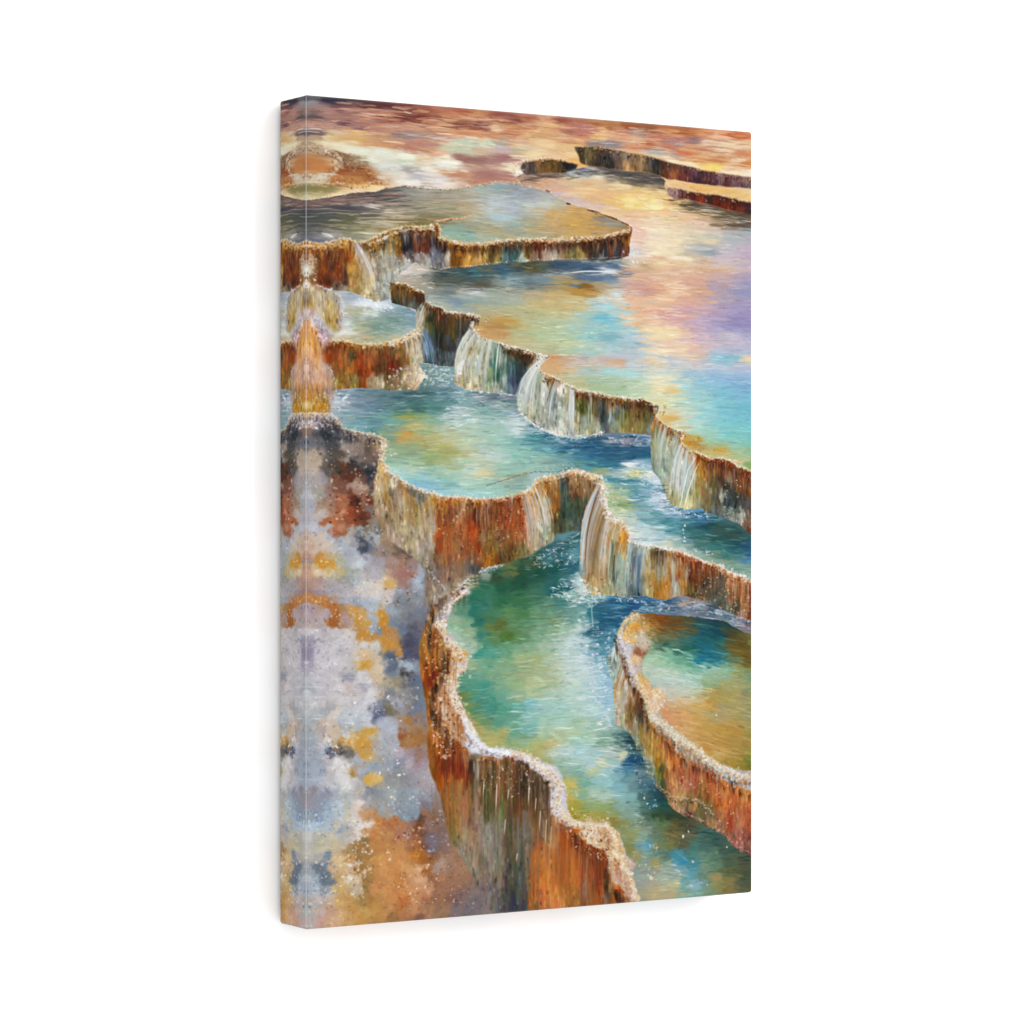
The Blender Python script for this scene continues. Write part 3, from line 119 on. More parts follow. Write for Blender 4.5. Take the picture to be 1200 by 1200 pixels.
S['rim_small'] = """740 722 b8a890;735 730 d8a858;728 740 dcb070;745 735 d09448;750 743 c8b090;752 752 c8b8a0 8 9;740 750 dcb880;748 765 98684c;735 760 c0bcc8;745 772 d8b890;743 785 c8b8b0;750 795 d8b070;760 810 dcb080;770 812 e4c89c;765 825 d8b898;775 828 d8b090;770 840 c8b8a0;780 850 c0c0b0;795 868 d0c8b0;810 880 d8b880;825 890 b8b8a8;840 900 a8a898;850 908 a8b0ac;862 912 a8a4a0;875 915 b0a8a8;760 722 8c6c40"""
S['wall_small'] = """715 760 90b8cc;720 775 7c98a0;718 790 90b8cc;725 765 b0bcd4;732 780 98846c;728 795 a07c48;722 810 a8987c;725 825 b8b8b4;735 800 c0bcc8;732 815 a8a4a0;728 840 b0b0a0;722 845 b8b4ac;740 810 ac7c48;740 825 7a5834;738 845 7c6848;748 820 8c5c30;750 835 604838;745 850 a4a090;733 855 98a49c;755 840 505048;752 855 8c7440;745 868 8ca098;760 850 98844c;765 860 ac8040;758 870 a48850;752 880 688078;770 865 a87838;775 870 c0702c;765 880 b09048;770 890 a87c30;760 895 8ca4a8;755 895 8098a4;780 868 b8581c;785 875 a85c24;778 885 c89050;776 900 505838;770 905 7c7838;780 905 946838;765 910 7098a0;775 920 5c6048;788 885 c87438;783 898 c89860;790 895 b86c34;798 885 bc6830;795 900 b06848;788 910 c88860;800 905 a85c40;808 900 984c34;805 890 c8b090;815 900 b86c58;795 920 b88064;805 920 a87060;815 915 a86458;825 905 b06848;830 908 c05c1c;835 912 a83c18;822 920 98683c;798 935 c0a070;808 932 98784c;818 935 886840;828 930 845028;838 925 b85828;843 920 c06830;800 945 8c7868;812 945 a88458;822 945 707050;832 945 806c48;842 940 b0602c;848 930 d08048;855 925 c86828;850 945 c46c38;845 955 a87048;835 960 8c7458;820 955 706854;808 955 5c4440;860 935 c06c3c;868 930 c88040;875 930 d09050;880 940 c06838;858 950 b86840;868 945 bc6c40;878 955 b45c38;855 965 a45030;845 970 907060;865 962 b07060;875 968 a85c44;850 978 906058;860 975 a47064;870 980 9c6054;880 978 8c4838;860 985 946460;870 990 94686c;880 990 8c5c5c;878 998 6c4a4c"""
S['wall_front'] = """520 705 a8a0a4;512 716 9c9498;505 726 988070;497 745 b87838;505 740 c89060;512 745 d09858;495 755 b08040;500 760 c08c48;510 758 a86c30;495 770 9c6c30;505 775 a86428;515 770 c08440;498 785 80401c;507 790 6c2c18;517 785 8c4c20;495 790 b07030;500 800 743418;510 805 804420;503 815 985c28;495 815 8a6030;500 830 a06c30;508 815 b07c48;520 780 b0703c;525 775 c08850;522 790 986030
512 825 c89460;520 820 d8a070;528 825 b87040;515 835 d0a078;525 840 b06830;520 850 c88458;530 850 d0b0a0;508 845 b47c40;505 860 a87030;512 865 d08c50;520 868 b0601c;530 865 c08860;537 862 b86c34;505 880 9c6830;513 885 a8581c;522 882 a05820;530 880 b07040;540 880 984c24;548 885 a06c58;504 900 946434;512 900 8c4818;520 900 7c2c14;530 900 6c2c18;538 900 7c1c14;545 905 702814;510 915 8c5020;518 918 a8581c;528 918 a06028;538 918 a0602c;547 915 7c3c1c;512 935 987040;520 940 a06424;530 940 b07838;540 940 a47454;548 940 a87850;517 960 806438;525 965 84602c;533 965 8c6c38;540 965 9c8468;550 965 987c68;525 980 747048;535 985 7c7c68;545 985 9c8c78;555 985 988070;540 1000 848080;550 1005 948478;560 1005 8c7870;545 1020 807c78;555 1025 807874;565 1025 887c78;555 1045 787070;567 1045 78707c;575 1050 747080;570 1065 70687c;560 1062 7c7070
552 890 a08c98;557 905 484840;560 895 8c8c98;567 895 c08858;572 905 484038;568 915 4c4028;565 900 a87850;580 900 b88864;585 905 c08860;580 915 a8744c;592 895 8c4824;600 890 a85820;605 895 904818;595 905 503020;603 905 582c1c;598 918 443020;607 915 3c2c20;615 905 4c4038;612 920 443c2c;620 915 686058;628 915 787070;556 918 686858;560 930 a07c64;567 930 606040;572 935 5c5c38;580 930 98785c;578 945 5c6040;588 935 6c6840;590 950 687048;585 960 707048;570 955 505434;562 950 98806c;565 965 847c78;572 975 8c8c98;580 970 8c8070;590 970 7c7c60;597 930 504028;605 935 5c3820;600 950 5c4424;608 950 7c4c2c;615 940 5c5038;622 935 583c28;618 955 745038;610 965 685030;600 970 645840;595 985 5c4c38;605 985 584c38;612 980 706868;618 970 707078;626 955 4c4434;632 930 303034;630 945 6c5038;628 965 745438;572 990 8c8488;580 990 848488;575 1005 8c8488;583 1005 848078;590 1005 747468;598 1000 5c5c4c;605 1000 584830;612 995 606468;620 985 706c70;615 1010 646460;605 1015 505850;595 1020 58584c;585 1025 787068;592 1040 64605c;602 1035 4c524c;610 1030 54605c;615 1025 606058;600 1050 484c54;608 1050 505860;613 1045 605c54;592 1055 505468;600 1062 40486c;610 1062 4c4c60;580 1045 787078;585 1062 606074
622 1000 a85c28;630 990 985c38;637 975 988478;632 975 7c6860;640 960 a07c64;645 970 8c6448;650 965 c8987c;655 980 b06034;648 985 a89078;640 995 b0703c;628 1010 c06c28;637 1010 c07434;648 1005 b87440;657 995 9c4018;662 985 7c2c14;668 975 a84c1c;665 995 c06420;672 985 b85c1c;677 980 c87428;678 995 c87830;684 990 a86c30;670 1010 c87428;680 1010 b06424;690 1000 7c4428;655 1015 c47030;645 1025 c87838;632 1025 b86c28;622 1025 8c5424;625 1045 a86428;637 1045 c87438;650 1040 cc7c40;660 1030 c47028;668 1030 a8581c;675 1025 c86c20;682 1025 a85030;690 1020 8c5030;697 1010 7c3820;705 1005 8c3c18;690 1010 6c4838;700 1025 8c4424;708 1025 a04018;695 1035 785044;685 1040 987060;672 1045 98703c;662 1045 c07830;655 1055 c88450;645 1058 c88450;670 1060 a07038;685 1055 8c5c38;695 1050 a06430;705 1045 a85828;630 1062 a87040;705 1055 90502c
695 1000 8c4420;703 1000 a8501c;697 1010 c07844;693 1020 b05020;702 1015 984418;708 1010 a85020;690 1035 a85424;700 1035 8a4018;710 1030 a87848;700 1050 a04c1c;693 1050 a86c48;708 1050 887880;715 1005 d0984c;722 1000 d0a070;718 1015 c09c78;728 1010 d8b898;712 1020 988c80;722 1022 d0a888;715 1035 98703c;722 1035 b0581c;728 1030 c0602c;735 1025 a8a09c;718 1050 a8601c;726 1048 98441c;733 1042 c08c70;740 1040 b8b0a8;735 1052 a05018;742 1052 b07848"""
# ---- a small watercolour engine: everything is painted into one float array in the canvas's own frame ------
TW, TH = 784, 1400                      # paint cells across / down the face of the canvas
K = 1.5                                 # paint cells per unit of the sketch coordinates
RNG = np.random.default_rng(7)

def homography(src, dst):
    A = []; b = []
    for (x, y), (X, Y) in zip(src, dst):
        A.append([x, y, 1, 0, 0, 0, -X*x, -X*y]); b.append(X)
        A.append([0, 0, 0, x, y, 1, -Y*x, -Y*y]); b.append(Y)
    h = np.linalg.solve(np.array(A, float), np.array(b, float))
    return np.append(h, 1).reshape(3, 3)
# the sketch was drawn on a sheet in perspective; this lays it flat on the canvas
SKETCH = [(358.3, 111.5), (882, 154.5), (882, 1046), (358.3, 1090.5)]
HM = homography(SKETCH, [(0, 0), (TW, 0), (TW, TH), (0, TH)])
def F(x, y):
    x = np.asarray(x, float); y = np.asarray(y, float)
    w = HM[2, 0]*x + HM[2, 1]*y + HM[2, 2]
    return (HM[0, 0]*x + HM[0, 1]*y + HM[0, 2])/w, (HM[1, 0]*x + HM[1, 1]*y + HM[1, 2])/w
def FP(pts):
    p = np.array(pts, float).reshape(-1, 2)
    return np.stack(F(p[:, 0], p[:, 1]), 1)
def hexc(h):
    return np.array([int(h[i:i+2], 16) for i in (0, 2, 4)], float)/255
def nums(s):
    return [float(v) for v in s.replace(',', ' ').split()]

def vnoise(sx, sy, seed, w=TW, h=TH):
    r = np.random.default_rng(seed)
    gw, gh = int(w/sx)+3, int(h/sy)+3
    g = r.random((gh, gw))
    xs = np.arange(w)/sx; ys = np.arange(h)/sy
    xi = xs.astype(int); yi = ys.astype(int)
    fx = xs-xi; fy = ys-yi
    fx = fx*fx*(3-2*fx); fy = fy*fy*(3-2*fy)
    a = g[yi][:, xi]*(1-fx)+g[yi][:, xi+1]*fx
    b = g[yi+1][:, xi]*(1-fx)+g[yi+1][:, xi+1]*fx
    return a*(1-fy)[:, None]+b*fy[:, None]
def fbm(sx, sy, seed, octv=4, gain=.55):
    out = 0; amp = 1; tot = 0
    for o in range(octv):
        out = out+amp*vnoise(max(sx/2**o, 1.01), max(sy/2**o, 1.01), seed+o*13); tot += amp; amp *= gain
    return out/tot-.5

IMG = np.full((TH, TW, 3), .7)
N_ISO = fbm(14, 14, 11); N_FINE = fbm(5, 5, 23, 3); N_H = fbm(40, 4, 37); N_V = fbm(10, 60, 51, 3, .6)
WX = fbm(12, 12, 71, 3); WY = fbm(12, 12, 83, 3)
N_CLUMP = fbm(9, 13, 131, 3)
TEX = {'h': N_H, 'v': N_V, 'b': N_ISO}

def inside(P, X, Y):
    m = np.zeros(X.shape, bool)
    n = len(P)
    for i in range(n):
        x0, y0 = P[i]; x1, y1 = P[(i+1) % n]
        if y0 == y1: continue
        c = (Y >= min(y0, y1)) & (Y < max(y0, y1))
        m ^= c & (X < x0+(Y-y0)*(x1-x0)/(y1-y0))
    return m
def box_blur(a, r):
    if r < 1: return a
    for ax in (0, 1):
        for _ in range(2):
            p = np.pad(a, [(r+1, r) if k == ax else (0, 0) for k in (0, 1)], mode='edge')
            c = np.cumsum(p, axis=ax)
            a = (np.take(c, range(2*r+1, c.shape[ax]), ax)-np.take(c, range(0, c.shape[ax]-2*r-1), ax))/(2*r+1)
    return a
def region_mask(pts, rag=2.0, blur=0):
    """Coverage of a ragged-edged polygon inside its bounding window."""
    P = FP(pts)
    pad = 8+3*blur
    x0 = max(int(P[:, 0].min())-pad, 0); x1 = min(int(P[:, 0].max())+pad, TW)
    y0 = max(int(P[:, 1].min())-pad, 0); y1 = min(int(P[:, 1].max())+pad, TH)
    yy, xx = np.mgrid[y0:y1, x0:x1].astype(float)
    wx = xx+rag*2*WX[y0:y1, x0:x1]+rag*.8*N_FINE[y0:y1, x0:x1]; wy = yy+rag*2*WY[y0:y1, x0:x1]-rag*.8*N_FINE[y0:y1, x0:x1]
    m = 0
    for ox, oy in ((-.25, -.25), (.25, -.25), (-.25, .25), (.25, .25)):
        m = m+inside(P, wx+ox, wy+oy)
    return box_blur(m/4., blur), (x0, y0, x1, y1)

def parse(s):
    out = []
    for line in s.strip().split('\n'):
        for e in line.split(';'):
            t = e.split()
            if len(t) < 3: continue
            out.append((float(t[0]), float(t[1]), hexc(t[2]), [float(v) for v in t[3:]]))
    return out

def field(seeds, win, ax, ay, warp=5.0, sub=2, p=2.2, eps=4.):
    x0, y0, x1, y1 = win
    gx = np.arange(x0, x1, sub); gy = np.arange(y0, y1, sub)
    XX, YY = np.meshgrid(gx.astype(float), gy.astype(float))
    XX = XX+warp*2*WX[gy][:, gx]*(1.6 if ax > 1 else 1); YY = YY+warp*2*WY[gy][:, gx]*(1.6 if ay > 1 else 1)
    num = np.zeros(XX.shape+(3,)); den = np.zeros(XX.shape)
    for X, Y, c, ex in seeds:
        d = ((XX-X)/ax)**2+((YY-Y)/ay)**2+eps
        w = d**-p
        num += w[..., None]*c; den += w
    f = num/den[..., None]
    h, w_ = y1-y0, x1-x0
    yi = np.minimum(np.arange(h)/sub, len(gy)-1.001); xi = np.minimum(np.arange(w_)/sub, len(gx)-1.001)
    ya = yi.astype(int); xa = xi.astype(int); fy = (yi-ya)[:, None, None]; fx = (xi-xa)[None, :, None]
    yb = np.minimum(ya+1, len(gy)-1); xb = np.minimum(xa+1, len(gx)-1)
    return (f[ya][:, xa]*(1-fx)+f[ya][:, xb]*fx)*(1-fy)+(f[yb][:, xa]*(1-fx)+f[yb][:, xb]*fx)*fy

def dab(img, X, Y, rx, ry, ang, col, a=1., soft=.35, rag=.6, tex=N_FINE, mask=None, ox=0, oy=0):
    """One ragged elliptical touch of the brush; X, Y in cells."""
    H, W = img.shape[:2]
    c, s = math.cos(ang), math.sin(ang)
    ex = abs(rx*c)+abs(ry*s)+2; ey = abs(rx*s)+abs(ry*c)+2
    xa = max(int(X-ex-ox), 0); xb = min(int(X+ex-ox)+2, W); ya = max(int(Y-ey-oy), 0); yb = min(int(Y+ey-oy)+2, H)
    if xa >= xb or ya >= yb: return
    dx = np.arange(xa, xb)+ox-X; dy = (np.arange(ya, yb)+oy-Y)[:, None]
    u = (dx*c+dy*s)/rx; v = (dy*c-dx*s)/ry
    d = u*u+v*v
    if rag: d = d+rag*tex[ya+oy:yb+oy, xa+ox:xb+ox]*1.6
    al = np.clip((1-d)/soft, 0, 1)*a
    if mask is not None: al = al*mask[ya:yb, xa:xb]
    w = img[ya:yb, xa:xb]
    w += al[..., None]*(col-w)

def wash(key, pts, mode='h', ax=1., ay=1., n=1500, L=(6, 22), w=(.7, 2.0), jit=.05, rag=2., blur=0, warp=5., dabs=True, a=.75, ang=0., p=2.2, extra=None, eps=4., mix=2., mot=None, crisp=0., angj=.05, sat=1., gain=(1, 1, 1), warm=1., lift=0.):
    """Lay in one area: colour field from the seeds, then brush strokes, then the explicit dabs."""
    m, win = region_mask(pts, rag, blur)
    x0, y0, x1, y1 = win
    seeds = []
    for (x, y, c, ex) in parse(S[key])+(extra or []):
        X, Y = F(x, y)
        g = c@np.array([.3, .59, .11])
        if c[2] >= c[0]-.06: c = g+(c-g)*sat            # only the greys and lilacs are muted
        elif warm != 1: c = g+(c-g)*warm
        seeds.append((float(X), float(Y), np.clip(c*np.array(gain)*(1-lift)+lift*.75, 0, 1), ex))
    f = field(seeds, win, ax, ay, warp, p=p, eps=eps)
    if crisp:                       # hard-edged blooms where one wash dried against another
        fc = field([(q[0], q[1], np.append(q[2], 0)[:3], q[3]) for q in seeds], win, ax, ay, warp*1.5, sub=1, p=5., eps=2.)
        f = f*(1-crisp)+fc*crisp
    t = TEX[mode][y0:y1, x0:x1]
    loc = np.clip(f*(1+{'h': .08, 'v': .42, 'b': .14}[mode]*t[..., None]), 0, 1)
    if mode == 'v': loc = np.clip(loc*(1+.55*N_CLUMP[y0:y1, x0:x1, None]), 0, 1)
    ys, xs = np.nonzero(m > .5)
    for i in range(n):
        k = RNG.integers(len(ys)); yy, xx = int(ys[k]), int(xs[k])
        ym = int(np.clip(yy+RNG.normal(0, mix*ay), 0, f.shape[0]-1)); xm = int(np.clip(xx+RNG.normal(0, mix*ax), 0, f.shape[1]-1))
        col = f[ym, xm]*(1+RNG.normal(0, jit))+RNG.normal(0, jit*.3, 3)
        l = RNG.uniform(*L)*K/2; ww = RNG.uniform(*w)*K/2
        if mode == 'h': an = ang+RNG.normal(0, angj)
        elif mode == 'v': an = math.pi/2+ang+RNG.normal(0, .06)
        else: an = RNG.uniform(0, math.pi)
        dab(loc, xx+x0, yy+y0, l, ww, an, np.clip(col, 0, 1), a=RNG.uniform(.35, 1)*a, soft=.6, rag=.5, tex=TEX[mode], ox=x0, oy=y0)
    if mot is None: mot = {'v': (90, .62, 1.28, (3, 9), (1.2, 3.)), 'h': (130, .86, 1.16, (5, 16), (.5, 1.4)), 'b': (60, .84, 1.12, (1.5, 5), (1.2, 3.))}[mode]
    for i in range(int(len(ys)/mot[0])):
        k = RNG.integers(len(ys)); yy, xx = int(ys[k]), int(xs[k])
        q = RNG.uniform(mot[1], .95) if RNG.random() < .5 else RNG.uniform(1.05, mot[2])
        col = np.clip(loc[yy, xx]*q+(q > 1)*(q-1)*.12, 0, .97)
        l = RNG.uniform(*mot[3])*K/2+.4; ww = RNG.uniform(*mot[4])*K/2+.2
        an = {'h': ang, 'v': math.pi/2+ang, 'b': RNG.uniform(0, 3)}[mode]+RNG.normal(0, .08)
        dab(loc, xx+x0, yy+y0, l, ww, an, col, a=RNG.uniform(.35, .85), soft=.9, rag=1.2, tex=N_FINE, ox=x0, oy=y0)
    if dabs:
        for X, Y, c, ex in seeds:
            if len(ex) >= 2:
                dab(loc, X, Y, ex[0]*K, ex[1]*K, math.radians(ex[2]) if len(ex) > 2 else 0, c, a=.62, soft=1.1, rag=1.9 if mode == 'h' else 1.5, tex=TEX[mode] if mode != 'v' else N_ISO, ox=x0, oy=y0)
    w_ = IMG[y0:y1, x0:x1]
    w_ += m[..., None]*(np.clip(loc, 0, 1)-w_)

class Curve:
    """Polyline in sketch units with arc-length parameter 0..1."""
    def __init__(self, s):
        v = nums(s) if isinstance(s, str) else list(np.ravel(s))
        self.p = np.array(v, float).reshape(-1, 2)
        d = np.hypot(*np.diff(self.p, axis=0).T)
        self.s = np.concatenate([[0], np.cumsum(d)]); self.len = self.s[-1]
    def at(self, t):
        u = np.clip(t, 0, 1)*self.len
        return np.interp(u, self.s, self.p[:, 0]), np.interp(u, self.s, self.p[:, 1])
    def normal(self, t):
        a = self.at(max(t-.01, 0)); b = self.at(min(t+.01, 1))
        dx, dy = b[0]-a[0], b[1]-a[1]; l = math.hypot(dx, dy) or 1
        return -dy/l, dx/l

def pick(pal):
    return hexc(pal[RNG.integers(len(pal))])

def vline(pts, col, w0, w1, a=.8, fade=.25):
    """A strand of falling water or a run of pigment: path given top to bottom, sketch units."""
    P = FP(pts)
    y0, y1 = P[0, 1], P[-1, 1]
    if y1-y0 < 2: return
    R = np.arange(max(int(y0), 0), min(int(y1)+1, TH))
    if len(R) < 2: return
    x = np.interp(R, P[:, 1], P[:, 0]); t = (R-y0)/(y1-y0)
    w = (w0+(w1-w0)*t)*K
    al = a*np.clip((1-t)/max(fade, .01), 0, 1)*np.clip(t*12+.3, 0, 1)*(.8+.6*N_V[R, np.clip(x.astype(int), 0, TW-1)])
    r = int(max(w0, w1)*K)+2
    off = np.arange(-r, r+1)
    cx = np.round(x).astype(int)[:, None]+off
    cov = np.clip(1-(np.abs(cx-x[:, None])-w[:, None]/2+.5), 0, 1)*al[:, None]
    ok = (cx >= 0) & (cx < TW); cov = cov*ok; cx = np.clip(cx, 0, TW-1)
    rr = np.broadcast_to(R[:, None], cx.shape)
    w_ = IMG[rr, cx]
    np.clip(cov, 0, 1, out=cov)
    # clipped columns would collide at the border; write only the valid ones
    v = w_+cov[..., None]*(col-w_)
    IMG[rr[ok], cx[ok]] = v[ok]

def hline(x0, y0, x1, y1, col, w, a=.8, wob=.6):
    """A ripple: a thin tapered near-horizontal touch, sketch units."""
    (X0, X1), (Y0, Y1) = F([x0, x1], [y0, y1])
    if X1-X0 < 2: return
    C = np.arange(max(int(X0), 0), min(int(X1)+1, TW))
    if len(C) < 2: return
    t = (C-X0)/(X1-X0); ph = RNG.uniform(0, 6)
    y = Y0+(Y1-Y0)*t+wob*np.sin(t*RNG.uniform(3, 8)+ph)
    ww = w*K*np.sqrt(np.clip(4*t*(1-t), 0, 1))
    r = int(w*K)+2
    cy = np.round(y).astype(int)[None, :]+np.arange(-r, r+1)[:, None]
    ok = (cy >= 0) & (cy < TH); cyc = np.clip(cy, 0, TH-1)
    cc = np.broadcast_to(C[None, :], cy.shape)
    cov = np.clip(1-(np.abs(cy-y[None])-ww[None]/2+.5), 0, 1)*a*(.75+.9*N_H[cyc, cc])
    cov = np.clip(cov, 0, 1)*np.clip(ww, 0, 1)[None]
    v = IMG[cyc, cc]; v = v+cov[..., None]*(col-v)
    IMG[cyc[ok], cc[ok]] = v[ok]

def pen(s, col, w, a=.9, jit=.3, wvar=.4):
    """A drawn line of irregular weight along a polyline."""
    c = Curve(s); n = int(c.len*1.6)+2; col = hexc(col)
    for i in range(n):
        x, y = c.at(i/(n-1)); X, Y = F(x+RNG.normal(0, jit), y+RNG.normal(0, jit))
        r = max(w*(1+RNG.normal(0, wvar)), .25)*K/2+.35
        dab(IMG, float(X), float(Y), r*1.5, r, RNG.normal(0, .3), col*(1+RNG.normal(0, .08)), a=a*RNG.uniform(.6, 1), soft=.8, rag=.3)

def soft_col(col, X, Y, keep):
    """Let a touch take up some of the wet colour it lands on."""
    xi = min(max(int(X), 0), TW-1); yi = min(max(int(Y), 0), TH-1)
    return np.clip(col*keep+IMG[yi, xi]*(1-keep), 0, 1)

def lumps(c, width, top, mid, low, shift, t0, t1):
    """Rounded knobs of travertine along a lip: dark underside, body, lit crown."""
    t = t0; step = width*.5/c.len
    while t < t1:
        t += step*RNG.uniform(.35, 1.9)
        if math.sin(t*c.len*.13+c.p[0, 0])+math.sin(t*c.len*.31) < -.55: continue
        tt = min(t, t1); x, y = c.at(tt); nx, ny = c.normal(tt)
        o = shift+width*RNG.uniform(-.25, .55); r = width*RNG.choice([.16, .22, .3, .42])*K
        X, Y = F(x+nx*o, y+ny*o); X, Y = float(X), float(Y)
        dk = pick(low)*RNG.uniform(.45, .9)
        dab(IMG, X+r*.2, Y+r*.75, r*1.05, r*1.25, 0, soft_col(dk, X, Y, .85), a=.55, soft=1.1, rag=1.2)
        dab(IMG, X, Y, r*1.15, r*.9, RNG.uniform(-.4, .4), soft_col(pick(mid), X, Y, .8), a=.7, soft=1., rag=1.2)
        dab(IMG, X-r*.2, Y-r*.35, r*.7, r*.45, RNG.uniform(-.4, .4), soft_col(pick(top), X, Y, .85), a=.75, soft=1., rag=1.2)

def crust(s, width, top, mid, low, dens=1.0, size=(.7, 2.0), shift=0., t0=0., t1=1., a=.95, fr=None):
    """Encrusted lip: pale grains on the water side (left of travel), darker grains on the other."""
    c = Curve(s); ln = c.len*abs(t1-t0)
    if fr is None: fr = 2.3 if width >= 3 and np.mean([hexc(h).mean() for h in low]) < .47 else 0
    if fr or width >= 5: lumps(c, width, top, mid, low, shift, t0, t1)
    if fr: fringe(c, width*fr, mid, low, 1.7+width*.12, shift+width*.15, t0, t1)
    for i in range(int(ln*1.3)+1):                       # the wet pale line of the lip itself
        t = t0+(t1-t0)*(i+.5)/(ln*1.3); x, y = c.at(t); nx, ny = c.normal(t)
        o = shift-width*.3+.5*math.sin(i*.7)+RNG.normal(0, .3); X, Y = F(x+nx*o, y+ny*o); r = width*RNG.uniform(.14, .3)*K
        dab(IMG, float(X), float(Y), r*1.5, r, 0, soft_col(pick(top), float(X), float(Y), .75), a=RNG.uniform(.15, .55), soft=1., rag=1.2)
    for grain, n in ((0, int(ln*width*.2*dens)+1), (1, int(ln*width*.17*dens)), (2, int(ln*.5*dens))):
        for i in range(n):
            t = RNG.uniform(t0, t1); x, y = c.at(t); nx, ny = c.normal(t)
            bump = 1.2*math.sin(t*c.len*.9)+.8*math.sin(t*c.len*.37+1)      # knobbly outline
            if grain and math.sin(t*c.len*.17+c.p[0, 1])+math.sin(t*c.len*.41) < -.3 and RNG.random() < .75: continue
            if grain == 2: o = shift-width*.38+RNG.normal(0, width*.14)
            else: o = RNG.normal(shift, width*.38)+bump*.25*width/4
            q = (o-shift)/width+RNG.normal(0, .2)
            pal = top if q < -.05 else mid if q < .42 else low
            if grain == 0: r = RNG.uniform(size[1]*.7, size[1]*1.5)*K*.5+.4; al = .6
            else: r = RNG.uniform(*size)*K*.5+.3; al = a*RNG.uniform(.45, .95)
            X, Y = F(x+nx*o, y+ny*o); X, Y = float(X), float(Y)
            col = soft_col(pick(pal)*(1+RNG.normal(0, .05)), X, Y, .72)
            if grain == 1 and RNG.random() < .5:         # each lump throws its own little shadow in the paint
                sh = np.clip(col*np.array([.72, .6, .5]), 0, 1)
                dab(IMG, X+r*.55, Y+r*.95, r*1.25, r*.95, 0, sh, a=.5, soft=1., rag=1.)
            dab(IMG, X, Y, r*RNG.uniform(.8, 1.8), r*RNG.uniform(.8, 1.2), RNG.uniform(0, 3), col, a=al, soft=1., rag=1.)

def fringe(c, depth, light, dark, step, off, t0=0., t1=1.):
    """Mineral icicles under a lip: pale knobs and runs with deep gaps between them."""
    n = int(c.len*abs(t1-t0)/step*2.2)+1
    for i in range(n):
        t = t0+(t1-t0)*(i+RNG.uniform(-.6, .6))/n; x, y = c.at(t); nx, ny = c.normal(t)
        k = RNG.random()
        o = off+RNG.uniform(0, depth*.22)
        x0, y0 = x+nx*o, y+ny*o+RNG.uniform(-.5, 1.)
        if k < .5: col = pick(dark)*RNG.uniform(.42, .85); l = depth*RNG.uniform(.25, 1.1); y0 += RNG.uniform(.5, depth*.25); w0, w1 = step*RNG.uniform(.5, 1.1), step*.3
        elif k < .85: col = pick(light)*RNG.uniform(.8, 1.1); l = depth*RNG.uniform(.2, .8); w0, w1 = step*RNG.uniform(.4, .9), step*.25
        else: col = pick(dark)*RNG.uniform(.85, 1.12); l = depth*RNG.uniform(.6, 1.5); w0, w1 = step*RNG.uniform(.6, 1.2), step*.5
        X, Y = F(x0, y0)
        vline([(x0, y0), (x0+RNG.normal(0, .3), y0+l*.5), (x0+RNG.normal(0, .5), y0+l)], soft_col(col, float(X), float(Y), .8), w0*1.25, w1*1.3, RNG.uniform(.35, .75), .6)

def fall(top, bot, n, pal, w=(.5, 1.3), a=(.35, .85), arc=.0, jx=1.0, t0=0., t1=1., fade=.25, spread=0.):
    """A sheet of water from one edge to another: strands roll over the lip, then drop."""
    ct, cb = Curve(top), Curve(bot)
    n = int(n*.7)
    clumps = RNG.uniform(t0, t1, max(3, n//9))
    for i in range(n):
        t = np.clip(clumps[RNG.integers(len(clumps))]+RNG.normal(0, .035), t0, t1) if RNG.random() < .7 else RNG.uniform(t0, t1)
        x0, y0 = ct.at(t); x1, y1 = cb.at(np.clip(t+RNG.normal(0, .02), 0, 1))
        e = RNG.uniform(.35, 1.0)**.6; x1 = x1+RNG.normal(0, jx)
        y0 = y0+RNG.normal(0, .8)
        b = RNG.uniform(1.6, 2.8)+arc
        wide = RNG.random() < .3
        pts = []
        for q in (0, .05, .12, .22, .36, .55, .78, 1):
            k = q*e
            pts.append((x0+(x1-x0)*(1-(1-k)**b)+RNG.normal(0, .12), y0+(y1-y0)*k))
        X, Y = F(x0, (y0+y1)/2)
        col = soft_col(pick(pal)*(1+RNG.normal(0, .05)), float(X), float(Y), .8)
        if wide: vline(pts, col, RNG.uniform(1.4, 3.), RNG.uniform(1.8, 4.), RNG.uniform(.1, .3), fade*1.6)
        else: vline(pts, col, RNG.uniform(*w), RNG.uniform(*w)*1.2, RNG.uniform(*a)*.8, fade)

def ripples(pts, n, pal, L=(3, 14), w=(.5, 1.3), a=(.3, .8), slope=0., wob=.7):
    """Scatter ripples through a polygon."""
    p = np.array(nums(pts) if isinstance(pts, str) else np.ravel(pts)).reshape(-1, 2)
    lo, hi = p.min(0), p.max(0); k = 0; tries = 0
    while k < n and tries < n*30:
        tries += 1
        x, y = RNG.uniform(lo[0], hi[0]), RNG.uniform(lo[1], hi[1])
        if not inside(p, np.array([[x]]), np.array([[y]]))[0, 0]: continue
        l = RNG.uniform(*L); d = slope*l+RNG.normal(0, .5)
        hline(x-l/2, y-d/2, x+l/2, y+d/2, np.clip(pick(pal)*(1+RNG.normal(0, .05)), 0, 1), RNG.uniform(*w), RNG.uniform(*a)*.8, wob)
        k += 1

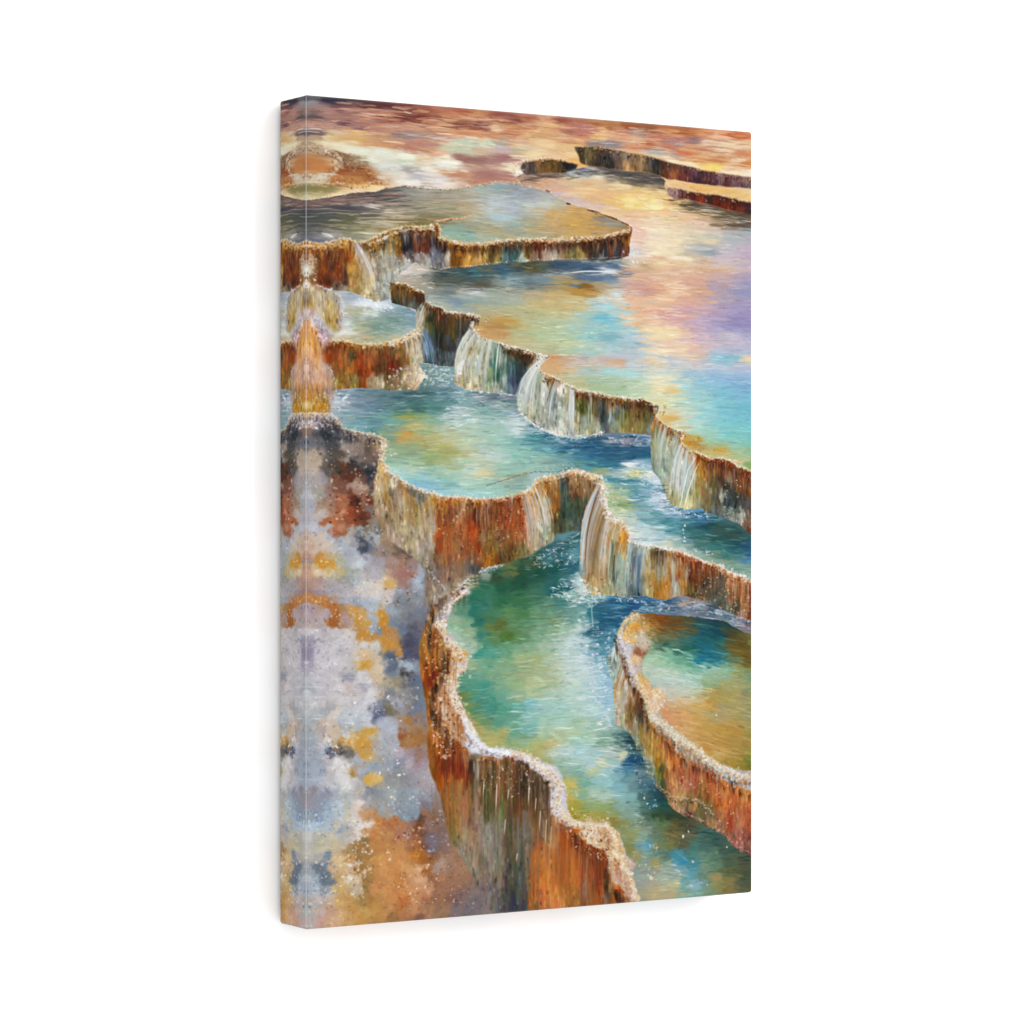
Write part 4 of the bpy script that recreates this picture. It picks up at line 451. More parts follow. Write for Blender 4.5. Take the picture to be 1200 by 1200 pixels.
def flecks(pts, n, pal, r=(.4, 1.3), a=(.5, 1), asp=1.6):
    """Spatter: small round touches through a polygon."""
    p = np.array(nums(pts) if isinstance(pts, str) else np.ravel(pts)).reshape(-1, 2)
    lo, hi = p.min(0), p.max(0); k = 0; tries = 0
    while k < n and tries < n*30:
        tries += 1
        x, y = RNG.uniform(lo[0], hi[0]), RNG.uniform(lo[1], hi[1])
        if not inside(p, np.array([[x]]), np.array([[y]]))[0, 0]: continue
        rr = RNG.uniform(*r)*K*RNG.choice([.6, .75, .9, 1.15]); X, Y = F(x, y); X, Y = float(X), float(Y)
        dab(IMG, X, Y, rr*RNG.uniform(1, asp), rr, RNG.normal(0, .5) if asp > 2.2 else RNG.uniform(0, 3), soft_col(pick(pal), X, Y, .66), a=RNG.uniform(*a)*.9, soft=1., rag=2.)
        k += 1

def drips(top, depth, n, pal, w=(.6, 1.8), a=(.3, .8), t0=0., t1=1., lean=0.):
    """Runs of pigment hanging below an edge."""
    c = Curve(top)
    for i in range(int(n*.6)):
        t = RNG.uniform(t0, t1); x, y = c.at(t); l = (.18+.82*RNG.random()**1.7)*depth
        y = y+RNG.uniform(-1, max(depth-l, 2)*RNG.random())
        wd = RNG.uniform(*w)*RNG.choice([.7, 1.2, 1.8, 2.8]); X, Y = F(x, y+l/2)
        col = soft_col(pick(pal)*(1+RNG.normal(0, .07)), float(X), float(Y), .7)
        s1 = RNG.normal(0, .5); s2 = s1+RNG.normal(0, .7)
        vline([(x, y), (x+lean*l*.35+s1, y+l*.35), (x+lean*l*.7+s2, y+l*.7), (x+lean*l+s2*.7, y+l)], col, wd, wd*RNG.uniform(.25, .8), RNG.uniform(*a)*(.8 if wd < 2 else .6), .6)

def reflect(foot, depth, n, pal, L=(6, 20), w=(1., 3.), a=(.2, .5), t0=0., t1=1.):
    """Dark broken reflections in the water just below the foot of a wall."""
    c = Curve(foot)
    for i in range(n):
        x, y = c.at(RNG.uniform(t0, t1)); l = RNG.uniform(*L); q = abs(RNG.normal(0, .5)); yy = y+1+q*depth
        hline(x-l/2, yy, x+l/2, yy, pick(pal), RNG.uniform(*w), RNG.uniform(*a)*max(0, 1-q*.6), 1.)
# ---- the outlines of the picture (sketch units) -----------------------------------------------------------
SHORE = "350 236 358 235 372 233 388 231 405 228 420 225 440 225 453 220 475 218 503 221 530 222 560 217 585 214 612 216"
LIP_UPPER_BACK = "613 217 640 224 665 238 690 245 703 250 722 256 732 262 740 268"
LIP_UPPER = "350 285 358 284 378 287 392 283 401 280 408 281 418 285 427 284 437 280 450 273 463 269 475 266 490 267 503 266 512 262 515 270 514 279 525 282 545 286 570 286 590 282 610 281 630 280 655 281 680 279 700 278 710 277 728 272 740 268"
FOOT_UPPER = "736 300 728 303 710 306 690 303 677 305 652 304 620 307 600 307 577 309 552 312 530 313 515 316 487 308 473 313 462 332 455 350 440 357 400 345 350 345"
LIP_SUNSET = "462 332 475 333 485 338 497 343 498 352 505 358 517 361 523 366 540 367 555 370 563 372 553 377 552 383 558 390 568 397 583 402 600 407 615 410 627 414 642 417 633 422 630 432 637 438 650 443 663 450 678 457 697 460 715 464 735 467 750 467 763 472 772 476 768 486 777 497 790 503 802 507 797 514 800 522 810 528 823 533 832 537 845 537 855 540 865 547 882 552 890 554"
FOOT_MIDDLE_A = "890 630 882 628 865 613 848 607 827 600 823 595 802 597 790 593 783 588 773 562 763 550 762 510 740 507 720 507 707 508 693 510 677 513 652 510 627 498 607 485 605 463 585 460 560 458 543 455 532 450 533 430 510 428 496 425 492 395 487 383 487 363 458 355"
LIP_LEFT = "350 402 375 401 400 400 420 404 440 404 455 402 470 397 482 391 490 386"
FOOT_LEFT = "498 440 487 457 458 458 440 456 413 455 393 458 350 462"
LIP_CURVE = "350 488 358 487 375 488 395 495 403 503 420 507 437 510 447 513 452 518 449 528 446 537 450 545 455 553 470 563 487 572 503 578 520 582 543 583 560 585 582 584 602 581 623 573 627 563 643 558 655 556 665 552 677 550 690 555 703 557"
LIP_FALLS = "703 557 705 563 706 573 706 583 708 593 714 606 722 613 733 620 738 634 745 637 760 640 773 642 783 645 793 645 807 650 823 657 835 660 848 665 860 672 873 677 890 683"
FOOT_FALLS = "890 730 882 728 863 723 853 718 840 718 833 708 817 697 798 700 790 705 773 702 757 698 740 702 718 698 690 697 678 672 682 610 687 593 695 580 703 563"
FOOT_CURVE = "678 622 653 625 648 635 633 643 625 648 620 653 603 657 588 662 565 668 552 672 543 680 510 690 505 680"
INNER_GREEN = "552 692 538 702 528 710 528 720 522 730 520 740 532 750 535 760 548 768 547 783 532 797 537 817 543 833 550 845 558 858 558 865 567 873 580 877 597 878 610 882 630 890 647 898 658 910 662 923 663 940 668 957 677 962 690 965 708 963 723 973 730 987 733 1002 742 1010 740 1027 745 1040 748 1058 750 1070"
OUTER_GREEN = "545 690 527 697 515 707 510 722 509 737 518 750 530 760 528 777 520 792 514 805 511 820 518 838 532 858 537 870 550 878 565 885 582 887 593 885 608 883 617 895 627 905 637 908 648 918 643 927 638 937 643 947 653 960 667 967 682 973 687 987 698 992 707 995 712 1004 714 1018 718 1032 730 1042 742 1062"
EDGE_ROCK = "440 555 436 580 440 605 448 627 470 643 487 657 503 672 510 690 505 715 499 730 491 757 492 787 500 833 502 853 500 868 503 902 510 918 518 943 527 983 540 1002 552 1027 577 1072 580 1100"
INNER_SMALL = "740 714 747 719 760 718 773 720 793 721 815 723 832 725 848 727 865 737 890 748"
RIM_SMALL_IN = "752 726 753 740 762 753 757 765 752 778 753 790 763 803 775 806 780 820 771 833 777 845 793 860 807 868 810 875 827 885 835 893 850 897 860 902 873 903 890 901"
CREST_SMALL = "747 717 738 720 728 730 723 743 724 755 732 768 737 785 745 803 753 817 757 830 760 842 770 852 780 862 786 868 793 876 805 888 823 896 835 903 843 912 857 918 870 923 890 928"
FOOT_SMALL = "890 1006 882 1003 868 998 857 990 847 978 835 972 817 962 798 955 783 942 780 933 768 918 757 905 753 888 745 877 743 868 737 858 720 847 718 800 710 772 722 753"

def poly(*parts):
    v = []
    for q in parts: v += nums(q) if isinstance(q, str) else list(q)
    return np.array(v).reshape(-1, 2)
def rev(s):
    return list(np.array(nums(s)).reshape(-1, 2)[::-1].ravel())

CREAM = ['f0e0c4', 'e4ccA4'.lower(), 'f4ecdc', 'd8b888', 'e8d4b4', 'ccA878'.lower(), 'f4f0e8', 'dcc4a4']
WHITE = ['f4f4f4', 'e8eef2', 'ffffff', 'd8e4ea', 'e8e4e4', 'f0f0ea']
OCHRE = ['b07838', 'c8924c', '8c5c28', 'd0a060', 'a06428', 'e0b878']
BROWN = ['6a4020', '4c3020', '7c4c28', '3a2a24', '8c5a30', '5a3824']
RUST = ['8c4a26', 'a86432', '703a20', 'b87a40', '5c2e1e', 'c08a4c']
FALL = ['e8eef2', 'd0dce4', 'f4f4f0', 'b8ccd4', 'c8d4d0', 'a8bcc8', 'e0dcc8']

def paint():
    # far terrace flats
    wash('terrain', poly("345 100 895 100 895 300 345 300"), 'h', 2.4, 1., 1500, (8, 30), (1.2, 4.2), .05, warp=3, eps=8, p=2., mix=4, ang=.03, gain=(1.05, 1.1, 1.08), warm=.95, sat=.8)
    # sunset pool and the upper pool
    wash('pool_sunset', poly("605 206 612 203 637 203 660 203 675 198 690 195 707 197 732 200 757 202 773 206 780 212 778 216 782 228 790 232 807 234 832 240 857 247 895 254 895 560", rev(LIP_SUNSET), "455 330 480 312 520 290"), 'h', 2.4, 1., 2600, (10, 36), (1.6, 5), 0.025, warp=3, p=1.8, eps=14, mix=5, sat=.93, gain=(1.01, .995, .97))
    wash('pool_upper', poly(SHORE, LIP_UPPER_BACK, rev(LIP_UPPER)), 'h', 2.4, 1., 1000, (8, 28), (1.4, 4), 0.03, warp=3, p=1.8, eps=14, mix=5, gain=(.95, .95, .93))
    # steps on the far shore
    wash('step_small', poly("612 191 627 188 643 187 660 188 665 190 677 192 675 198 660 203 637 203 618 205 613 203 610 197"), 'v', 1, 1.6, 160, (3, 8), (.8, 2), .1, rag=1.5, warp=2, sat=.4, blur=1, gain=(1.04, .97, .86), warm=.85)
    wash('step_far', poly("673 172 690 172 700 172 723 176 750 181 762 183 773 187 783 190 807 195 823 199 840 202 863 205 890 209 890 221 857 219 833 217 810 214 790 211 780 209 773 206 757 202 732 200 707 197 690 195 680 191 677 180"), 'v', 1, 1.5, 700, (4, 12), (.8, 2.2), .1, rag=1.5, warp=2, sat=.4, blur=1, gain=(1.04, .97, .86), warm=.85)
    wash('slab_top', poly("778 213 790 211 810 214 833 217 857 220 890 222 890 237 863 232 840 227 823 225 797 220 783 218"), 'h', 2, 1, 120, (6, 20), (.8, 2), .03, rag=1.2)
    wash('slab_face', poly("781 220 797 221 807 224 828 227 840 228 857 232 873 236 890 238 890 254 857 247 832 240 807 234 790 232 782 228"), 'v', 1, 1.3, 350, (3, 9), (.8, 2), .1, rag=1.5, warp=2, sat=.4, blur=1, gain=(1.04, .97, .86), warm=.85)
    far_details()
    # wall under the upper pool
    wash('wall_upper', poly(LIP_UPPER, FOOT_UPPER), 'v', 1., 1.6, 900, (3, 12), (1.0, 3.4), 0.1, rag=1.8, warp=3, p=2.2, eps=4, mix=1.5, sat=.6, gain=(1.01, .965, .85), warm=1.)
    wash('pool_left', poly("385 340 412 342 440 354 458 352 462 340 480 362 490 368 492 385", rev(LIP_LEFT)), 'h', 2., 1., 420, (6, 18), (1.2, 3), 0.05, p=1.8, eps=14, mix=5)
    wash('wall_left', poly(LIP_LEFT, "498 400", FOOT_LEFT), 'v', 1., 1.6, 800, (4, 14), (1.2, 4), 0.1, rag=1.8, warp=3, p=2.2, eps=4, mix=1.5, sat=.6, gain=(1.01, .965, .85), warm=1.)
    wash('pool_middle', poly("345 462", rev(FOOT_LEFT), "490 425 510 428 533 428 545 455 605 463 607 478 700 500 762 490 775 510 800 530 840 550 890 570 890 690", rev(LIP_FALLS), rev(LIP_CURVE)), 'h', 2.2, 1., 2300, (7, 26), (1.4, 4.4), 0.045, warp=3, p=1.8, eps=14, mix=5, sat=.86)
    wash('wall_middle', poly("456 332", LIP_SUNSET.split(' 768 486')[0], "764 500 763 512", FOOT_MIDDLE_A[FOOT_MIDDLE_A.index('762 510'):]), 'v', 1., 1.8, 1300, (5, 18), (1.2, 4), 0.1, rag=1.5, warp=3, p=2.2, eps=4, mix=1.5, sat=.6, gain=(1.01, .965, .85), warm=1.)
    wash('wall_right', poly("768 486 777 497 790 503 802 507 797 514 800 522 810 528 823 533 832 537 845 537 855 540 865 547 882 552 890 554", FOOT_MIDDLE_A[:FOOT_MIDDLE_A.index('762 510')], "762 500"), 'v', 1., 1.8, 900, (5, 18), (1.2, 4), 0.1, rag=1.5, warp=3, p=2.2, eps=4, mix=1.5, sat=.6, gain=(1.01, .965, .85), warm=1.)
    # rock flank on the left, green pool, curving wall
    wash('rock', poly("345 487", LIP_CURVE.split(' 455 553')[0], "460 600 520 690 530 760 530 860 560 960 600 1100 345 1100"), 'b', 1., 1., 1700, (3, 11), (2, 7), .03, rag=2.5, warp=9, a=.4, p=2.0, eps=14, mix=5, crisp=.14, sat=.66, warm=.86, lift=.05)
    wash('pool_green', poly("505 700 510 655 600 640 690 600 700 680 760 690 800 705 800 860 850 930 890 960 890 1060 750 1075", rev(INNER_GREEN)), 'h', 1.3, 1., 2600, (6, 18), (2, 6), 0.035, warp=5, ang=.06, p=1.8, eps=14, mix=5, angj=.35, sat=.88, gain=(.97, .97, .96))
    wash('wall_curve', poly(LIP_CURVE[LIP_CURVE.index('449 528'):], "703 575 690 625", FOOT_CURVE, "503 672 487 657 470 643 448 627 440 605 436 580 440 555"), 'v', 1., 1.7, 1300, (5, 22), (1.5, 5), 0.1, rag=2, warp=3, p=2.2, eps=4, mix=1.5, blur=1, sat=.6, gain=(1.01, .965, .85), warm=1.)
    wash('wall_curve', poly("498 655 520 664 562 662 560 684 546 692 530 704 514 718 498 712"), 'v', 1., 1.3, 120, (5, 16), (2, 5), .08, rag=4, blur=3, warp=5, p=1.8, eps=14, mix=3, sat=.6, gain=(1.01, .965, .85), warm=1.)
    wash('wall_falls', poly(LIP_FALLS, FOOT_FALLS), 'v', 1., 1.8, 1300, (5, 22), (1.4, 4.5), 0.1, rag=1.5, warp=3, p=2.2, eps=4, mix=1.5, sat=.6, gain=(1.01, .965, .85), warm=1.)
    wash('shore', poly("747 714 760 705 775 704 798 698 817 694 835 705 845 714 865 722 890 728 890 750 865 737 848 727 832 724 793 721 773 720"), 'h', 1.8, 1, 500, (3, 12), (.6, 1.8), .1, rag=2, sat=.6)
    wash('pool_small', poly("745 716", INNER_SMALL, "890 905", rev(RIM_SMALL_IN), "745 735"), 'h', 1.4, 1., 1400, (6, 22), (2, 6), 0.03, warp=5, ang=.16, p=1.8, eps=14, mix=5, angj=.25)
    wash('rim_small', poly(CREST_SMALL, rev(RIM_SMALL_IN)), 'b', 1, 1, 900, (2, 5), (1, 2.4), .1, rag=5, blur=2, sat=.6)
    wash('wall_small', poly(CREST_SMALL, FOOT_SMALL), 'v', 1., 1.8, 1100, (5, 20), (1.5, 5), 0.1, rag=1.5, warp=3, p=2.2, eps=4, mix=1.5, sat=.6, gain=(1.01, .965, .85), warm=1.)
    wash('wall_front', poly("535 692", OUTER_GREEN, "742 1075 590 1100 580 1100", rev(EDGE_ROCK)[2:34], "510 700"), 'v', 1., 2., 1500, (10, 40), (2, 7), 0.1, rag=2, warp=3, blur=1, p=2.2, eps=4, mix=1.5, sat=.6, gain=(1.01, .965, .85), warm=1.)
    rim_green()
    details()
    mounds()
    finish()

def far_details():
    # thin pale and dark seams between the terrace tiles, salt crust round the orange pan
    ripples("360 118 880 160 880 205 800 190 680 168 615 182 520 180 460 172 360 160", 260, ['e8c8a8', 'e4b890', 'f0d8c0', 'dca880', 'd89870', 'cc8058'], (8, 34), (.5, 1.8), (.3, .85), .07)
    ripples("360 116 880 160 880 200 800 186 680 165 560 160 360 150", 170, ['7a4038', '8c5048', '9a5840', '7a4c48', 'a86048', 'b86c48'], (8, 30), (.5, 1.4), (.2, .55), .07)
    ripples("372 165 460 172 530 185 540 205 500 214 440 214 420 195 400 178", 110, ['e8dccc', 'e0d0b8', 'd8c8b8', 'f0e8dc'], (4, 14), (.5, 1.3), (.3, .8), .05)
    flecks("360 172 392 172 412 190 430 208 440 214 400 220 360 214 386 205 392 195 386 184 360 178", 130, ['d8c0a0', 'e0ccb0', 'c8a880', '8a5c3c', '9a6840'], (.5, 1.3), (.5, .9))
    flecks("392 178 425 182 440 205 440 214 420 200 400 196", 60, ['6a4030', '7a5038', '8a5a3c', 'a06838'], (.4, 1.2), (.5, .9), 2.5)
    ripples("400 118 880 160 880 205 800 190 760 178 680 166 560 168 470 165 380 150", 260, ['e4ac84', 'd8966c', 'ecc098', 'd08860', 'e0a888', 'e8b884', 'c07858', 'd8b0a0'], (10, 36), (1.4, 3.6), (.25, .55), .08)
    crust(SHORE, 2.6, ['e8d4c0', 'f0e0d0', 'dcc0a0'], ['d8a878', 'c89060', 'e0c0a0'], ['7a5c50', '6a5050', 'a88868'], .9, (.5, 1.4), -.5)
    crust("360 214 380 216 400 216 420 219 440 214 455 214", 4, ['e0c098', 'd8b080', 'e8d0b0'], OCHRE, ['a07848', '8a6038'], .9, (.6, 1.5), fr=0)
    crust("360 173 380 175 393 182 399 191 393 200 378 206 358 209", 6, ['e0ccb0', 'd8c0a0', 'c8a888'], ['d0b898', 'c89c78', 'e8d8c0'], ['b08860', 'c8a078', '9a6c48'], .5, (.6, 1.6), 0, fr=0, a=.6)
    flecks("390 178 430 190 436 206 410 200 394 196", 60, ['8a4c2c', 'b87848', 'd8bc98', '6a4834', 'c89060'], (.5, 1.4), (.4, .85), 3)
    pen("458 221 468 219 476 218 481 219", '6a5860', .8, .6); pen("484 219 500 218 512 220", 'a08890', .6, .5)
    crust("613 217 606 209 606 203 600 197 606 193 612 190 625 187 645 186 662 188", 2.6, ['f0d8c0', 'e8c8a8', 'f4e4d0'], ['e0b890', 'c89870'], ['8a6850', '6a4a40'], 1., (.5, 1.3), -.8)
    flecks("604 192 616 190 616 212 606 208", 16, ['6a4848', 'e8d0b8', '7a5a50'], (.5, 1.2))
    crust(LIP_UPPER_BACK, 1.6, ['e8d0b8', 'f0dcc0'], ['b89070', 'c8a080'], ['7a6058', '8a6848'], .9, (.4, 1.))
    pen("690 246 703 250 714 254 722 257", '8a5c30', 1.6); pen("728 260 736 264 740 268", '8a5c30', 1.5); pen("664 238 668 239", '704838', 2.); pen("640 223 644 225", '906868', 1.6)
    reflect("612 206 637 204 662 204 690 197 740 202 775 208", 9, 90, ['4a4640', '5c5648', '3f4448', '6a5c48', '8a7c68'], (8, 24), (.8, 2.2), (.35, .7))
    reflect("785 230 832 241 857 248 882 254", 14, 80, ['4a4038', '5c4c38', '3a3838', '6c5c48', '88745c'], (8, 28), (.8, 2.2), (.35, .7))
    for e_ in ("614 190 630 187 650 187 664 189", "676 173 700 173 723 177 750 182 773 188 807 196 840 203 882 209", "782 221 807 225 840 230 882 238"):
        lumps(Curve(e_), 5, ['e8c898', 'dcb080', 'c89868'], ['a8804c', '8c6444', 'b08c60'], ['4c3828', '5c4030', '3c3030'], 0, 0., 1.)
    ripples("468 314 506 316 510 336 492 344 476 332", 50, ['c8c8c0', '8c9c9c', 'e4e0d8', 'a8a090', '6c7c80'], (4, 16), (.8, 2.), (.3, .7), .1)
    # far steps: light top edges, shadowed joints, wet reflections
    crust("676 172 700 172 723 176 750 181 762 183 773 187", 1.8, ['e8c088', 'd8a868', 'e0b078'], ['7a6048', '8a7060'], ['4a3c38', '5a4a48'], 1., (.4, 1.1))
    crust("773 187 807 195 840 202 863 205 882 208", 1.6, ['e8c8a0', 'e0b890'], ['7a5048', '6a4040'], ['5a3838', '704848'], .8, (.4, 1.1))
    crust("781 219 807 223 828 226 857 231 882 236", 1.6, ['e8bc80', 'e4c090'], ['8a6058', '6a4038'], ['4a2c28', '703828'], .8, (.4, 1.1))
    flecks("781 222 830 230 880 244 880 251 830 238 784 228", 30, ['d8c0b0', 'c89878', 'b06040'], (.3, .8))
    drips("676 173 723 177 762 184", 16, 50, ['c8a888', 'a88868', '4a3c3c', '3a3440', '8a7060', 'b8a898'], (.4, 1.2), (.3, .7))
    drips("773 189 807 197 860 206", 14, 40, ['4a2c30', '8a5868', 'b06838', '9a7888', '5a3440'], (.4, 1.2), (.3, .7))
    ripples("660 197 690 198 775 208 778 217 745 214 680 206 655 206", 60, ['b8c0c8', '4a4a50', '8a8880', 'd8d0c0', '3f4248', 'e8e4dc'], (5, 22), (.4, .9), (.4, .8), .07)
    ripples("618 204 655 204 660 208 620 210", 12, ['705850', 'e8d0b8', '9a8078'], (8, 20), (.4, .8), (.4, .8))
    ripples("790 234 880 254 882 272 850 264 810 246", 60, ['3f3a34', '5a5048', '8a8070', 'f0e4d0', 'c8b8a0', '4a4444'], (8, 30), (.4, 1.1), (.4, .9), .1)
    ripples("720 216 782 220 782 232 740 240", 26, ['f8e8c0', 'f4dca8', 'e8c080', 'fff4dc'], (6, 20), (.5, 1.2), (.3, .7), .1)
    ripples("640 212 700 212 730 216 780 226 790 250 740 262 700 248 660 230", 90, ['ecb87c', 'f0c480', 'e8b088', 'f4d090', 'e4a878'], (14, 44), (2., 5.), (.25, .5), .08)
    ripples("722 226 775 228 790 244 740 246", 30, ['f8d880', 'f4cc74', 'fce4a0'], (10, 30), (2., 5.), (.3, .55), .08)
    ripples("740 250 800 250 850 262 840 290 760 300 742 290", 40, ['f4d8b0', 'f0c8a4', 'ecc0a8', 'f8e4c4'], (12, 40), (2., 5.), (.2, .45), .1)
    ripples("738 300 830 300 830 375 790 410 760 400 735 360", 90, ['ecb890', 'e4a888', 'f0c8a0', 'dca08c', 'f0d4b0'], (14, 44), (1.8, 4.6), (.2, .42), .06)
    ripples("725 232 765 230 785 240 765 250 735 248", 34, ['fce8a4', 'f8dc88', 'fff0c0'], (10, 26), (2., 4.6), (.3, .6), .06)
    ripples("752 250 796 250 806 300 790 340 800 400 786 474 766 474 760 400 766 340 748 300", 120, ['fff2d8', 'fce8c0', 'f8dcb0', 'fff6e4'], (8, 26), (1., 2.8), (.22, .5), .05)
    ripples("738 236 800 240 800 305 745 300", 40, ['fcf0dc', 'f8e4c4', 'f4e0cc', 'fff6e8'], (6, 22), (.6, 1.6), (.3, .75), .12)

def rim_green():
    m = poly(OUTER_GREEN, rev(INNER_GREEN))
    S['rim_green'] = '540 698 c8b8b0;530 702 c0b4bc;522 715 c4bcc8;516 730 c8c0c4;515 742 c0b4b8;525 752 b8b0c0;534 765 d8b890;540 772 d8a050;535 785 c8b4b4;542 780 d0ccd4;528 790 d0a880;522 805 d8b090;530 810 d0b8a0;520 820 d8b898;530 830 d8c8bc;535 845 c8a890;540 855 c8c0cc;548 868 c8c8d8;556 872 d8d4dc;570 881 e0dcdc;590 883 dcd8dc;605 880 b8a090;622 890 d8cfc8;640 902 d8d0cc;650 912 d8d0d0;652 925 d0ccd0;648 935 c8c0cc;655 950 d0c8c8;668 960 d8b898;685 966 dcc8b0;700 972 d8b898;712 985 d0ac80;722 990 d8b078;725 1005 d8b898;730 1020 d0b4a4;735 1035 d0b0a0;742 1045 c8b0a8'
    wash('rim_green', m, 'b', 1, 1, 900, (2, 5), (1, 2.4), .12, rag=7, blur=2, sat=.6)
    flecks(OUTER_GREEN+' '+' '.join('%g' % v for v in rev(INNER_GREEN)), 420, ['c89c68', 'a88060', '8c6c58', 'e8dccc', 'b0a8b0', 'd8b888', 'f4f0ec'], (.6, 1.8), (.35, .8), 1.8)
def details():
    # hollows under the lips: deep, soft and uneven
    for e_, dep, n_ in (("462 336 497 347 503 358 523 368 553 375", 22, 30), ("586 406 628 417", 20, 14), ("668 456 700 464 735 470 765 475", 22, 30), ("824 537 845 541 865 550 882 556", 26, 26),
                        ("385 406 420 408 455 406 476 400", 24, 40), ("430 288 470 272 512 270 520 286 600 287 700 283 738 274", 14, 80), ("455 560 487 578 520 588 560 590 600 588 618 582", 34, 70),
                        ("628 572 655 562 690 562", 34, 30), ("737 640 773 647 807 656 848 672 882 690", 26, 60), ("728 770 745 806 760 846 786 872 823 900 857 922 882 932", 30, 70)):
        drips(e_, dep, n_, ['3a2818', '4a3220', '54402c', '2c2820', '5c3a20'], (2., 4.6), (.18, .42))
    for e_, dep, n_ in (("515 588 560 592 600 590 618 584", 46, 60), ("785 650 807 656 848 672 882 690", 36, 50), ("790 880 823 902 857 924 882 934", 60, 70), ("385 406 420 410 455 408", 40, 40), ("824 540 845 543 882 558", 34, 30)):
        drips(e_, dep, n_, ['c88440', 'b87434', 'd09c5c', 'c09060', 'a86830'], (1.4, 3.6), (.25, .55))
    reflect("515 316 530 313 552 312 577 309 600 307 652 304 700 303 732 301", 26, 130, ['2c4450', '34485c', '3a4a48', '28505c', '4a5040'])
    reflect("393 458 440 456 487 457 530 452 560 459 605 464", 26, 120, ['34606a', '2c5458', '3c6478', '486878'])
    reflect("607 480 627 499 652 511 677 514 707 509 762 511", 26, 130, ['1c4c64', '245a74', '1f4a5c', '2c6474'])
    reflect("773 563 783 589 802 598 825 598 848 608 882 630", 24, 110, ['1c4c54', '24505c', '2c5048', '1f5468'])
    reflect("543 682 565 669 603 658 625 649 648 637 678 624", 28, 110, ['1c4838', '205444', '2c5c48', '184c50'])
    reflect("682 690 698 698 740 703 773 703 798 701", 12, 60, ['1c4468', '245078', '183c58'])
    reflect("718 848 737 859 755 890 770 920 783 942 817 963 857 990 882 1003", 30, 130, ['1c4448', '24504c', '30543c', '1c4058', '3c4c38'])
    # ---------------- upper pool, its lip and wall
    ripples("360 240 440 226 530 224 520 255 450 265 400 272 360 275", 72, ['c8bcb0', 'b0a898', '4a4a50', '5c5c5c', 'a08868', 'd8ccbc', '686c60'], (8, 30), (.4, 1.), (.25, .7))
    ripples("530 224 620 218 690 248 725 262 700 272 560 276 540 250", 72, ['e0e4e0', 'd0d8dc', 'e8d0a0', '98a8a8', 'c89858', 'f0ece0'], (6, 26), (.4, 1.), (.25, .65))
    ripples("360 240 440 228 530 224 520 255 450 265 400 272 360 275", 90, ['c8bcb0', 'd8c8b4', 'b8a484', 'a89480', 'e0d4c4', '5c5450', '787060'], (12, 44), (.5, 1.6), (.35, .8))
    ripples("360 240 400 232 470 224 540 226 530 240 440 240", 40, ['c09880', 'b08c7c', 'd0b098', 'a88878'], (14, 40), (1.2, 3.), (.25, .5))
    hline(424, 240, 447, 246, hexc('e8dcd4'), 1., .9); hline(448, 248, 462, 250, hexc('f0dcc0'), .9, .9); hline(414, 261, 447, 263, hexc('e0d0c0'), 1., .8); hline(376, 273, 391, 279, hexc('ece8e8'), 1.3, .9); hline(421, 273, 447, 274, hexc('ece0d0'), 1., .8)
    pen("510 259 525 257 540 256 552 253", 'd8a880', 1.4); pen("522 259 530 257", '8a5840', 1.)
    drips("350 290 375 292 410 290", 46, 90, RUST+BROWN, (.7, 2.4), (.3, .8))
    drips("470 270 510 270 516 288", 34, 70, ['2c2830', '3a3440', '74402c', '5a3430', '8a88a0', '4a5070', 'a0a4b8'], (.6, 2.), (.35, .85))
    drips("520 286 600 286 660 284 735 276", 20, 150, ['3f3a3c', '7a5020', 'a87030', '2c5c70', '4a3430', 'c8a070', '6a3c2c', 'b0a8a0', '5a4838'], (.6, 1.8), (.3, .8))
    drips("700 282 728 277 738 272", 26, 34, ['e8d8c0', 'dcc8b0', '3c3440', '4a3030', 'b08860', 'f0e4d0'], (.5, 1.1), (.5, .95), lean=-.05)
    crust(LIP_UPPER, 4.2, ['e8c89c', 'f0dcc0', 'd8a860', 'f4e8d4'], OCHRE+['7c4c28'], BROWN+['a06428'], 1.25, (.6, 1.7), .3)
    crust("513 279 525 283 545 287 570 287 590 283 610 282 655 282 680 280 710 278 728 273 738 269", 5, ['f0dcc0', 'e0b080'], ['7c4c28', 'a06430', 'c88848', '5a3424'], ['4a2c20', '6a3c28', '8a5430'], .7, (.6, 1.7), 1.5)
    crust("350 288 375 290 392 287 408 285", 6, ['e8c898', 'f0dcc0', 'd8a050'], ['d09848', 'c08038', 'e0c090'], ['a86030', '8a4c28'], .9, (.8, 2.), 1.)
    crust("430 286 450 278 470 268 490 268 508 266", 7, ['e0c090', 'c89850', 'f0e0c8', 'd8d4d8'], ['b08848', '8a6430', 'a8a09c'], ['7a5c38', '5a4430', '98989c'], .8, (.6, 1.8), 3)
    flecks("425 286 450 284 468 300 470 325 458 345 440 350 432 320", 170, ['e0dcd8', 'c8c0b8', '8a7858', 'a8b0b8', 'c8a868', 'f0ece8', '9a8868'], (.5, 1.4), (.4, .9), 1.8)
    flecks("468 296 512 296 520 306 480 312", 50, ['c8ccdc', 'a8acc4', 'e0e0e8', '6a7090'], (.4, 1.1), (.5, .9))
    fall("409 284 420 286", "427 355 444 358", 44, ['d8d0e0', 'f0ecf0', 'b8b0c8', 'e8e4ec', 'a8a0b0', 'c8b898', '988c88', '8c7c68'], (.5, 1.2), (.3, .65), .2)
    fall("414 284 418 285", "436 356 442 358", 10, ['ffffff', 'f4f0f4', 'e4e0ec'], (.4, .9), (.4, .8), .2)
    crust("462 320 474 313 488 309 515 316 530 313 552 312 577 309 600 306 652 304 700 303 735 301", 1.6, WHITE, ['c8ccd0', 'b8a898'], ['88909c', '6a7480'], .6, (.4, 1.), 0, a=.6)
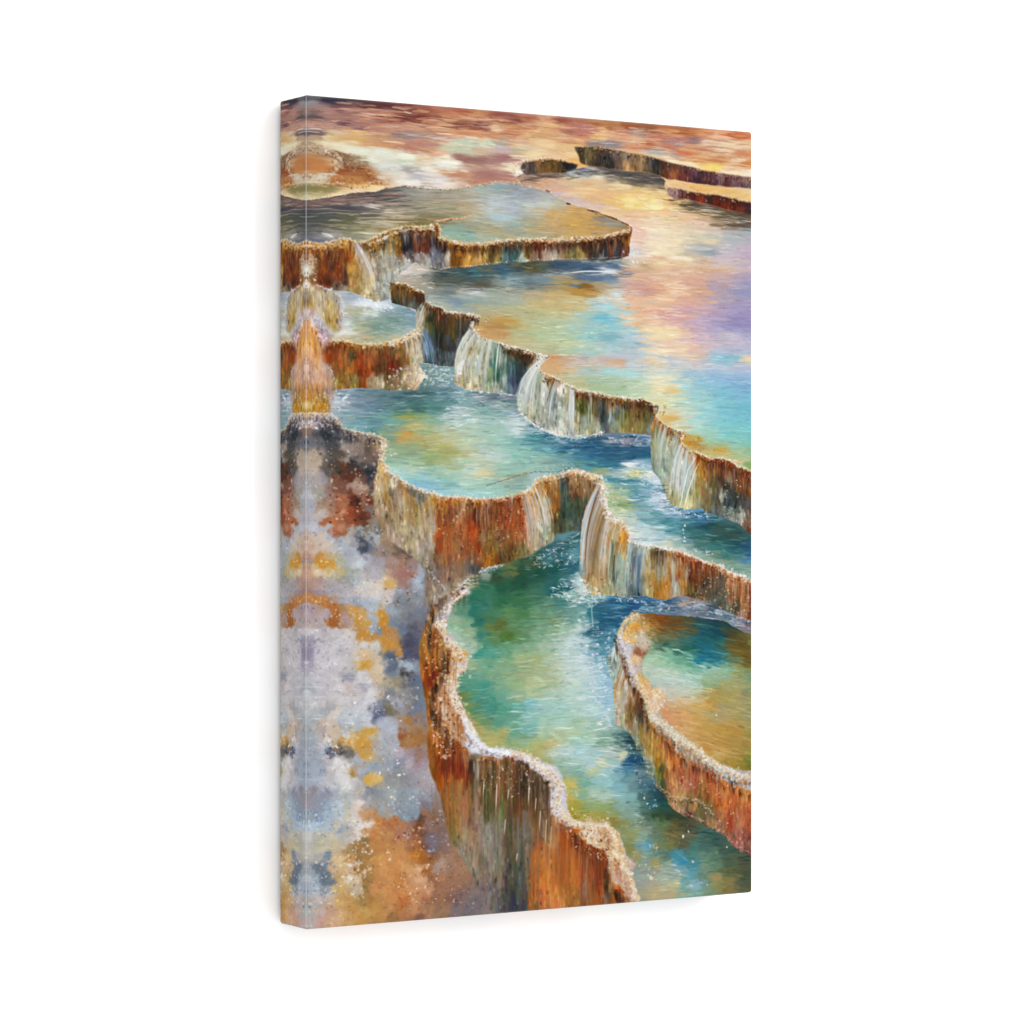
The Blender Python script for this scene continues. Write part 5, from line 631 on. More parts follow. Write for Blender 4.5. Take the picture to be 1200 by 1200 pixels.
    # sunset pool: glints and long ripples
    flecks("728 292 745 290 762 304 745 308 730 305", 60, WHITE, (.4, 1.2), (.5, .9), 2)
    hline(645, 320, 682, 319, hexc('c8d4dc'), .8, .7); hline(668, 319, 716, 317, hexc('f0f4f8'), 1.1, .95); hline(690, 322, 728, 318, hexc('e0e8f0'), .8, .8)
    ripples("515 320 600 312 730 306 735 322 690 336 600 344 515 345", 102, ['2c4c60', '3f5c6c', '8ca8b8', '4a5048', 'a8bcc8', '6a6c50', '5a80a0', '384850'], (6, 26), (.5, 1.2), (.3, .75))
    ripples("515 345 700 335 730 380 700 410 640 410 570 390 520 358", 102, ['d8c898', 'b8a878', '98b0a8', 'c8d4d0', 'a89058', 'dce4dc', '88a8b0'], (6, 28), (.4, 1.1), (.25, .6))
    ripples("700 340 760 340 780 400 780 420 640 416 660 395", 66, ['c8e4ec', '78b8d0', 'a8d4e0', '88a8b8', 'e8e4d8', '60a8c8'], (6, 24), (.4, 1.1), (.25, .6))
    ripples("735 300 880 300 880 350 745 350", 72, ['f4d8b8', 'e0a888', 'd8b8b0', 'a8a0c0', 'f8e4c8', 'c89890', 'd89c70'], (8, 30), (.4, 1.2), (.25, .6), .06)
    ripples("790 345 882 345 882 405 800 402", 72, ['a8a4d0', '9490bc', 'c8c4e0', 'b4b0d4', 'b8acc8', 'd8d4e8', '9c98c8'], (8, 32), (.4, 1.2), (.25, .65), .08)
    ripples("755 380 800 380 800 412 760 412", 24, ['fff4d8', 'f8e4b8', 'f4d0a8', 'e8c0a0'], (8, 26), (.6, 1.5), (.3, .7), .04)
    ripples("760 420 800 420 795 475 768 470", 27, ['fff8e4', 'f8ecc8', 'e8d8a8', 'f0e8d0', 'e0c080'], (5, 18), (.6, 1.6), (.3, .7), .05)
    ripples("800 412 882 412 882 545 830 530 790 480", 102, ['a8dce8', '58b0d0', '88c8e0', 'c0e4ec', '68a8d8', '98c0e8', '70c0c8', 'b8e8e0'], (8, 30), (.4, 1.2), (.2, .55), .08)
    ripples("650 420 760 425 760 462 690 456 650 440", 54, ['d8e8e0', '98b8b8', 'b8d0b8', 'c8d8dc', '88a898', 'e8d0b8'], (8, 30), (.4, 1.), (.25, .55))
    ripples("785 505 830 515 882 535 882 550 840 534 800 512", 30, ['c89848', 'b88838', 'e0d0a0', 'd8b878', 'a8b080'], (5, 20), (.5, 1.2), (.3, .7), .3)
    # ---------------- left basin and the wall under it
    ripples("400 356 470 356 490 372 480 390 420 397 400 390", 66, ['e8eef0', '688890', 'c8d4d0', '98a880', 'd8e0e0', '587880', 'b8c4b0'], (4, 18), (.5, 1.2), (.3, .8))
    flecks("420 350 444 352 462 358 455 366 425 364 415 358", 90, WHITE, (.5, 1.4), (.5, .95), 2.6)
    flecks("400 380 420 380 415 392 400 394", 24, WHITE, (.5, 1.2), (.4, .9), 2.5)
    drips("380 404 420 408 455 407 478 400", 50, 150, RUST+BROWN+['b87838', '8a7a40'], (.7, 2.6), (.3, .8))
    drips("445 408 478 400", 44, 40, BROWN+['3a2c20', '7a2c18'], (.7, 2.2), (.3, .8))
    drips("390 440 440 440 480 438", 16, 60, ['a89878', 'b8b0a0', '8a7a50', 'a07848'], (.7, 2.), (.3, .6))
    crust(LIP_LEFT, 4.6, CREAM+['e0b068'], OCHRE+['e8c890'], ['a06428', '8c4c20', '6a4020'], 1.2, (.7, 1.8), .6, t0=.15)
    crust("455 405 470 400 482 394 490 389", 6, CREAM+WHITE, ['c8a868', 'e0d8d0', 'b89040', '5a5048'], ['a88040', '8a7a60'], .9, (.7, 1.9), 2)
    fall("470 400 480 394 490 389", "472 425 482 424 494 428", 40, ['e0dcd0', 'd0c8b8', 'f0ece4', 'c8b890', 'b8bcc0'], (.6, 1.5), (.4, .85), .3)
    fall("488 392 494 388 500 384", "496 428 505 430 512 430", 30, ['6890b8', '3c6490', 'a8c0d8', '88a8c8', 'd8e4f0'], (.5, 1.3), (.35, .8))
    flecks("456 432 480 424 500 430 512 444 495 456 470 458 452 452", 170, ['f0ece8', 'd8d4d8', 'b88858', '8a5430', 'e8e0d8', 'a8b0b8', 'c8a070', 'ffffff'], (.6, 1.7), (.5, .95), 2)
    # ---------------- middle cascade
    drips("464 336 485 342 497 348", 20, 40, BROWN+['384030', '8a7040'], (.6, 1.8), (.35, .8))
    drips("500 360 530 370 553 376", 30, 120, ['4a3828', '384028', '6a4c2c', '2c2820', '7a5c38', '505860'], (.6, 2.), (.35, .85))
    drips("500 385 530 392 545 390", 36, 60, ['3c5068', '485060', '2c3440', '586878', '6888a8'], (.7, 2.2), (.3, .75))
    fall("496 354 500 357", "487 381 493 384", 14, FALL, (.5, 1.2), (.4, .8), .4)
    fall("551 384 558 390 568 397 576 400", "532 440 538 452 548 456 556 458", 95, FALL+['b8b090', 'd0c8b0'], (.5, 1.5), (.35, .85), .5)
    fall("560 412 548 418 540 424", "560 458 545 455 533 446", 26, WHITE, (.5, 1.3), (.4, .8), .3)
    fall("568 397 583 402", "558 458 582 460", 40, FALL, (.5, 1.3), (.3, .8), .4)
    drips("577 405 604 408", 50, 40, ['2c7468', '388070', '1c5c5c', '6c9878', 'a8c8c0', '34505c'], (.8, 2.4), (.3, .7))
    drips("586 405 628 416", 20, 60, ['4a4030', '5c4430', '3c3c30', '7a5c40', 'c8c0b0'], (.6, 1.8), (.35, .8))
    drips("592 425 615 430", 34, 44, ['3c5890', '4a70a8', '34505c', '88a8c8', '3c5460'], (.8, 2.2), (.3, .7))
    fall("584 403 600 407", "580 455 600 460", 14, WHITE, (.4, .9), (.4, .8))
    fall("644 418 634 424 630 432 637 439 642 441", "607 476 613 486 622 495 632 500 640 503", 110, FALL+['a8b8b8', 'c8b890'], (.5, 1.5), (.35, .85), .5)
    fall("638 419 632 425 630 431", "606 476 610 482 614 486", 24, WHITE, (.4, 1.), (.5, .9), .5)
    fall("648 443 660 448 672 454", "636 500 650 509 672 512", 75, FALL+['98a898', 'c0b898'], (.5, 1.4), (.35, .85), .4)
    fall("672 454 700 461", "672 512 700 506", 26, ['98a888', 'c8d0c8', '6a7050', '4c5028', 'b8c4c0'], (.5, 1.4), (.3, .75), .1)
    drips("672 458 700 463 715 466 760 474", 18, 90, BROWN+['a89070', 'c8b090', '4c5028'], (.6, 1.8), (.35, .8))
    drips("700 472 720 474 730 476", 34, 40, ['2c4858', '34404c', '587888', '98b0b8', '1c3440'], (.7, 2.), (.3, .75))
    drips("722 480 760 484", 24, 44, ['7a6838', '98905c', '6a5830', '7a7c48', '5c4428'], (.8, 2.2), (.3, .7))
    fall("712 468 717 468", "712 506 717 506", 7, WHITE, (.4, .8), (.4, .8))
    crust("462 332 475 333 485 338 497 343", 3.6, CREAM+['d8ccb8'], OCHRE+['8a7040'], BROWN, 1.2, (.6, 1.7), 1)
    crust("498 352 505 358 517 361 523 366 540 367 555 370 563 372", 3.8, CREAM+WHITE, ['c8a070', 'a88858', 'd8c8b0', '6a4c2c'], BROWN, 1.25, (.6, 1.8), .8)
    flecks("550 370 572 371 573 376 556 380", 30, ['b08868', '8a6848', 'd8c8b8', '5a4840', 'c87c48', 'e8dcd0'], (.5, 1.3))
    crust("553 377 552 383 558 390 568 397 583 402 600 407 615 410 627 414 642 417", 3.6, WHITE+CREAM, ['e0e4e4', 'd8ccb8', 'a88858'], ['c8d0d4', '6a5034', 'b8c0c0'], 1.2, (.6, 1.7), .8)
    crust("590 405 615 411 627 415", 3.4, ['d8c0a0', 'e8d8c8'], ['8a6840', '5c4430', 'c0a070'], BROWN, .9, (.6, 1.6), 2.2)
    flecks("628 416 646 416 645 421 634 424", 24, WHITE+['5a5a60', 'c89c70'], (.5, 1.2))
    crust("633 422 630 432 637 438 650 443 663 450 678 457 697 460", 4.2, WHITE+CREAM, ['d8ccb8', 'a88048', 'e8e4e0', '8a6030'], ['b8c0c0', '6a4c28', '8a6438'], 1.25, (.6, 1.8), .8)
    crust("636 440 646 443", 4, ['d8b888', 'c89858'], ['7a5028', 'a07838'], BROWN, 1., (.6, 1.6), 1.5)
    crust("675 456 697 460 715 464 735 467 750 467 763 472 770 476", 5, CREAM, ['a88048', 'c8a070', '7a5430', '8a6030'], BROWN+['8a6030'], 1.25, (.6, 1.9), 1.4)
    crust("768 478 767 486 777 497 790 503 802 507", 4, CREAM, ['c08840', 'a05c28', 'd8b070', 'e8d0a8'], ['8a4c20', '9a5a28', 'b07838'], 1.3, (.7, 1.9), .6)
    flecks("770 474 784 474 786 482 774 488 770 484", 36, CREAM+OCHRE, (.6, 1.5))
    crust("802 507 797 514 800 522 810 528 823 533", 5, CREAM+['d8b878'], ['c89448', 'a86c28', 'e0c090'], ['b07838', '8a4c20', 'd8d0b8'], 1.2, (.7, 1.9), .5)
    crust("823 533 832 537 845 537 855 540 865 547 882 552", 5, CREAM+['e8d0b0'], RUST, RUST+BROWN, 1.3, (.7, 2.), 1.2)
    flecks("790 506 820 512 842 527 830 532 806 524 800 512", 46, ['c89848', 'b07830', 'e0c890', 'a86c28'], (.6, 1.6), (.4, .85), 2.2)
    # right-hand falls
    fall("768 492 777 499 788 504", "763 545 772 556 780 560", 60, ['a8b8b0', '88a898', 'c8d4d0', 'b0a878', '98b8b8', 'dce4e0'], (.5, 1.4), (.3, .75), .2)
    drips("768 492 777 500 800 509", 16, 34, RUST+OCHRE, (.6, 1.6), (.4, .85))
    fall("793 514 799 522 808 528 816 533", "783 586 790 594 802 598 814 592", 90, FALL+['a8c0b8', '98b0a8', 'b8bc90'], (.5, 1.5), (.35, .85), .35)
    fall("797 516 802 524", "784 586 792 594", 20, WHITE, (.4, 1.1), (.5, .9), .4)
    vline([(820, 540), (814, 552), (806, 576), (801, 598)], hexc('f0ead0'), 1.2, 1.2, .9, .1)
    vline([(816, 534), (806, 550), (800, 575), (797, 594)], hexc('e4ecec'), 1.1, 1.4, .8, .1)
    drips("814 534 826 540", 44, 26, ['b08038', 'a86c28', 'c89848', '8a9868', 'a89458'], (.6, 1.8), (.4, .85), lean=-.15)
    drips("824 540 845 541 860 547 882 556", 40, 110, RUST+BROWN+['8c8078', '7c7458', '384850', 'b89060'], (.6, 2.), (.3, .8))
    drips("828 570 882 580", 34, 60, ['304858', '384850', '607c84', '98a0a8', '4c4c48', '8a6840'], (.7, 2.2), (.3, .7))
    flecks("840 565 882 556 882 580 850 585", 60, ['e8e0d8', 'c8b8a8', 'a06838', '2c3440', '8a5430'], (.4, 1.2), (.5, .9), 2)
    flecks("830 590 882 600 882 622 850 606", 60, ['a8b8c0', 'd8e0e4', '88a0a8', '607c88'], (.5, 1.5), (.3, .7), 2.5)
    # stray threads of water over every lip
    drips("498 353 517 362 540 368", 40, 26, FALL, (.3, .7), (.3, .7))
    drips("690 460 715 465 750 468", 42, 34, FALL+['b8c0a8'], (.3, .7), (.3, .7))
    drips("826 538 845 539 865 549 882 556", 40, 30, FALL+['c8b8a0'], (.3, .7), (.3, .65))
    # ---------------- middle pool: foam under the falls, glitter, drifting lights
    W5 = WHITE+['c8d8dc', 'b8ccd4']
    flecks("493 426 536 428 548 455 520 452 500 452 488 446", 120, W5+['6888a0', '88a8b8'], (.5, 1.5), (.5, .95), 3)
    ripples("490 430 540 440 610 468 606 492 560 476 500 462", 72, W5+['486878', '5c7c84', '88a0a8'], (4, 16), (.5, 1.3), (.4, .85))
    crust("532 449 543 456 560 459 585 461 605 464", 2.2, WHITE, ['d0dce4', 'b8c8d0'], ['8098b0', '6a88a0'], 1., (.5, 1.3), .5)
    crust("606 478 613 488 627 499 652 511 677 514 693 511 708 506", 3.4, WHITE, ['d0dce4', 'e8e4e8', 'b8c8d4'], ['88a8b8', '6890a0', 'c8d4dc'], 1.2, (.5, 1.5), .5)
    ripples("600 478 640 500 700 512 690 522 640 516 600 500", 42, W5+['2c6c84', '4c8ca0'], (4, 18), (.5, 1.4), (.35, .85))
    crust("672 523 682 521 692 516 704 513", 2., ['5a4a3c', '3a3430'], ['4a5048', '2c4450'], ['204860'], 1., (.5, 1.2), 0)
    flecks("710 512 764 508 764 516 748 522 715 518", 90, ['c8c4d8', 'e8e4ec', 'b0a8b0', 'd8d4dc', '8a8890', 'a8b0c8'], (.5, 1.5), (.4, .9), 2.6)
    ripples("390 458 500 460 600 470 606 492 560 500 450 500 400 492", 114, ['3f7468', '5c8c98', 'b8ccd0', '88a8b4', '4c7478', 'd0dce0', '98b4b8', '2f5c60'], (6, 24), (.5, 1.3), (.3, .7))
    flecks("388 462 410 462 405 484 390 480", 40, WHITE, (.5, 1.3), (.4, .9), 3)
    ripples("520 474 560 476 556 506 524 502", 36, ['f4fcfc', 'e0f0f0', 'd0e4e0', 'ffffff'], (5, 14), (.7, 1.7), (.4, .9))
    ripples("460 495 620 496 640 545 560 575 500 570 455 545", 138, ['c8dcc8', 'a8c8a8', '7cb0a0', '98ac70', 'd8e0c0', '68a898', 'b0b878', 'e0ecdc'], (6, 26), (.5, 1.4), (.25, .6))
    ripples("590 510 720 516 740 540 690 550 620 540", 72, ['2a6890', '3c88a8', '78b8c0', '1f5878', 'a8d0d8', '5ca0b0'], (6, 22), (.5, 1.3), (.3, .7))
    pen("570 569 580 566 593 562 602 559 612 556 627 553 640 553 652 553 662 550 668 547", '5a5c48', .6, .6); pen("592 562 610 555 620 553", 'a89868', .9, .6);
    flecks("636 548 668 540 690 543 672 546 655 552", 40, ['c89858', 'e8dcc8', 'a87840', 'f0e8dc'], (.5, 1.3))
    flecks("655 556 672 549 668 566 662 572", 30, ['c8d0d8', '5a6870', 'a0a8b0', '3a4858'], (.5, 1.3))
    ripples("735 543 760 540 785 590 800 604 760 600 745 580 725 560", 114, W5+['2c7494', '4c94a8', '88b8c8', '1f6484'], (3, 14), (.5, 1.4), (.4, .9), .15)
    ripples("705 560 745 570 790 608 800 630 770 640 740 632 720 610", 114, ['e0ece8', 'c8dcd8', '4c94a8', 'b8c8a0', '88b4bc', '2c7c90', 'd8e0c8', 'ffffff'], (4, 18), (.5, 1.3), (.3, .8), .1)
    flecks("740 541 758 543 780 580 800 600 780 604 765 590 750 560", 90, WHITE, (.5, 1.3), (.5, .95), 3)
    flecks("736 548 752 552 752 560 738 558", 14, ['c8c868', 'e8e0a0', 'f4f4f0'], (.8, 1.6), (.6, .9), 3)
    ripples("790 598 835 600 882 630 882 665 830 650 790 630", 78, ['205060', '2c6c74', '5c9898', 'a8c4c4', '305c50', '88b0b0', '1c5068'], (5, 20), (.5, 1.3), (.3, .7), .1)
    for yy in (616, 620, 625, 629, 634): flecks([800, yy-1, 803, yy-1, 803, yy+1, 800, yy+1], 3, ['ffffff', 'f0f8f8'], (.7, 1.2), (.8, 1))
    flecks("785 596 830 600 830 607 800 606", 50, WHITE, (.4, 1.2), (.5, .9), 3)
    flecks("810 640 830 642 840 650 815 650", 20, WHITE, (.5, 1.3), (.5, .9), 3)
    # ---------------- curved wall below the middle pool
    drips("510 590 545 590 585 590 618 585", 46, 330, RUST+BROWN+['b87840', 'c08850', 'a86440', 'd8a070', '8a6838'], (.6, 2.2), (.3, .8))
    drips("515 620 560 622 615 615", 40, 150, ['a45830', '94684c', 'a87c50', '6c4c28', 'c08858', '8c4c24'], (.6, 2.), (.25, .65))
    drips("455 565 480 580 510 590", 70, 130, ['b0a088', 'd0b888', '8c7c68', 'c8b8a0', '787470', 'b88c48', '6a5c50', 'a89c94'], (.6, 2.2), (.3, .75), lean=.12)
    drips("440 545 450 558 470 572", 60, 60, ['e0d4c4', 'b0a898', 'c8a870', '8a8078', 'd8d0cc'], (.6, 2.), (.3, .75), lean=.1)
    flecks("512 590 620 584 618 625 560 640 514 630", 210, ['e8d0b0', 'c88848', '4a2418', '5c2c20', 'd8a878', 'a84c18', 'f0e0cc', '3a2420'], (.4, 1.3), (.45, .9), 1.8)
    flecks("514 625 618 620 605 655 560 668", 80, ['d8b088', '5a3420', 'b87840', '6c4428', 'e0c8a8'], (.4, 1.2), (.4, .85), 1.8)
    flecks("455 565 512 590 505 650 470 630", 60, ['e0d4c8', '5a5458', 'c8a468', '787880', 'd0c8c8'], (.5, 1.3), (.4, .85), 2)
    fall("610 580 622 573 630 564", "620 652 632 645 648 636", 70, ['d0ccc8', 'e8e0d4', 'b8b8b4', 'c8a880', 'a8b0ac', 'f4f0e8'], (.5, 1.6), (.3, .8), .1)
    drips("632 566 645 563 656 560", 40, 46, ['a87838', 'c89850', '8a5828', 'e0c898', '5a4020'], (.6, 1.8), (.4, .85))
    drips("655 560 665 556", 66, 34, ['384c5c', '34503f', '2c4448', '4c6c64', '586870'], (.8, 2.4), (.35, .8))
    drips("666 560 695 562", 40, 60, ['8a6438', '5c4830', '445848', '4c5c48', 'b89870', '70604c'], (.6, 2.), (.35, .8))
    crust("375 489 395 495 403 503 420 507 437 510 447 513 452 518", 5, CREAM+['d8ccd0'], ['a89888', 'c0a890', '8a8088', 'e0d4cc'], ['6a6468', '505058', '98887c'], 1.2, (.7, 2.), 1)
    crust("452 516 450 528 446 537 450 545 455 553", 7, CREAM+['f4f0ea', 'e8e4e0'], ['e0d0b0', 'c8a868', 'e8e0d8'], ['b89868', 'd8c8a8', '8a7860'], 1.3, (.7, 2.2), 1.5)
    flecks("450 525 462 528 466 532 456 536", 8, WHITE, (.5, 1.4))
    crust("455 553 470 563 487 572 503 578 520 582", 5.5, CREAM+['f4f0ea', 'e8e4e0'], ['e0d8d0', 'b8b0a8', 'c8a060', '98a0a8'], ['a88858', '8a8484', 'd0b080'], 1.35, (.7, 2.1), 1.2)
    crust("520 582 543 583 560 585 582 584 602 581 613 578", 4.6, CREAM+['f4f0ea', 'e8e4e0'], ['c88848', 'e0c8b0', 'a86430', 'd8b8a0'], RUST+['c88848'], 1.4, (.7, 2.1), 1.4)
    crust("613 578 623 573 627 563 643 558 655 556", 6, CREAM+['f4f0ea', 'e8e4e0'], ['e0c8a0', 'c89858', 'f0e8e0'], ['b88848', 'd0b890', '8a5c28'], 1.35, (.7, 2.1), 1.5)
    crust("657 556 667 552 677 550 690 555 703 557", 6, CREAM+['f4f0ea', 'e8e4e0'], ['e0c8a8', 'c89c68', 'f0e8e0'], ['8a6438', 'b88c58', '5c4830'], 1.3, (.7, 2.), 2)
    crust("500 668 520 690 510 705", 3, ['c8c8cc', 'a8acb4'], ['98a0a8', 'b0a898'], ['8a8880'], .6, (.6, 1.5))
    # ---------------- falls at the right of centre
    fall("702 562 704 575 708 592 714 605 722 613", "679 668 686 692 696 696 706 698 714 698", 140, ['d8d4dc', 'e8e4e4', 'b8b8c8', 'c0a078', 'a88c60', 'f0ece8', 'b0946c', 'c8bcb0', '98a0b8'], (.5, 1.7), (.3, .85), .5)
    fall("700 566 702 580 704 590", "679 662 682 680 688 694", 36, ['c0c4dc', 'd8dce8', 'a8b0cc', '70a8c8', 'e8ecf4'], (.5, 1.4), (.35, .85), .45)
    fall("703 566 708 592 716 608", "684 672 692 696 706 698", 70, ['a07848', '8a6438', 'b89468', 'c0a078', '6c5840', '7c7468'], (.6, 1.6), (.4, .85), .3)
    fall("712 606 722 614 732 620", "700 697 715 698 724 699", 46, ['d8c8a8', 'b08848', 'e8e0d0', 'c09858', '98a890'], (.5, 1.5), (.35, .85), .4)
    drips("716 632 724 636", 60, 18, ['2c4840', '3c5848', '4c6858'], (.8, 2.2), (.4, .8), lean=-.08)
    fall("728 634 745 638 762 641", "720 698 740 702 757 699", 60, ['98b8b8', 'b8d0d0', '88a8b4', 'd0dcd8', '6c94a0', 'c8d4cc'], (.5, 1.7), (.3, .75), .05)
    drips("740 645 752 648", 52, 40, ['50647c', '547094', '3c648c', '6c8494'], (.8, 2.2), (.3, .7))
    drips("752 645 800 655", 46, 120, ['a07c48', 'b08038', 'c0b89c', '8a7048', 'a4a49c', '6c6440', 'b8a888', 'a87840'], (.6, 2.1), (.3, .75))
    drips("762 644 778 648", 22, 30, ['4a4030', '5c5038', '6c5048', '383830'], (.7, 2.2), (.35, .8))
    fall("783 648 792 650", "786 699 794 699", 18, ['d8d4d0', 'b8b4b0', 'c8b8a0'], (.5, 1.4), (.3, .7))
    drips("800 655 835 664 860 678 882 688", 40, 150, RUST+BROWN+['a07868', '706038', 'c89878', '505850'], (.6, 2.2), (.3, .8))
    drips("836 672 850 676", 44, 26, ['4c504c', '506878', '3c4c44', '707468'], (.7, 2.), (.3, .75))
    drips("852 676 882 690", 50, 60, ['ac5c28', 'b87c50', '8c4830', 'd8b898', '7c4428', 'e0c8b0'], (.6, 2.), (.35, .8))
    flecks("800 660 845 668 882 690 882 722 850 715 820 694", 210, ['e8d4c0', 'c88858', '5a3424', '8a4020', 'd8a888', '3c3c3c', 'f0e4d8'], (.5, 1.5), (.4, .9), 1.8)
    crust("703 557 706 573 706 583 708 593 714 606 722 613 733 620", 7, WHITE+CREAM, ['ece4dc', 'e0ccb0', 'f4f0ec'], ['d8c8b8', 'c8bcc0', 'b89468', 'e4dcd8'], 1.4, (.7, 2.3), 0)
    crust("722 613 730 614 733 622 737 634", 6, ['e8d8b8', 'd8b070', 'f0e8d8'], ['c89048', 'd8a860', 'b88038'], ['a87838', 'c89858'], 1.3, (.7, 2.), 0)
    crust("735 634 745 637 760 640 773 642 793 645", 4.6, WHITE+CREAM, ['d8e0e0', 'e8dcc8', 'c8d0d0'], ['88a0a8', 'a8b8b8', '6c6c58'], 1.3, (.7, 1.9), .6)
    crust("785 643 807 650 823 657 835 660 848 665", 5.5, CREAM+WHITE, ['c88858', 'e0c0a0', '8a4828'], RUST, 1.4, (.7, 2.2), 1.6)
    crust("840 662 860 672 873 677 886 683", 7, CREAM+WHITE, ['c88858', 'e0c8b0', 'b87848'], ['a86438', 'd0a888', '8a4c28'], 1.35, (.7, 2.3), 1.8)
    flecks("706 568 728 572 722 596 712 600", 40, ['f0ece0', 'd8d8b8', 'c8d0a8', 'e8e4d8'], (.6, 1.6), (.5, .9), 2)
    drips("740 639 773 643 807 651 848 666 880 682", 48, 80, FALL+['d8c8a8'], (.3, .8), (.3, .65))
    drips("520 585 560 588 600 584", 56, 50, ['e0d0b8', 'd0b898', 'c8c0b8', 'e8e0d4'], (.3, .7), (.25, .6))
    drips("655 558 680 553 695 560", 48, 30, FALL, (.3, .8), (.25, .6))
    # ---------------- green pool
    flecks("628 650 678 622 676 660 640 668 625 664", 130, W5+['4c8c98', '2c6c78'], (.5, 1.4), (.4, .9), 3)
    ripples("600 660 680 625 684 690 660 690 610 672", 54, ['98c0c8', 'c8dce0', '2c6c78', '1c5464', '5c9ca8', 'e8f0f0'], (4, 14), (.5, 1.3), (.35, .8), -.1)
    flecks("650 684 680 676 700 690 712 700 690 712 668 705 645 700", 210, W5+['c8dcd4', '88b8b8'], (.5, 1.8), (.45, .95), 2.4)
    ripples("645 686 690 690 715 700 690 715 650 705", 36, WHITE+['2c6c78', '4c8c98'], (4, 14), (.5, 1.3), (.4, .85), .2)
    ripples("690 698 770 698 770 712 730 720 725 742 700 744 690 720", 78, ['1f5c84', '2c6c94', '88b4c8', 'c8dce8', '3c7ca4', '6098b4', 'a8c8d8', '184c70'], (5, 20), (.5, 1.4), (.35, .8), .1)
    flecks("715 699 760 700 755 706 720 704", 46, WHITE, (.4, 1.2), (.4, .9), 3)
    vline([(694, 700), (693, 715), (695, 740)], hexc('a8c8cc'), 1.2, 1.8, .6, .3)
    ripples("655 705 690 715 700 745 715 790 722 850 690 860 670 800 640 745", 122, W5+['d8e8e8', 'e4f0ee', 'a8ccd4'], (4, 18), (.6, 1.8), (.3, .8), -.12)
    ripples("695 735 722 745 716 775 712 850 722 856 705 830", 55, ['5890b0', '7cb0cc', '3c7898', 'c8e0ec', 'e8f4f8', '98c4dc', '4c8098', 'ffffff'], (3, 10), (.5, 1.4), (.4, .9), -.1)
    flecks("680 720 722 746 716 780 714 840 724 856 700 850 690 790 672 745", 200, WHITE+['d0e8f4'], (.5, 1.6), (.4, .9), 2.6)
    flecks("695 745 720 750 716 790 712 800", 60, ['3c6c80', '4c8098', '2c5c74'], (.4, 1.1), (.4, .8), 2.6)
    ripples("560 712 660 690 672 712 640 740 570 745", 33, ['1c5c4c', '2c7464', '4c9068', '687838', '20604c', '70a880'], (8, 30), (.8, 2.4), (.2, .5), -.1)
    ripples("560 745 660 745 690 800 660 860 570 860 550 800", 70, ['b8d0a8', '98c0a0', 'c8d8b8', '68ac98', '8ca868', 'd8e4d0', '50a090'], (8, 30), (.6, 2.), (.2, .55), -.15)
    ripples("600 815 715 815 722 870 640 872 600 860", 48, ['d8ecec', 'b0dcd8', '98c8c8', 'c8e0c8', 'e8f4f0', '80b8b0'], (8, 28), (.6, 1.8), (.25, .65), -.05)
    ripples("650 862 735 866 748 900 720 925 680 915 655 890", 55, W5+['d8e8e4', 'c8d8c0', '98c8cc', '70a8a8', 'e8e4c8'], (6, 24), (.5, 1.5), (.3, .75), .1)
    ripples("624 879 690 877 735 886 742 900 720 898 690 888 640 884", 12, ['e4e8d8', 'e8e4d0', 'd8e8e4', 'f0f0e4'], (6, 22), (.5, 1.4), (.35, .75), .1, 1.2)
    ripples("735 885 755 885 756 902 742 900", 8, ['1f5484', '2c649c', '184870', '3c7cac'], (5, 12), (.7, 1.8), (.4, .85), .2)
    flecks("735 870 765 905 770 950 755 940 745 910", 110, ['c8dce4', '305c70', '88a8b4', 'e8f0f0', '244c5c', '5c8c9c', '7c8460'], (.5, 1.6), (.4, .85), 2.4)
    ripples("690 928 720 930 725 940 695 942", 8, ['e8ece0', 'd8e0d0', 'c8dcd4'], (6, 18), (.6, 1.5), (.4, .8))
    flecks("662 915 676 918 678 935 664 940", 26, ['d8c868', 'e0d484', 'c8b04c', 'e8e0a8'], (.8, 1.8), (.5, .9))
    ripples("670 940 730 944 722 960 680 958", 16, ['a8982c', 'b8a850', '98a870', 'c8c490', '8c8834'], (5, 18), (.6, 1.8), (.3, .65))
    flecks("664 952 712 958 712 966 680 962", 50, CREAM+['e8e0b8'], (.6, 1.6), (.5, .95), 2)
    ripples("745 930 800 965 880 1005 880 1040 800 1045 750 1000", 29, ['3c6058', '5c846c', '88a898', '2c5048', '6c7444', '98a878', '4c8484', 'a89860', 'c8d4c8'], (8, 26), (.8, 2.8), (.15, .4), .3)
    flecks("710 965 730 966 752 958 756 966 735 970 714 972", 30, CREAM+['c8d0b8'], (.4, 1.1), (.5, .9), 2)
    flecks("755 966 775 978 792 986 806 972 808 978 795 990 775 984", 24, ['d8e0d8', 'a8b8a8', 'c8d4cc'], (.4, .9), (.3, .7), 2)
    for a, b in ((806, 974), (800, 980), (805, 968), (840, 999), (851, 992), (880, 992), (759, 942), (762, 946), (812, 1010), (796, 1026), (828, 1036), (822, 1034), (755, 935)): flecks([a-1, b-1, a+1, b-1, a+1, b+1, a-1, b+1], 4, ['f4f4f0', 'e8e8e0'], (.5, 1.1), (.7, 1))
    ripples("796 1032 812 1036 818 1042 804 1040", 6, ['d8e8ec', 'e8f0f0', 'b8d0d8'], (4, 10), (.6, 1.4), (.4, .8), .3); ripples("782 1010 796 1014 801 1022 790 1020", 6, ['d8e4e4', 'b8d0d4'], (4, 10), (.6, 1.4), (.4, .8), .4)
    flecks("758 990 772 988 778 996 768 1000", 40, ['d8d0b8', 'b8a878', 'e8e4d8', '8a7848'], (.6, 1.4))
    flecks("736 1000 770 1008 775 1018 755 1018 742 1012", 60, ['d8d0b0', 'b8a468', 'e8e0cc', '988850', 'c8ccb8'], (.5, 1.6), (.4, .85), 2)
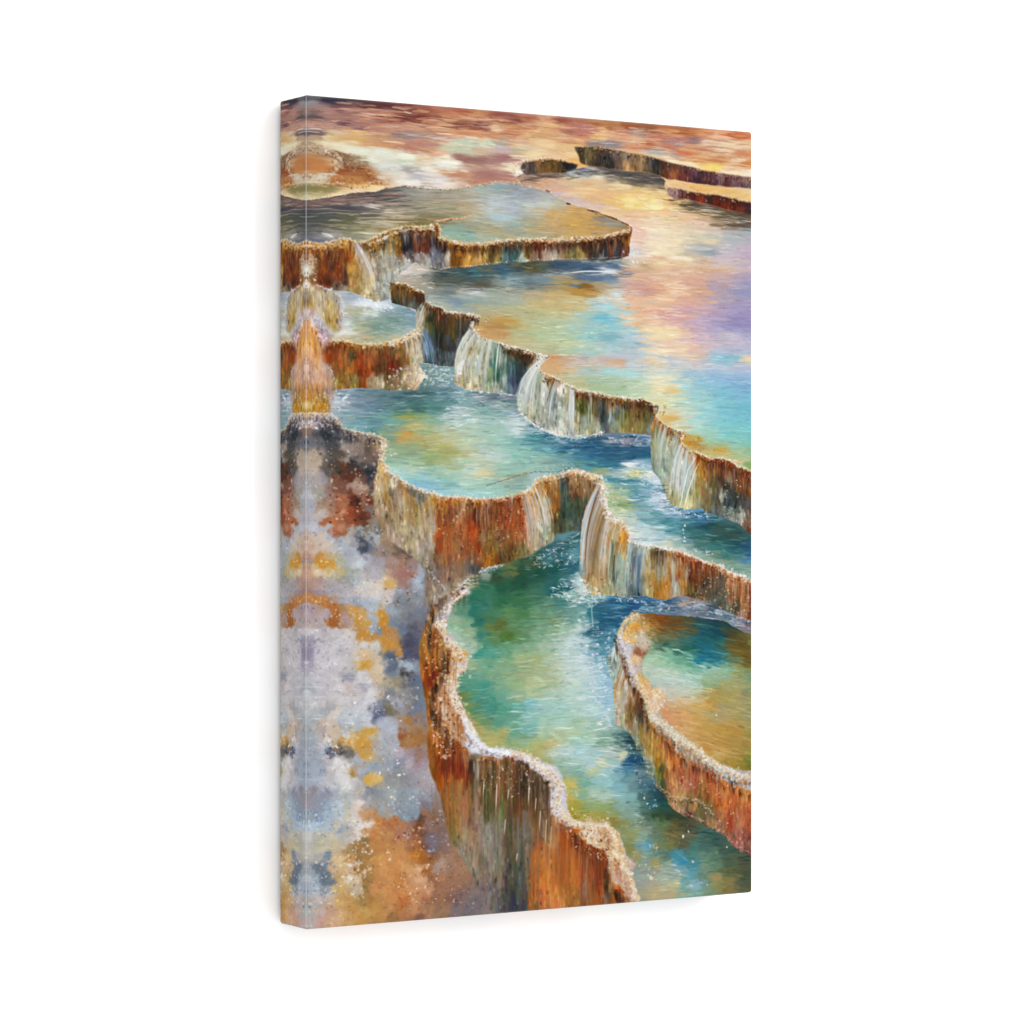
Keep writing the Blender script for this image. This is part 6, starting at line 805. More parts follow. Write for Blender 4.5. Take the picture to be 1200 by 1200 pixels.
    flecks("758 1022 770 1022 772 1032 760 1030", 20, ['e8e0c8', 'd8c898', 'f0ece0', '7a7450'], (.6, 1.5))
    ripples("780 988 796 995 814 1014 806 1016 790 1002", 12, ['2f98c0', '4ca4c4', '2c80a4', '70b8cc'], (4, 14), (.8, 2.4), (.25, .55), .5, 1.); ripples("750 983 760 988 762 1002 754 1006", 7, ['70b0c0', '58a4c0', '98c8d0'], (4, 10), (.8, 2.), (.25, .55), .3)
    # small right pool, its rim and wall
    ripples("815 728 860 730 850 780 800 765 780 752", 54, ['1c5868', '20707c', '2c5c50', '3c8490', '184c5c', '504c28', '78a89c'], (8, 28), (.8, 2.2), (.25, .6), .2)
    ripples("845 735 882 745 882 790 860 780 850 755", 30, ['584418', '6c5c28', '8a7c40', '485030', '7c6c2c'], (8, 26), (1, 2.6), (.25, .55), .3)
    ripples("762 758 790 776 820 790 835 798 800 786 770 768", 9, ['d0e4d8', 'b8d4c4', 'a8ccb8'], (8, 24), (.7, 1.8), (.3, .6), .55, 1.2); ripples("786 758 812 768 808 774 835 786 822 786 800 772", 12, ['c8e0d8', 'a8ccc8', 'e0ece4'], (5, 16), (.6, 1.5), (.35, .7), .4, 1.2)
    ripples("765 780 830 795 830 812 790 815 770 800", 42, ['d8e4d8', 'c0d8cc', 'e8e8dc', 'b0ccb8', 'd8d0c0'], (8, 26), (.8, 2.2), (.2, .5), .2)
    ripples("785 825 880 800 882 890 840 885 800 850", 90, ['d8b878', 'b89850', 'c8a468', '98905c', 'e0c898', 'a88c48', 'c8b888'], (10, 36), (.6, 2.), (.2, .5), .3)
    ripples("806 820 826 812 830 818 812 827", 8, ['dccfa8', 'e8dcb8', 'c8b888'], (5, 14), (.6, 1.3), (.3, .6), -.4, 1.2); flecks("836 834 842 835 842 838 836 838", 6, ['fcfcf0'], (.5, 1))
    flecks("742 752 760 750 762 764 746 764", 24, ['5a5040', '7c6844', 'a08860', 'c8b898'], (.4, 1.1))
    ripples("752 722 800 725 800 745 770 745 758 735", 36, ['7c4c1c', '5c3814', '9a6828', '6c5430', '4c3c20', 'b08040'], (5, 18), (.7, 2.), (.3, .7), .1)
    flecks("730 722 762 720 760 745 745 758 728 745", 110, ['e0c080', 'd0a050', 'b88838', 'ecd8a8', 'c89848', 'f0e4c8'], (.6, 1.8), (.45, .9))
    ripples("748 712 762 704 800 706 838 708 880 728 880 744 850 726 800 716 765 718", 90, ['2c4c68', '3c6480', 'c8d8e4', '4c5c68', '88a8bc', '6c5444', 'e4ecf0', '20405c'], (4, 16), (.7, 2.), (.4, .8), .15)
    flecks("750 704 775 706 840 712 868 726 840 722 800 716 760 716", 130, ['c8d4e0', 'e8ecf0', '6a88a0', '98a8b8', 'a8b8c8', '4c6c88', 'b8a8a0'], (.5, 1.5), (.4, .9), 2.6)
    flecks("795 695 825 694 835 704 810 710 796 706", 60, ['5c4428', '8a6c40', 'a89888', 'c8b0a8', '3c3428', '786048'], (.5, 1.6), (.4, .9), 2.2)
    flecks("850 716 882 726 882 742 862 734", 60, ['a8989c', 'c8c0c8', '807478', '6a6470', 'd8d0d4', '988084'], (.5, 1.5), (.4, .9), 2)
    drips("720 752 725 765 734 780", 40, 60, ['c8dce4', '98b8c8', 'e0ecf0', '7c9cb0', 'b0c8d4', 'f4f8f8'], (.5, 1.5), (.35, .8), lean=-.3)
    drips("726 762 736 780 745 803", 30, 60, ['98846c', 'a07c48', 'c0bcc8', '7a6858', 'd8dce4', '5c5c70', 'b8a890'], (.5, 1.6), (.35, .85), lean=-.12)
    drips("730 782 738 790 748 808", 52, 60, ['e0dcdc', 'c0bcc0', 'f0eeec', 'a89c94', 'b8b4b4', '8c7c6c'], (.5, 1.6), (.35, .8), lean=-.3)
    drips("745 805 756 830 760 843", 50, 80, ['7a5834', '8c5c30', '604838', 'ac7c48', '505048', '98844c', 'd8d0c8', '3c3430'], (.6, 1.9), (.35, .85), lean=-.06)
    drips("758 840 770 853 785 868", 50, 70, ['ac8040', 'a48850', '7c6838', 'd0a860', '688078', 'b8701c', 'e0d0a8', '4c5038'], (.6, 1.9), (.35, .85), lean=-.05)
    drips("785 870 800 888 823 898 843 913", 46, 120, ['c0702c', 'b8581c', 'c87838', 'a86c58', '984c34', 'e0b080', '8a3c1c', 'd08850'], (.6, 2.2), (.3, .8))
    drips("840 913 860 921 882 928", 54, 80, ['c86828', 'd08048', 'b85c38', 'a84c24', 'e0a068', '8c4838', 'c46c38'], (.6, 2.2), (.3, .8))
    flecks("790 895 830 905 882 940 882 996 850 975 800 930", 230, ['e8c8a8', 'd89c70', '6c3828', '8a4430', 'f0dcc8', 'c06830', '5c3830'], (.4, 1.3), (.4, .85), 1.8)
    crust("780 933 798 953 817 961 835 971 847 977 860 992 882 1003", 4, ['a88c70', '8c7868', 'c8b8a0'], ['7a6458', '5c4840', '98846c'], ['4a3c38', '3c3c38'], .8, (.6, 1.7), -1, fr=0)
    crust("768 918 775 925 790 935 810 936 822 940 835 955", 3, ['d0c0a8', 'b8a890', '98a098'], ['a89070', 'b89c68'], ['706050'], .6, (.6, 1.6))
    fringe(Curve("723 743 724 755 732 768 737 785 745 803 753 817 757 830 760 842 770 852 780 862 786 868 793 876 805 888 823 896 835 903 843 912 857 918 870 923 890 928"), 13, CREAM[3:]+OCHRE+['c8bcb0'], BROWN+RUST+['6a5844'], 3., 1)
    crust("747 717 738 720 728 730 723 743", 4.5, ['e0c890', 'd8b070', 'ecdcb8'], ['c89c58', 'd8b880', 'e8e0d0'], ['c8ccd0', 'a89880'], 1.1, (.7, 2.), -1)
    crust("723 743 724 755 732 768 737 785 745 803", 7, ['e0d4c8', 'd0c8d0', 'f0ece8', 'c8b8a8'], ['c8c8d4', 'a8a0b0', 'e8e8f0', '8a8494'], ['a89c98', 'c8ccd8', '706870'], 1.25, (.6, 2.), -1.5)
    crust("745 803 753 817 757 830 760 842 770 852", 8, ['e8cca0', 'dcb888', 'f0e0cc'], ['d8b880', 'c89c60', 'e8d8c8'], ['b08c60', 'c8c0b8', '7a6850'], 1.25, (.7, 2.1), -3)
    flecks("760 812 778 806 780 826 790 832 775 836 765 830", 70, ['f0dcc0', 'e4c49c', 'd8a878', 'f8ece0'], (.7, 1.9), (.5, .95))
    crust("760 842 770 852 780 862 793 876", 7, ['d8ccb8', 'e8e0d4', 'b8bcb8'], ['c8b890', 'd0a868', 'e0d8d0'], ['b88848', 'a07838', 'c87838'], 1.25, (.7, 2.1), -2)
    crust("790 873 805 887 823 895 835 902 843 911 857 917 870 922 886 926", 9, ['c8c8bc', 'e0d4c4', 'b0b4b4', 'd8c8b8'], ['d8c0a0', 'c8a888', 'e8dcd4', 'a8a8a4'], ['c88858', 'b8744c', 'e0c0a0'], 1.2, (.7, 2.1), -2)
    crust("772 846 786 860 808 876 828 891 845 902 862 909 886 914", 11, CREAM+['b8b8b0', 'd8d0c4'], ['d8b484', 'c89c6c', 'b8a898', 'e4d0b4'], ['b8744c', '9c6c48', '8c7c74'], 1.1, (.8, 2.4), 0, fr=1.2)
    # ---------------- the pale rim and great wall in front
    fringe(Curve(OUTER_GREEN), 17, CREAM[3:]+OCHRE+['c8b0a0', 'b8a8a8'], RUST+BROWN+['6a4830'], 3.4, 1.5)
    fringe(Curve(OUTER_GREEN), 30, ['c89868', 'b8a090', 'd0a878', 'a88868'], ['4c3424', '3c2c24', '6c3c1c', '54442c'], 5., 3)
    crust("548 688 538 698 527 705 522 718 518 732", 8, CREAM+['d8d4e0', 'c8c0c8'], ['d0c8d4', 'e8e4e8', 'b8b0b8'], ['c89060', 'b8a8a8', 'd8b888'], 1.1, (.7, 2.1), 1)
    crust("549 676 540 684 530 694", 4, ['e0e0e4', 'c8ccd0'], ['a8acb0', 'd0c8b8'], ['98948c'], .8, (.6, 1.6))
    crust("560 672 572 667 590 663", 4, ['d0d8dc', 'b8c4c8'], ['98a4ac', 'c8c0a8'], ['788088'], .8, (.6, 1.6))
    crust("515 728 520 745 530 755 540 765 545 775", 11, CREAM+['d8c8b0', 'ccb8a4', 'f4f0ec'], ['d8c0a0', 'e8dcd4', 'c89858'], ['b87838', 'd0a068', '8c5428', 'e8c8a0'], 1.15, (.7, 2.3), 2)
    flecks("534 758 548 768 546 778 534 776", 26, ['e0a848', 'd89830', 'f0d8a8', 'c87c28'], (.8, 1.9))
    crust("545 780 534 790 530 805 532 818 538 832 546 846 556 862", 12, CREAM+['d8c8b0', 'ccb8a4', 'f4f0ec'], ['e8d8cc', 'd8b890', 'f0e8e4'], ['c88c54', 'b06c34', 'e0c0a0', '985424'], 1.15, (.7, 2.4), 3)
    crust("540 840 548 858 556 868 570 879 590 884 606 884", 8, WHITE+['e0e0ec'], ['d0d0dc', 'e8e4e8', 'b0acc0'], ['a89ca8', '8c8488', 'b07c58'], 1.2, (.7, 2.3), 1)
    crust("600 885 612 886 622 894 634 902 646 912 654 920", 11, CREAM+['d8c8b0', 'ccb8a4', 'f4f0ec'], ['e8e0dc', 'c8bcb8', 'd8ccd0'], ['8a8084', 'b8a8a0', 'c88848', '5c4c44'], 1.2, (.7, 2.4), .5)
    crust("655 915 652 928 650 942 658 956 668 964", 12, CREAM+['d8c8b0', 'ccb8a4', 'f4f0ec'], ['e0d4d4', 'c8c0d0', 'd8b888'], ['a89898', 'c08050', 'd8c8c4'], 1.2, (.7, 2.4), .5)
    crust("660 957 672 964 686 968 700 970 712 968", 7, CREAM+['f0e4c8'], ['e0c090', 'd8a868', 'f0e4d4'], ['c07c40', 'a86838', 'd8a878'], 1.25, (.7, 2.3), 1)
    flecks("684 972 712 970 714 986 700 994 690 988", 120, CREAM+['c89c68', '8a5c38', 'e0b888', '5c3c28'], (.8, 2.2), (.5, .95))
    crust("708 968 718 978 722 990 718 1000 726 1008 734 1022 740 1040 746 1055", 11, ['e0c48c', 'd8b070', 'ecdcc0', 'f0e8dc'], ['d8b898', 'e0c8b0', 'c89058'], ['b87440', 'a05c2c', 'd8b090'], 1.15, (.8, 2.5), 2)
    # golden ribs, then the broad shadowed folds
    drips("515 870 535 880 560 892 600 894 640 945 660 985 690 1008 720 1022", 150, 60, ['c87c34', 'b86c2c', 'd08c44', 'c08a54'], (2.4, 5.), (.2, .45), t0=.45)
    # broad shadowed folds and lit ribs of the wall
    drips("512 860 530 870 560 888 600 890 640 930 660 975 700 1000", 120, 60, ['3a2c20', '4c3020', '5c4028', '2c2a28', '54483c'], (2., 4.), (.25, .5))
    drips("512 860 530 870 560 888 600 890 640 940 660 985 690 1005 720 1020", 120, 60, ['c88040', 'b87848', 'd89858', 'a89888', 'c09878'], (1.4, 3.2), (.25, .55))
    # upper lobe
    drips("500 735 512 735 525 760 535 772", 60, 130, OCHRE+['804420', '6c2c18', 'b87838', 'd09858', '5c2818', '984c24'], (.6, 2.2), (.35, .85), lean=-.05)
    flecks("495 735 520 735 535 765 530 790 515 800 495 790", 150, ['e8c890', 'f0dcc0', '5c2818', 'd09848', '804420', 'c88c48'], (.5, 1.6), (.45, .9), 1.8)
    # second lobe
    drips("507 815 520 800 530 825 545 850", 70, 150, ['c89460', 'd8a070', 'a86028', '80401c', 'b8702c', 'e0b890', '6c2c14', '984c20'], (.6, 2.3), (.35, .85))
    drips("505 855 525 860 548 878", 70, 150, ['7c2c14', '8c4818', 'a8581c', '5c2014', 'b07c48', 'c08850', '6c3818'], (.7, 2.6), (.3, .8))
    flecks("508 815 535 800 548 845 550 880 515 890 505 860", 300, ['f0e0d0', 'e8c8a8', 'd8a070', 'f8f0e8', '7c3818', '5c2418', 'c08048'], (.5, 1.7), (.45, .95), 1.8)
    drips("505 920 530 915 550 910", 110, 130, ['a06424', '987040', 'b07838', '8c6c48', 'a47c5c', '6c4c28', '7c6c60'], (.8, 2.8), (.2, .6), lean=.06)
    # middle, dark drapery
    drips("552 890 575 888 595 888 612 892", 90, 190, ['4c4028', '5c3820', '3a2c24', 'c08858', '6c6840', '8c4824', 'a8744c', '5c5c38', '282420', 'd8b090'], (.7, 2.6), (.3, .8))
    drips("615 900 632 905 645 925", 90, 120, ['443c2c', '5c3c24', '303034', '6c5038', '8a7060', 'a89078', '5c5038'], (.7, 2.6), (.3, .8))
    drips("560 945 590 945 625 950", 130, 200, ['847c78', '707048', '5c4c38', '8c8488', '6a6460', '9c948c', '54503c', '706c70', 'a09890'], (.8, 3.), (.2, .55), lean=.02)
    flecks("560 890 612 890 630 920 600 935 565 925", 110, ['e8d8c4', 'f0e8dc', 'c8a080', '2c2420', '3a3028', 'b87848'], (.5, 1.4), (.5, .95), 2)
    for a, b, l in ((582, 918, 40), (567, 915, 20), (596, 925, 14), (620, 920, 26), (628, 935, 18), (640, 960, 34), (646, 968, 30), (633, 950, 26), (592, 960, 20), (606, 1000, 10)):
        vline([(a, b), (a-.8, b+l*.5), (a-1.5, b+l)], hexc('e4d4c0'), 1.1, .8, .8, .4)
    # right, orange
    drips("642 950 655 962 672 972", 60, 70, ['c8987c', 'a07c64', 'b0703c', 'd8b8a0', '8c4c28', 'c88858'], (.7, 2.2), (.35, .85))
    drips("655 970 672 975 690 985", 90, 130, ['9c4018', '7c2c14', 'c06420', 'c87428', 'a84c1c', 'e08c3c', 'b85c1c', '602410'], (.7, 2.4), (.35, .85))
    drips("622 990 645 992 690 995", 90, 190, ['c06c28', 'c87838', 'a85c28', 'd08848', '8c4c24', '987060', 'b87440', '787068'], (.8, 2.8), (.25, .65))
    drips("688 992 700 995 712 1000", 70, 90, ['8c3c18', '6c2c14', 'a8501c', '7c4428', 'c07844', '988070', 'b05c24'], (.7, 2.3), (.35, .85))
    drips("714 1005 724 1015 740 1035", 50, 60, ['c0602c', 'a04c18', 'd0984c', '98441c', 'c89878', 'a8a09c'], (.7, 2.3), (.35, .85))
    flecks("655 962 690 970 712 990 714 1010 680 1000", 130, ['f0e0cc', 'e0b888', '6c2c18', 'd89858', '5c2414', 'f8f0e8'], (.5, 1.5), (.45, .9), 1.8)
    # ---------------- watercolour rock flank: blooms, salt, spatter
    flecks("358 488 420 488 450 512 445 560 430 600 395 545 358 530", 195, ['d0c8c8', 'e8e0dc', '3a3c44', 'b0a098', '2c3038', '8a7868', 'c8b8a8'], (.5, 1.6), (.4, .9), 1.8)
    flecks("388 540 440 545 440 610 425 625 385 618 380 600", 165, ['e0b898', 'c07040', '5c2418', '7c3418', 'd8c0a8', 'b85c30', 'f0dcc8', '3a2420'], (.5, 1.6), (.45, .9), 1.7)
    flecks("358 488 395 488 390 500 358 505", 67, ['e8dcd8', 'f4ece8', 'c8b0b0', '505058'], (.6, 1.8), (.45, .9))
    flecks("420 615 450 620 450 650 420 650", 45, ['4c5060', '788088', 'c8ccd0', 'a8a8a8', '30343c'], (.6, 2.), (.4, .85), 1.8)
    flecks("450 640 500 655 515 690 480 680 455 660", 67, ['e8d8c8', '5a4840', 'c8a088', '8a6858', 'd8d0d0'], (.4, 1.3), (.4, .85))
    flecks("362 655 400 660 398 672 366 664", 27, ['f0d8a8', 'e8a030', 'd08820', 'f8e8cc', 'c8b898'], (.6, 1.8), (.5, .9))
    flecks("360 692 400 710 398 738 385 735 378 712 360 702", 52, ['f0d0a0', 'a85820', 'c8843c', '8c4818', 'f8e8d8'], (.5, 1.4), (.5, .9))
    flecks("410 712 445 735 442 752 422 750 408 725", 60, ['e8b050', 'f4dcb0', 'b87820', 'd89838', 'f8f0e4', 'a8b0c0'], (.6, 1.8), (.45, .9))
    flecks("440 708 456 735 462 760 450 765 440 735", 37, ['e0a040', 'f0d8b0', 'b06c1c', 'c88430'], (.6, 1.6), (.5, .9))
    flecks("450 690 490 688 485 705 452 712", 30, ['7c5428', 'a87838', 'c8a070', '5c4428', 'e0d0c0'], (.6, 1.8), (.5, .9))
    flecks("455 765 490 770 488 800 460 800", 45, ['b8c4d0', '50586c', '8a90a0', 'd8dce0', '3c4458'], (.6, 2.), (.4, .85))
    flecks("430 800 490 800 490 850 440 845", 82, ['9aa0b0', '6c7080', 'c8b8a0', 'e8e8ec', '8a7858', '586078', 'b07840'], (.6, 2.2), (.4, .85))
    for a, b in ((442, 836), (454, 818), (416, 822), (370, 740), (445, 905), (450, 890), (466, 893), (474, 905), (467, 910), (463, 880), (385, 868), (394, 874), (440, 906)): flecks([a-2, b-2, a+2, b-2, a+2, b+2, a-2, b+2], 5, ['f4f4f4', 'fcf4ec', 'e8e4e4'], (.7, 1.7), (.7, 1))
    flecks("360 745 400 748 398 765 366 775", 37, ['9c90b0', 'b0a8c0', 'd8d4dc', '8c84a4'], (.6, 2.), (.35, .75), 2)
    flecks("395 852 448 850 440 900 425 895 400 880", 82, ['e0a840', 'c88428', 'f0dcb0', 'a87028', '8a7c5c', 'f8ecd8'], (.6, 1.9), (.4, .85))
    flecks("380 872 402 874 408 888 382 890", 34, ['5c6080', '44485c', '8088a0', 'e8e4e0'], (.6, 1.9), (.45, .9))
    ripples("362 752 420 755 430 800 410 830 362 830", 78, ['d8d4d8', 'c0b8c0', 'b0a8b8', 'e0dcdc'], (6, 22), (.6, 1.8), (.2, .5))
    ripples("362 835 440 835 430 850 362 865", 30, ['c8d0d8', 'b0bcc8', 'd8dce0', '98a4b0'], (6, 22), (.6, 1.8), (.2, .5))
    ripples("360 865 380 870 384 935 360 930", 27, ['a8b4c8', '8c98ac', 'b8c0d0', '98a4bc'], (5, 16), (.6, 1.8), (.2, .5))
    flecks("385 895 415 895 420 930 395 930", 45, ['f0eeec', 'e0dcdc', 'fafafa', 'c8c8cc'], (.8, 2.6), (.25, .6), 1.8)
    flecks("378 940 400 935 402 965 370 980 360 965", 82, ['c8dcec', 'a8c0d4', '8098b4', 'e0ecf4', '7088a8'], (.6, 2.), (.35, .8), 1.7)
    flecks("448 925 500 930 490 958 455 955", 45, ['b8c0c4', '6c7c88', 'd8dce0', '98a8b0', 'f0f0f0', 'c8a880'], (.4, 1.4), (.4, .85))
    flecks("405 960 430 965 432 1000 415 1000", 52, ['f0e8e0', 'e0d8d0', '8a6030', 'c8a070', 'f8f4f0'], (.6, 2.), (.4, .85))
    flecks("410 985 436 985 438 1020 425 1055 400 1050 395 1025", 195, ['f4ece0', 'f8f4ec', 'e0d0b0', '7c5020', '9a6828', 'c8985c', 'e8dcc4'], (.5, 1.7), (.5, .95), 1.7)
    flecks("392 1000 415 1000 410 1060 385 1060", 82, ['f0e4cc', 'e0c088', 'c89850', 'b87830', 'f8f0e0'], (.5, 1.5), (.4, .85))
    flecks("362 1010 395 1010 390 1060 362 1065", 82, ['d8e0e8', '60708c', 'a8b8c8', 'f0f0f0', '788898', 'c8b8a8'], (.6, 2.), (.35, .8), 1.7)
    ripples("360 980 395 980 395 1005 360 1010", 30, ['c8c0a8', 'a8a498', 'd8d0b8', '98a0a8'], (6, 20), (.6, 1.6), (.25, .55))
    flecks("440 960 480 955 490 985 460 985", 37, ['c06828', 'e0a878', '8c4818', 'f0d0b0', 'a85c30'], (.5, 1.6), (.35, .8))
    flecks("465 980 500 960 515 990 510 1010 480 1000", 90, ['6a3818', '8a4818', 'c8a088', 'f0e0d0', 'd88830', '5c5064', 'a89090'], (.5, 1.7), (.4, .85))
    flecks("462 1025 510 1005 545 1060 470 1068", 127, ['f0dcc4', 'e8c098', 'a85c24', '8c5028', 'f8ece0', '7c5848', 'c8844c'], (.5, 1.6), (.4, .9), 1.7)
    flecks("500 940 520 950 540 1010 560 1060 530 1060 505 1000", 127, ['b8a8a8', '70606c', 'd8c8b8', '8c6c50', '584c58', 'a88060', 'c8bcbc'], (.5, 1.7), (.35, .8))
    for a, b in ((454, 998), (455, 1006), (505, 982), (500, 1015), (470, 1030), (486, 1045), (455, 925), (460, 935), (448, 977), (463, 982)): flecks([a-2, b-2, a+2, b-2, a+2, b+2, a-2, b+2], 5, ['f8ecdc', 'c88848', 'e8d0b0'], (.6, 1.5), (.6, 1))

def mounds():
    wash('mound_upper', poly("345 292 360 295 368 300 371 310 370 320 367 330 372 337 382 339 392 340 399 350 402 370 399 386 390 389 380 382 370 366 345 362"), 'v', 1, 1.5, 300, (4, 14), (.6, 1.8), .07, rag=4, blur=4, warp=3, p=1.9, eps=8, sat=.6)
    drips("358 338 375 342 392 344", 34, 70, ['d8c8a8', 'b89858', 'a8a09c', 'e8dcc8', '8a7040', 'c8c0c4', 'a07c40'], (.6, 1.8), (.3, .75), lean=.12)
    flecks("358 293 371 300 372 330 358 336", 70, ['e8dccc', '7a5030', 'a8845c', 'f4ece4', '5c3c28', 'c8a880'], (.6, 1.8), (.45, .9), 1.7)
    crust("370 334 382 339 392 340 399 350 402 370 399 388", 4, ['d8d4dc', 'c8c0c8'], ['b8b0b0', 'e0d8d0', 'a89880'], ['b89858', 'c8b488'], .9, (.6, 1.6), 1)
    wash('mound_lower', poly("345 360 360 361 366 364 374 372 381 382 390 392 385 405 378 412 376 424 385 428 390 445 392 460 387 474 384 485 345 489"), 'v', 1, 1.5, 400, (4, 16), (.6, 1.8), .07, rag=4, blur=4, warp=3, p=1.9, eps=8, sat=.6)
    drips("358 390 366 388 374 400", 60, 50, ['e0a860', 'c88440', 'f0c890', 'b87038', 'd8b088'], (.6, 1.8), (.3, .7), lean=.1)
    drips("360 425 376 424 388 432", 52, 70, ['e0b898', 'c89068', 'b89890', 'f0d8c4', 'a87850', 'd0a080'], (.6, 2.), (.3, .7), lean=.05)
    flecks("358 362 372 372 386 390 380 405 368 385 358 378", 90, ['d8d0dc', 'c0b0c0', 'f0e8e8', 'a8909c', 'b8a8b8'], (.6, 1.8), (.4, .85), 1.7)
    flecks("358 462 388 460 386 488 358 490", 90, ['f0d8a8', 'e0b050', 'a86c20', 'f8e8d0', 'c88830', 'b8a0a0'], (.6, 1.7), (.4, .9))
    crust("385 430 391 446 393 460 387 476", 3, ['b8b0b8', 'd8d4d8'], ['a89890', 'c8b8b0'], ['c89870', 'd8b898'], .8, (.6, 1.5), 0)
    crust("358 486 372 486 386 486 395 492", 4, ['f0e0d8', 'e8d4c8'], ['d8c0b8', 'c8a898'], ['8a7c80', '606068'], 1.1, (.7, 1.9), 0)

def finish():
    # granulation, small blooms of pigment and a trace of paper tooth
    global IMG
    g = RNG.normal(0,   .008, (TH, TW, 1))
    IMG *= 1+.035*N_FINE[..., None]+.03*N_ISO[..., None]+g
    blur = np.stack([box_blur(IMG[..., k], 2) for k in range(3)], -1)
    IMG += .2*(IMG-blur)
    lum = IMG@np.array([.3, .59, .11])
    IMG = lum[..., None]+(IMG-lum[..., None])*.88
    wide = np.stack([box_blur(IMG[..., k], 14) for k in range(3)], -1)
    IMG += .2*(IMG-wide)                                    # wet-in-dry depth
    IMG = np.clip(IMG, 0, 1); IMG = IMG+.12*IMG*(1-IMG)*(2*IMG-1)*1.6-.02*(1-IMG)
    np.clip(IMG, .03, .985, out=IMG)
# ---- the object: a stretched canvas on a white wall ---------------------------------------------------------
scene = bpy.context.scene
COL = scene.collection
UNIT = 0.4                                  # width of the canvas in metres (0.40 x 0.60 m)
CW, CH, CD = UNIT, 1.5*UNIT, .0975*UNIT     # width, height, depth
RAD = .0062*UNIT                            # radius of the folded edges
GAP = .006
CZ = 1.5                                    # height of the canvas centre
YF = -(GAP+CD)                              # plane of the printed face; the wall is y = 0
LIGHT = 1.83                                # light falling on the face, in units of full white

paint()
def s2l(c):
    c = np.clip(c, 0, 1)
    return np.where(c <= .04045, c/12.92, ((c+.055)/1.055)**2.4)
INK = s2l(IMG)/LIGHT

def ink_at(u, v):
    """u 0..1 from the left, v 0..1 from the top of the face; bilinear."""
    x = np.clip(u*TW-.5, 0, TW-1.001); y = np.clip(v*TH-.5, 0, TH-1.001)
    xa = x.astype(int); ya = y.astype(int); fx = (x-xa)[..., None]; fy = (y-ya)[..., None]
    return (INK[ya, xa]*(1-fx)+INK[ya, xa+1]*fx)*(1-fy)+(INK[ya+1, xa]*(1-fx)+INK[ya+1, xa+1]*fx)*fy

def grid_mesh(name, P, C, flip=False):
    """P: (rows, cols, 3) points, C: (rows, cols, 3) linear ink."""
    r, c = P.shape[:2]
    me = bpy.data.meshes.new(name)
    idx = np.arange(r*c).reshape(r, c)
    q = np.stack([idx[:-1, :-1], idx[1:, :-1], idx[1:, 1:], idx[:-1, 1:]], -1).reshape(-1, 4)
    if flip: q = q[:, ::-1]
    me.vertices.add(r*c); me.vertices.foreach_set('co', P.astype(np.float32).ravel())
    me.loops.add(q.size); me.loops.foreach_set('vertex_index', q.astype(np.int32).ravel())
    me.polygons.add(len(q)); me.polygons.foreach_set('loop_start', np.arange(0, q.size, 4, dtype=np.int32))
    me.polygons.foreach_set('use_smooth', np.ones(len(q), bool))
    me.update(calc_edges=True)
    at = me.color_attributes.new('ink', 'FLOAT_COLOR', 'POINT')
    rgba = np.ones((r*c, 4), np.float32); rgba[:, :3] = C.reshape(-1, 3)
    at.data.foreach_set('color', rgba.ravel())
    me.validate()
    return me

def new_mat(name):
    m = bpy.data.materials.new(name); m.use_nodes = True
    nt = m.node_tree; b = nt.nodes['Principled BSDF']
    return m, nt, b
canvas_mat, nt, b = new_mat('printed_canvas')
a = nt.nodes.new('ShaderNodeAttribute'); a.attribute_name = 'ink'
tc = nt.nodes.new('ShaderNodeTexCoord')
mp = nt.nodes.new('ShaderNodeMapping'); nt.links.new(tc.outputs['Object'], mp.inputs['Vector'])
# woven cloth: crossing threads, a little uneven
waves = []
for d in ('X', 'Z'):
    w = nt.nodes.new('ShaderNodeTexWave'); w.bands_direction = d; w.inputs['Scale'].default_value = 260; w.inputs['Distortion'].default_value = 1.48
    w.inputs['Detail'].default_value = 1; nt.links.new(mp.outputs['Vector'], w.inputs['Vector']); waves.append(w)
mx = nt.nodes.new('ShaderNodeMath'); mx.operation = 'MAXIMUM'
nt.links.new(waves[0].outputs['Fac'], mx.inputs[0]); nt.links.new(waves[1].outputs['Fac'], mx.inputs[1])
nz = nt.nodes.new('ShaderNodeTexNoise'); nz.inputs['Scale'].default_value = 420; nz.inputs['Detail'].default_value = 2
nt.links.new(mp.outputs['Vector'], nz.inputs['Vector'])
ad = nt.nodes.new('ShaderNodeMath'); ad.operation = 'ADD'
nt.links.new(mx.outputs[0], ad.inputs[0]); nt.links.new(nz.outputs['Fac'], ad.inputs[1])
bp = nt.nodes.new('ShaderNodeBump'); bp.inputs['Strength'].default_value = .12; bp.inputs['Distance'].default_value = .0004
nt.links.new(ad.outputs[0], bp.inputs['Height']); nt.links.new(bp.outputs['Normal'], b.inputs['Normal'])
nt.links.new(a.outputs['Color'], b.inputs['Base Color'])
b.inputs['Roughness'].default_value = .8; b.inputs['Specular IOR Level'].default_value = .05

def link(name, me, parent=None, mat=canvas_mat):
    o = bpy.data.objects.new(name, me); COL.objects.link(o)
    if mat: me.materials.append(mat)
    o.parent = parent
    return o

canvas = bpy.data.objects.new('canvas_print', None); COL.objects.link(canvas)
canvas.location = (0, YF+CD, CZ-CH/2); canvas.empty_display_size = .05
canvas['label'] = 'tall stretched canvas print with a watercolour of stepped travertine pools, on white wall'
canvas['category'] = 'canvas print'
OFF = np.array([0, YF+CD, CZ-CH/2])

# printed face: flat, inside the folded edges
us = np.linspace(RAD/CW, 1-RAD/CW, TW); vs = np.linspace(RAD/CH, 1-RAD/CH, TH)
U, V = np.meshgrid(us, vs)
P = np.stack([(U-.5)*CW, np.full_like(U, YF), CZ+(.5-V)*CH], -1)-OFF
link('printed_face', grid_mesh('printed_face', P, ink_at(U, V)), canvas)

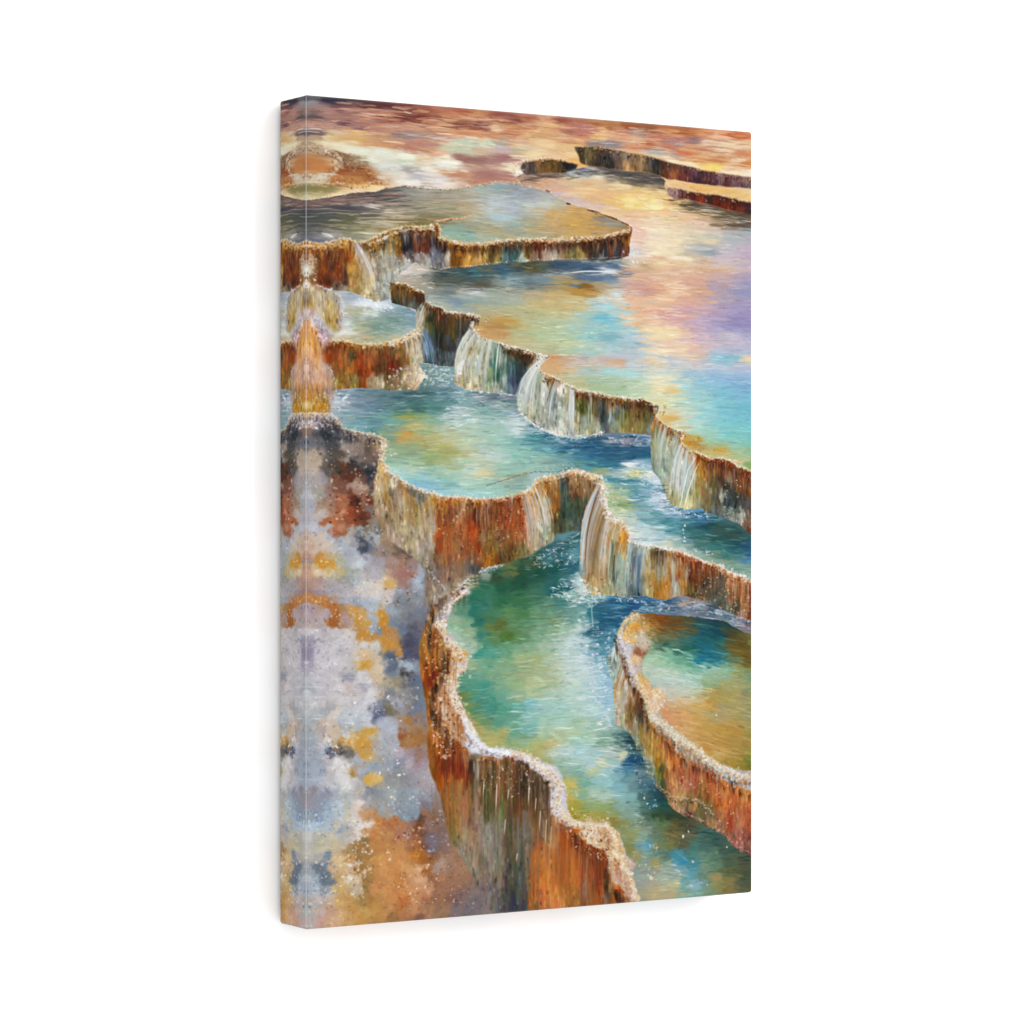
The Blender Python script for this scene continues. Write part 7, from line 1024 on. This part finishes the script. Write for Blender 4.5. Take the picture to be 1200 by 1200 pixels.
# wrapped edges: the picture runs on mirrored over the fold and down each side
def wrapped_edge(side):
    horiz = side in ('top', 'bottom')
    n = TW if horiz else TH
    L = CW if horiz else CH
    along = np.linspace(RAD, L-RAD, n)
    ang = np.zeros(n)
    k = 5                                                        # half of each rounded corner belongs to each side
    along = np.concatenate([np.full(k, RAD), along, np.full(k, L-RAD)])
    ang = np.concatenate([np.linspace(-math.pi/4, 0, k, endpoint=False), ang, np.linspace(0, math.pi/4, k+1)[1:]])
    phi = np.linspace(0, math.pi/2, 13)
    arc = phi*RAD
    depth = RAD*(1-np.cos(phi)); out = RAD*np.sin(phi)
    rest = np.linspace(0, CD-RAD, 90)[1:]
    arc = np.concatenate([arc, arc[-1]+rest]); depth = np.concatenate([depth, RAD+rest]); out = np.concatenate([out, np.full(len(rest), RAD)])
    # turned in at the back
    bk = np.linspace(0, math.pi/2, 6)[1:]; rb = RAD*.8
    depth = np.concatenate([depth[:-1], CD-rb+rb*np.sin(bk)]); out = np.concatenate([out[:-1], RAD-rb+rb*np.cos(bk)]); arc = np.concatenate([arc[:-1], arc[-1]+rb*bk])
    A, D = np.meshgrid(along, depth, indexing='ij'); G, O = np.meshgrid(ang, out, indexing='ij'); _, Q = np.meshgrid(along, arc, indexing='ij')
    fold = math.pi*RAD/4
    inset = np.where(Q < 2*fold, RAD*np.abs(1-Q/fold)*.9, Q-2*fold+RAD*.9)
    sx = A+O*np.sin(G); so = O*np.cos(G)
    if side == 'left': X, Z = RAD-so, sx; u, v = inset/CW, sx/CH
    if side == 'right': X, Z = CW-RAD+so, sx; u, v = 1-inset/CW, sx/CH
    if side == 'top': X, Z = sx, RAD-so; u, v = sx/CW, inset/CH
    if side == 'bottom': X, Z = sx, CH-RAD+so; u, v = sx/CW, 1-inset/CH
    P = np.stack([X-CW/2, YF+D, CZ+CH/2-Z], -1)-OFF
    C = ink_at(np.clip(u, 0, 1), np.clip(v, 0, 1))
    fold_glint = np.exp(-((Q-fold)/(.001*UNIT))**2)[..., None]*(.36 if side in ('left',) else .1)   # highlight of the fold painted into the ink as a pale line
    C = C*(1-fold_glint)+.5*fold_glint
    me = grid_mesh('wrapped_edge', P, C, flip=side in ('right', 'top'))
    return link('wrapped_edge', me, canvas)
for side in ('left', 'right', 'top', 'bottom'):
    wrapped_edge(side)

# the wall
me = bpy.data.meshes.new('wall')
me.from_pydata([(-14, 0, -10), (22, 0, -10), (22, 0, 14), (-14, 0, 14)], [], [(0, 1, 2, 3)]); me.update()
wall_mat, nt, b = new_mat('white_wall_paint')
tc = nt.nodes.new('ShaderNodeTexCoord')
nz = nt.nodes.new('ShaderNodeTexNoise'); nz.inputs['Scale'].default_value = 180; nz.inputs['Detail'].default_value = 3
nt.links.new(tc.outputs['Object'], nz.inputs['Vector'])
bp = nt.nodes.new('ShaderNodeBump'); bp.inputs['Strength'].default_value = .04; bp.inputs['Distance'].default_value = .0005
nt.links.new(nz.outputs['Fac'], bp.inputs['Height']); nt.links.new(bp.outputs['Normal'], b.inputs['Normal'])
b.inputs['Base Color'].default_value = (.9, .9, .9, 1); b.inputs['Roughness'].default_value = .9; b.inputs['Specular IOR Level'].default_value = .1
wall = link('wall', me, None, wall_mat); wall['kind'] = 'structure'; wall['label'] = 'plain white wall behind the canvas'

# ---- light: a white studio all round and one large softbox from the right --------------------------------
world = bpy.data.worlds.new('World'); scene.world = world; world.use_nodes = True
bg = world.node_tree.nodes['Background']; bg.inputs['Color'].default_value = (1, 1, 1, 1); bg.inputs['Strength'].default_value = 1.48
ld = bpy.data.lights.new('softbox', 'AREA'); ld.shape = 'SQUARE'; ld.size = 2.2; ld.energy = 56; ld.color = (1, 1, 1)
lo = bpy.data.objects.new('softbox', ld); COL.objects.link(lo)
lo.location = (1.9, -2.7, 3.1)
from mathutils import Vector
lo.rotation_euler = (Vector((0, YF, CZ))-lo.location).to_track_quat('-Z', 'Y').to_euler()

# ---- camera --------------------------------------------------------------------------------------------------
(xl, yt), (xr, yt2), (_, yb2), (_, yb) = SKETCH
kL = .75/((yb-yt)/2); kR = .75/((yb2-yt2)/2)                   # depth per focal length, in canvas widths
XL = (xl-600)*kL; XR = (xr-600)*kR
cs = XR-XL; f = math.sqrt(1-cs*cs)/(kR-kL); sn = (kR-kL)*f
al = -(XL*cs+kL*f*sn); outw = -(XL*sn-kL*f*cs)
cam_d = bpy.data.cameras.new('camera'); cam = bpy.data.objects.new('camera', cam_d); COL.objects.link(cam)
cam_d.sensor_width = 36; cam_d.lens = 36*f/1200; cam_d.clip_start = .05; cam_d.clip_end = 200
cam.location = (-CW/2+al*UNIT, YF-outw*UNIT, CZ+.0002)
fw = Vector((sn, cs, 0))
cam.rotation_euler = fw.to_track_quat('-Z', 'Y').to_euler()
scene.camera = cam

scene.view_settings.view_transform = 'Standard'; scene.view_settings.look = 'None'
scene.view_settings.exposure = 0; scene.view_settings.gamma = 1; scene.view_settings.use_curve_mapping = False
scene.render.resolution_x = scene.render.resolution_y = 1024
scene.cycles.use_denoising = True; scene.cycles.denoiser = 'OPENIMAGEDENOISE'; scene.cycles.denoising_input_passes = 'RGB_ALBEDO_NORMAL'
scene.cycles.max_bounces = 6
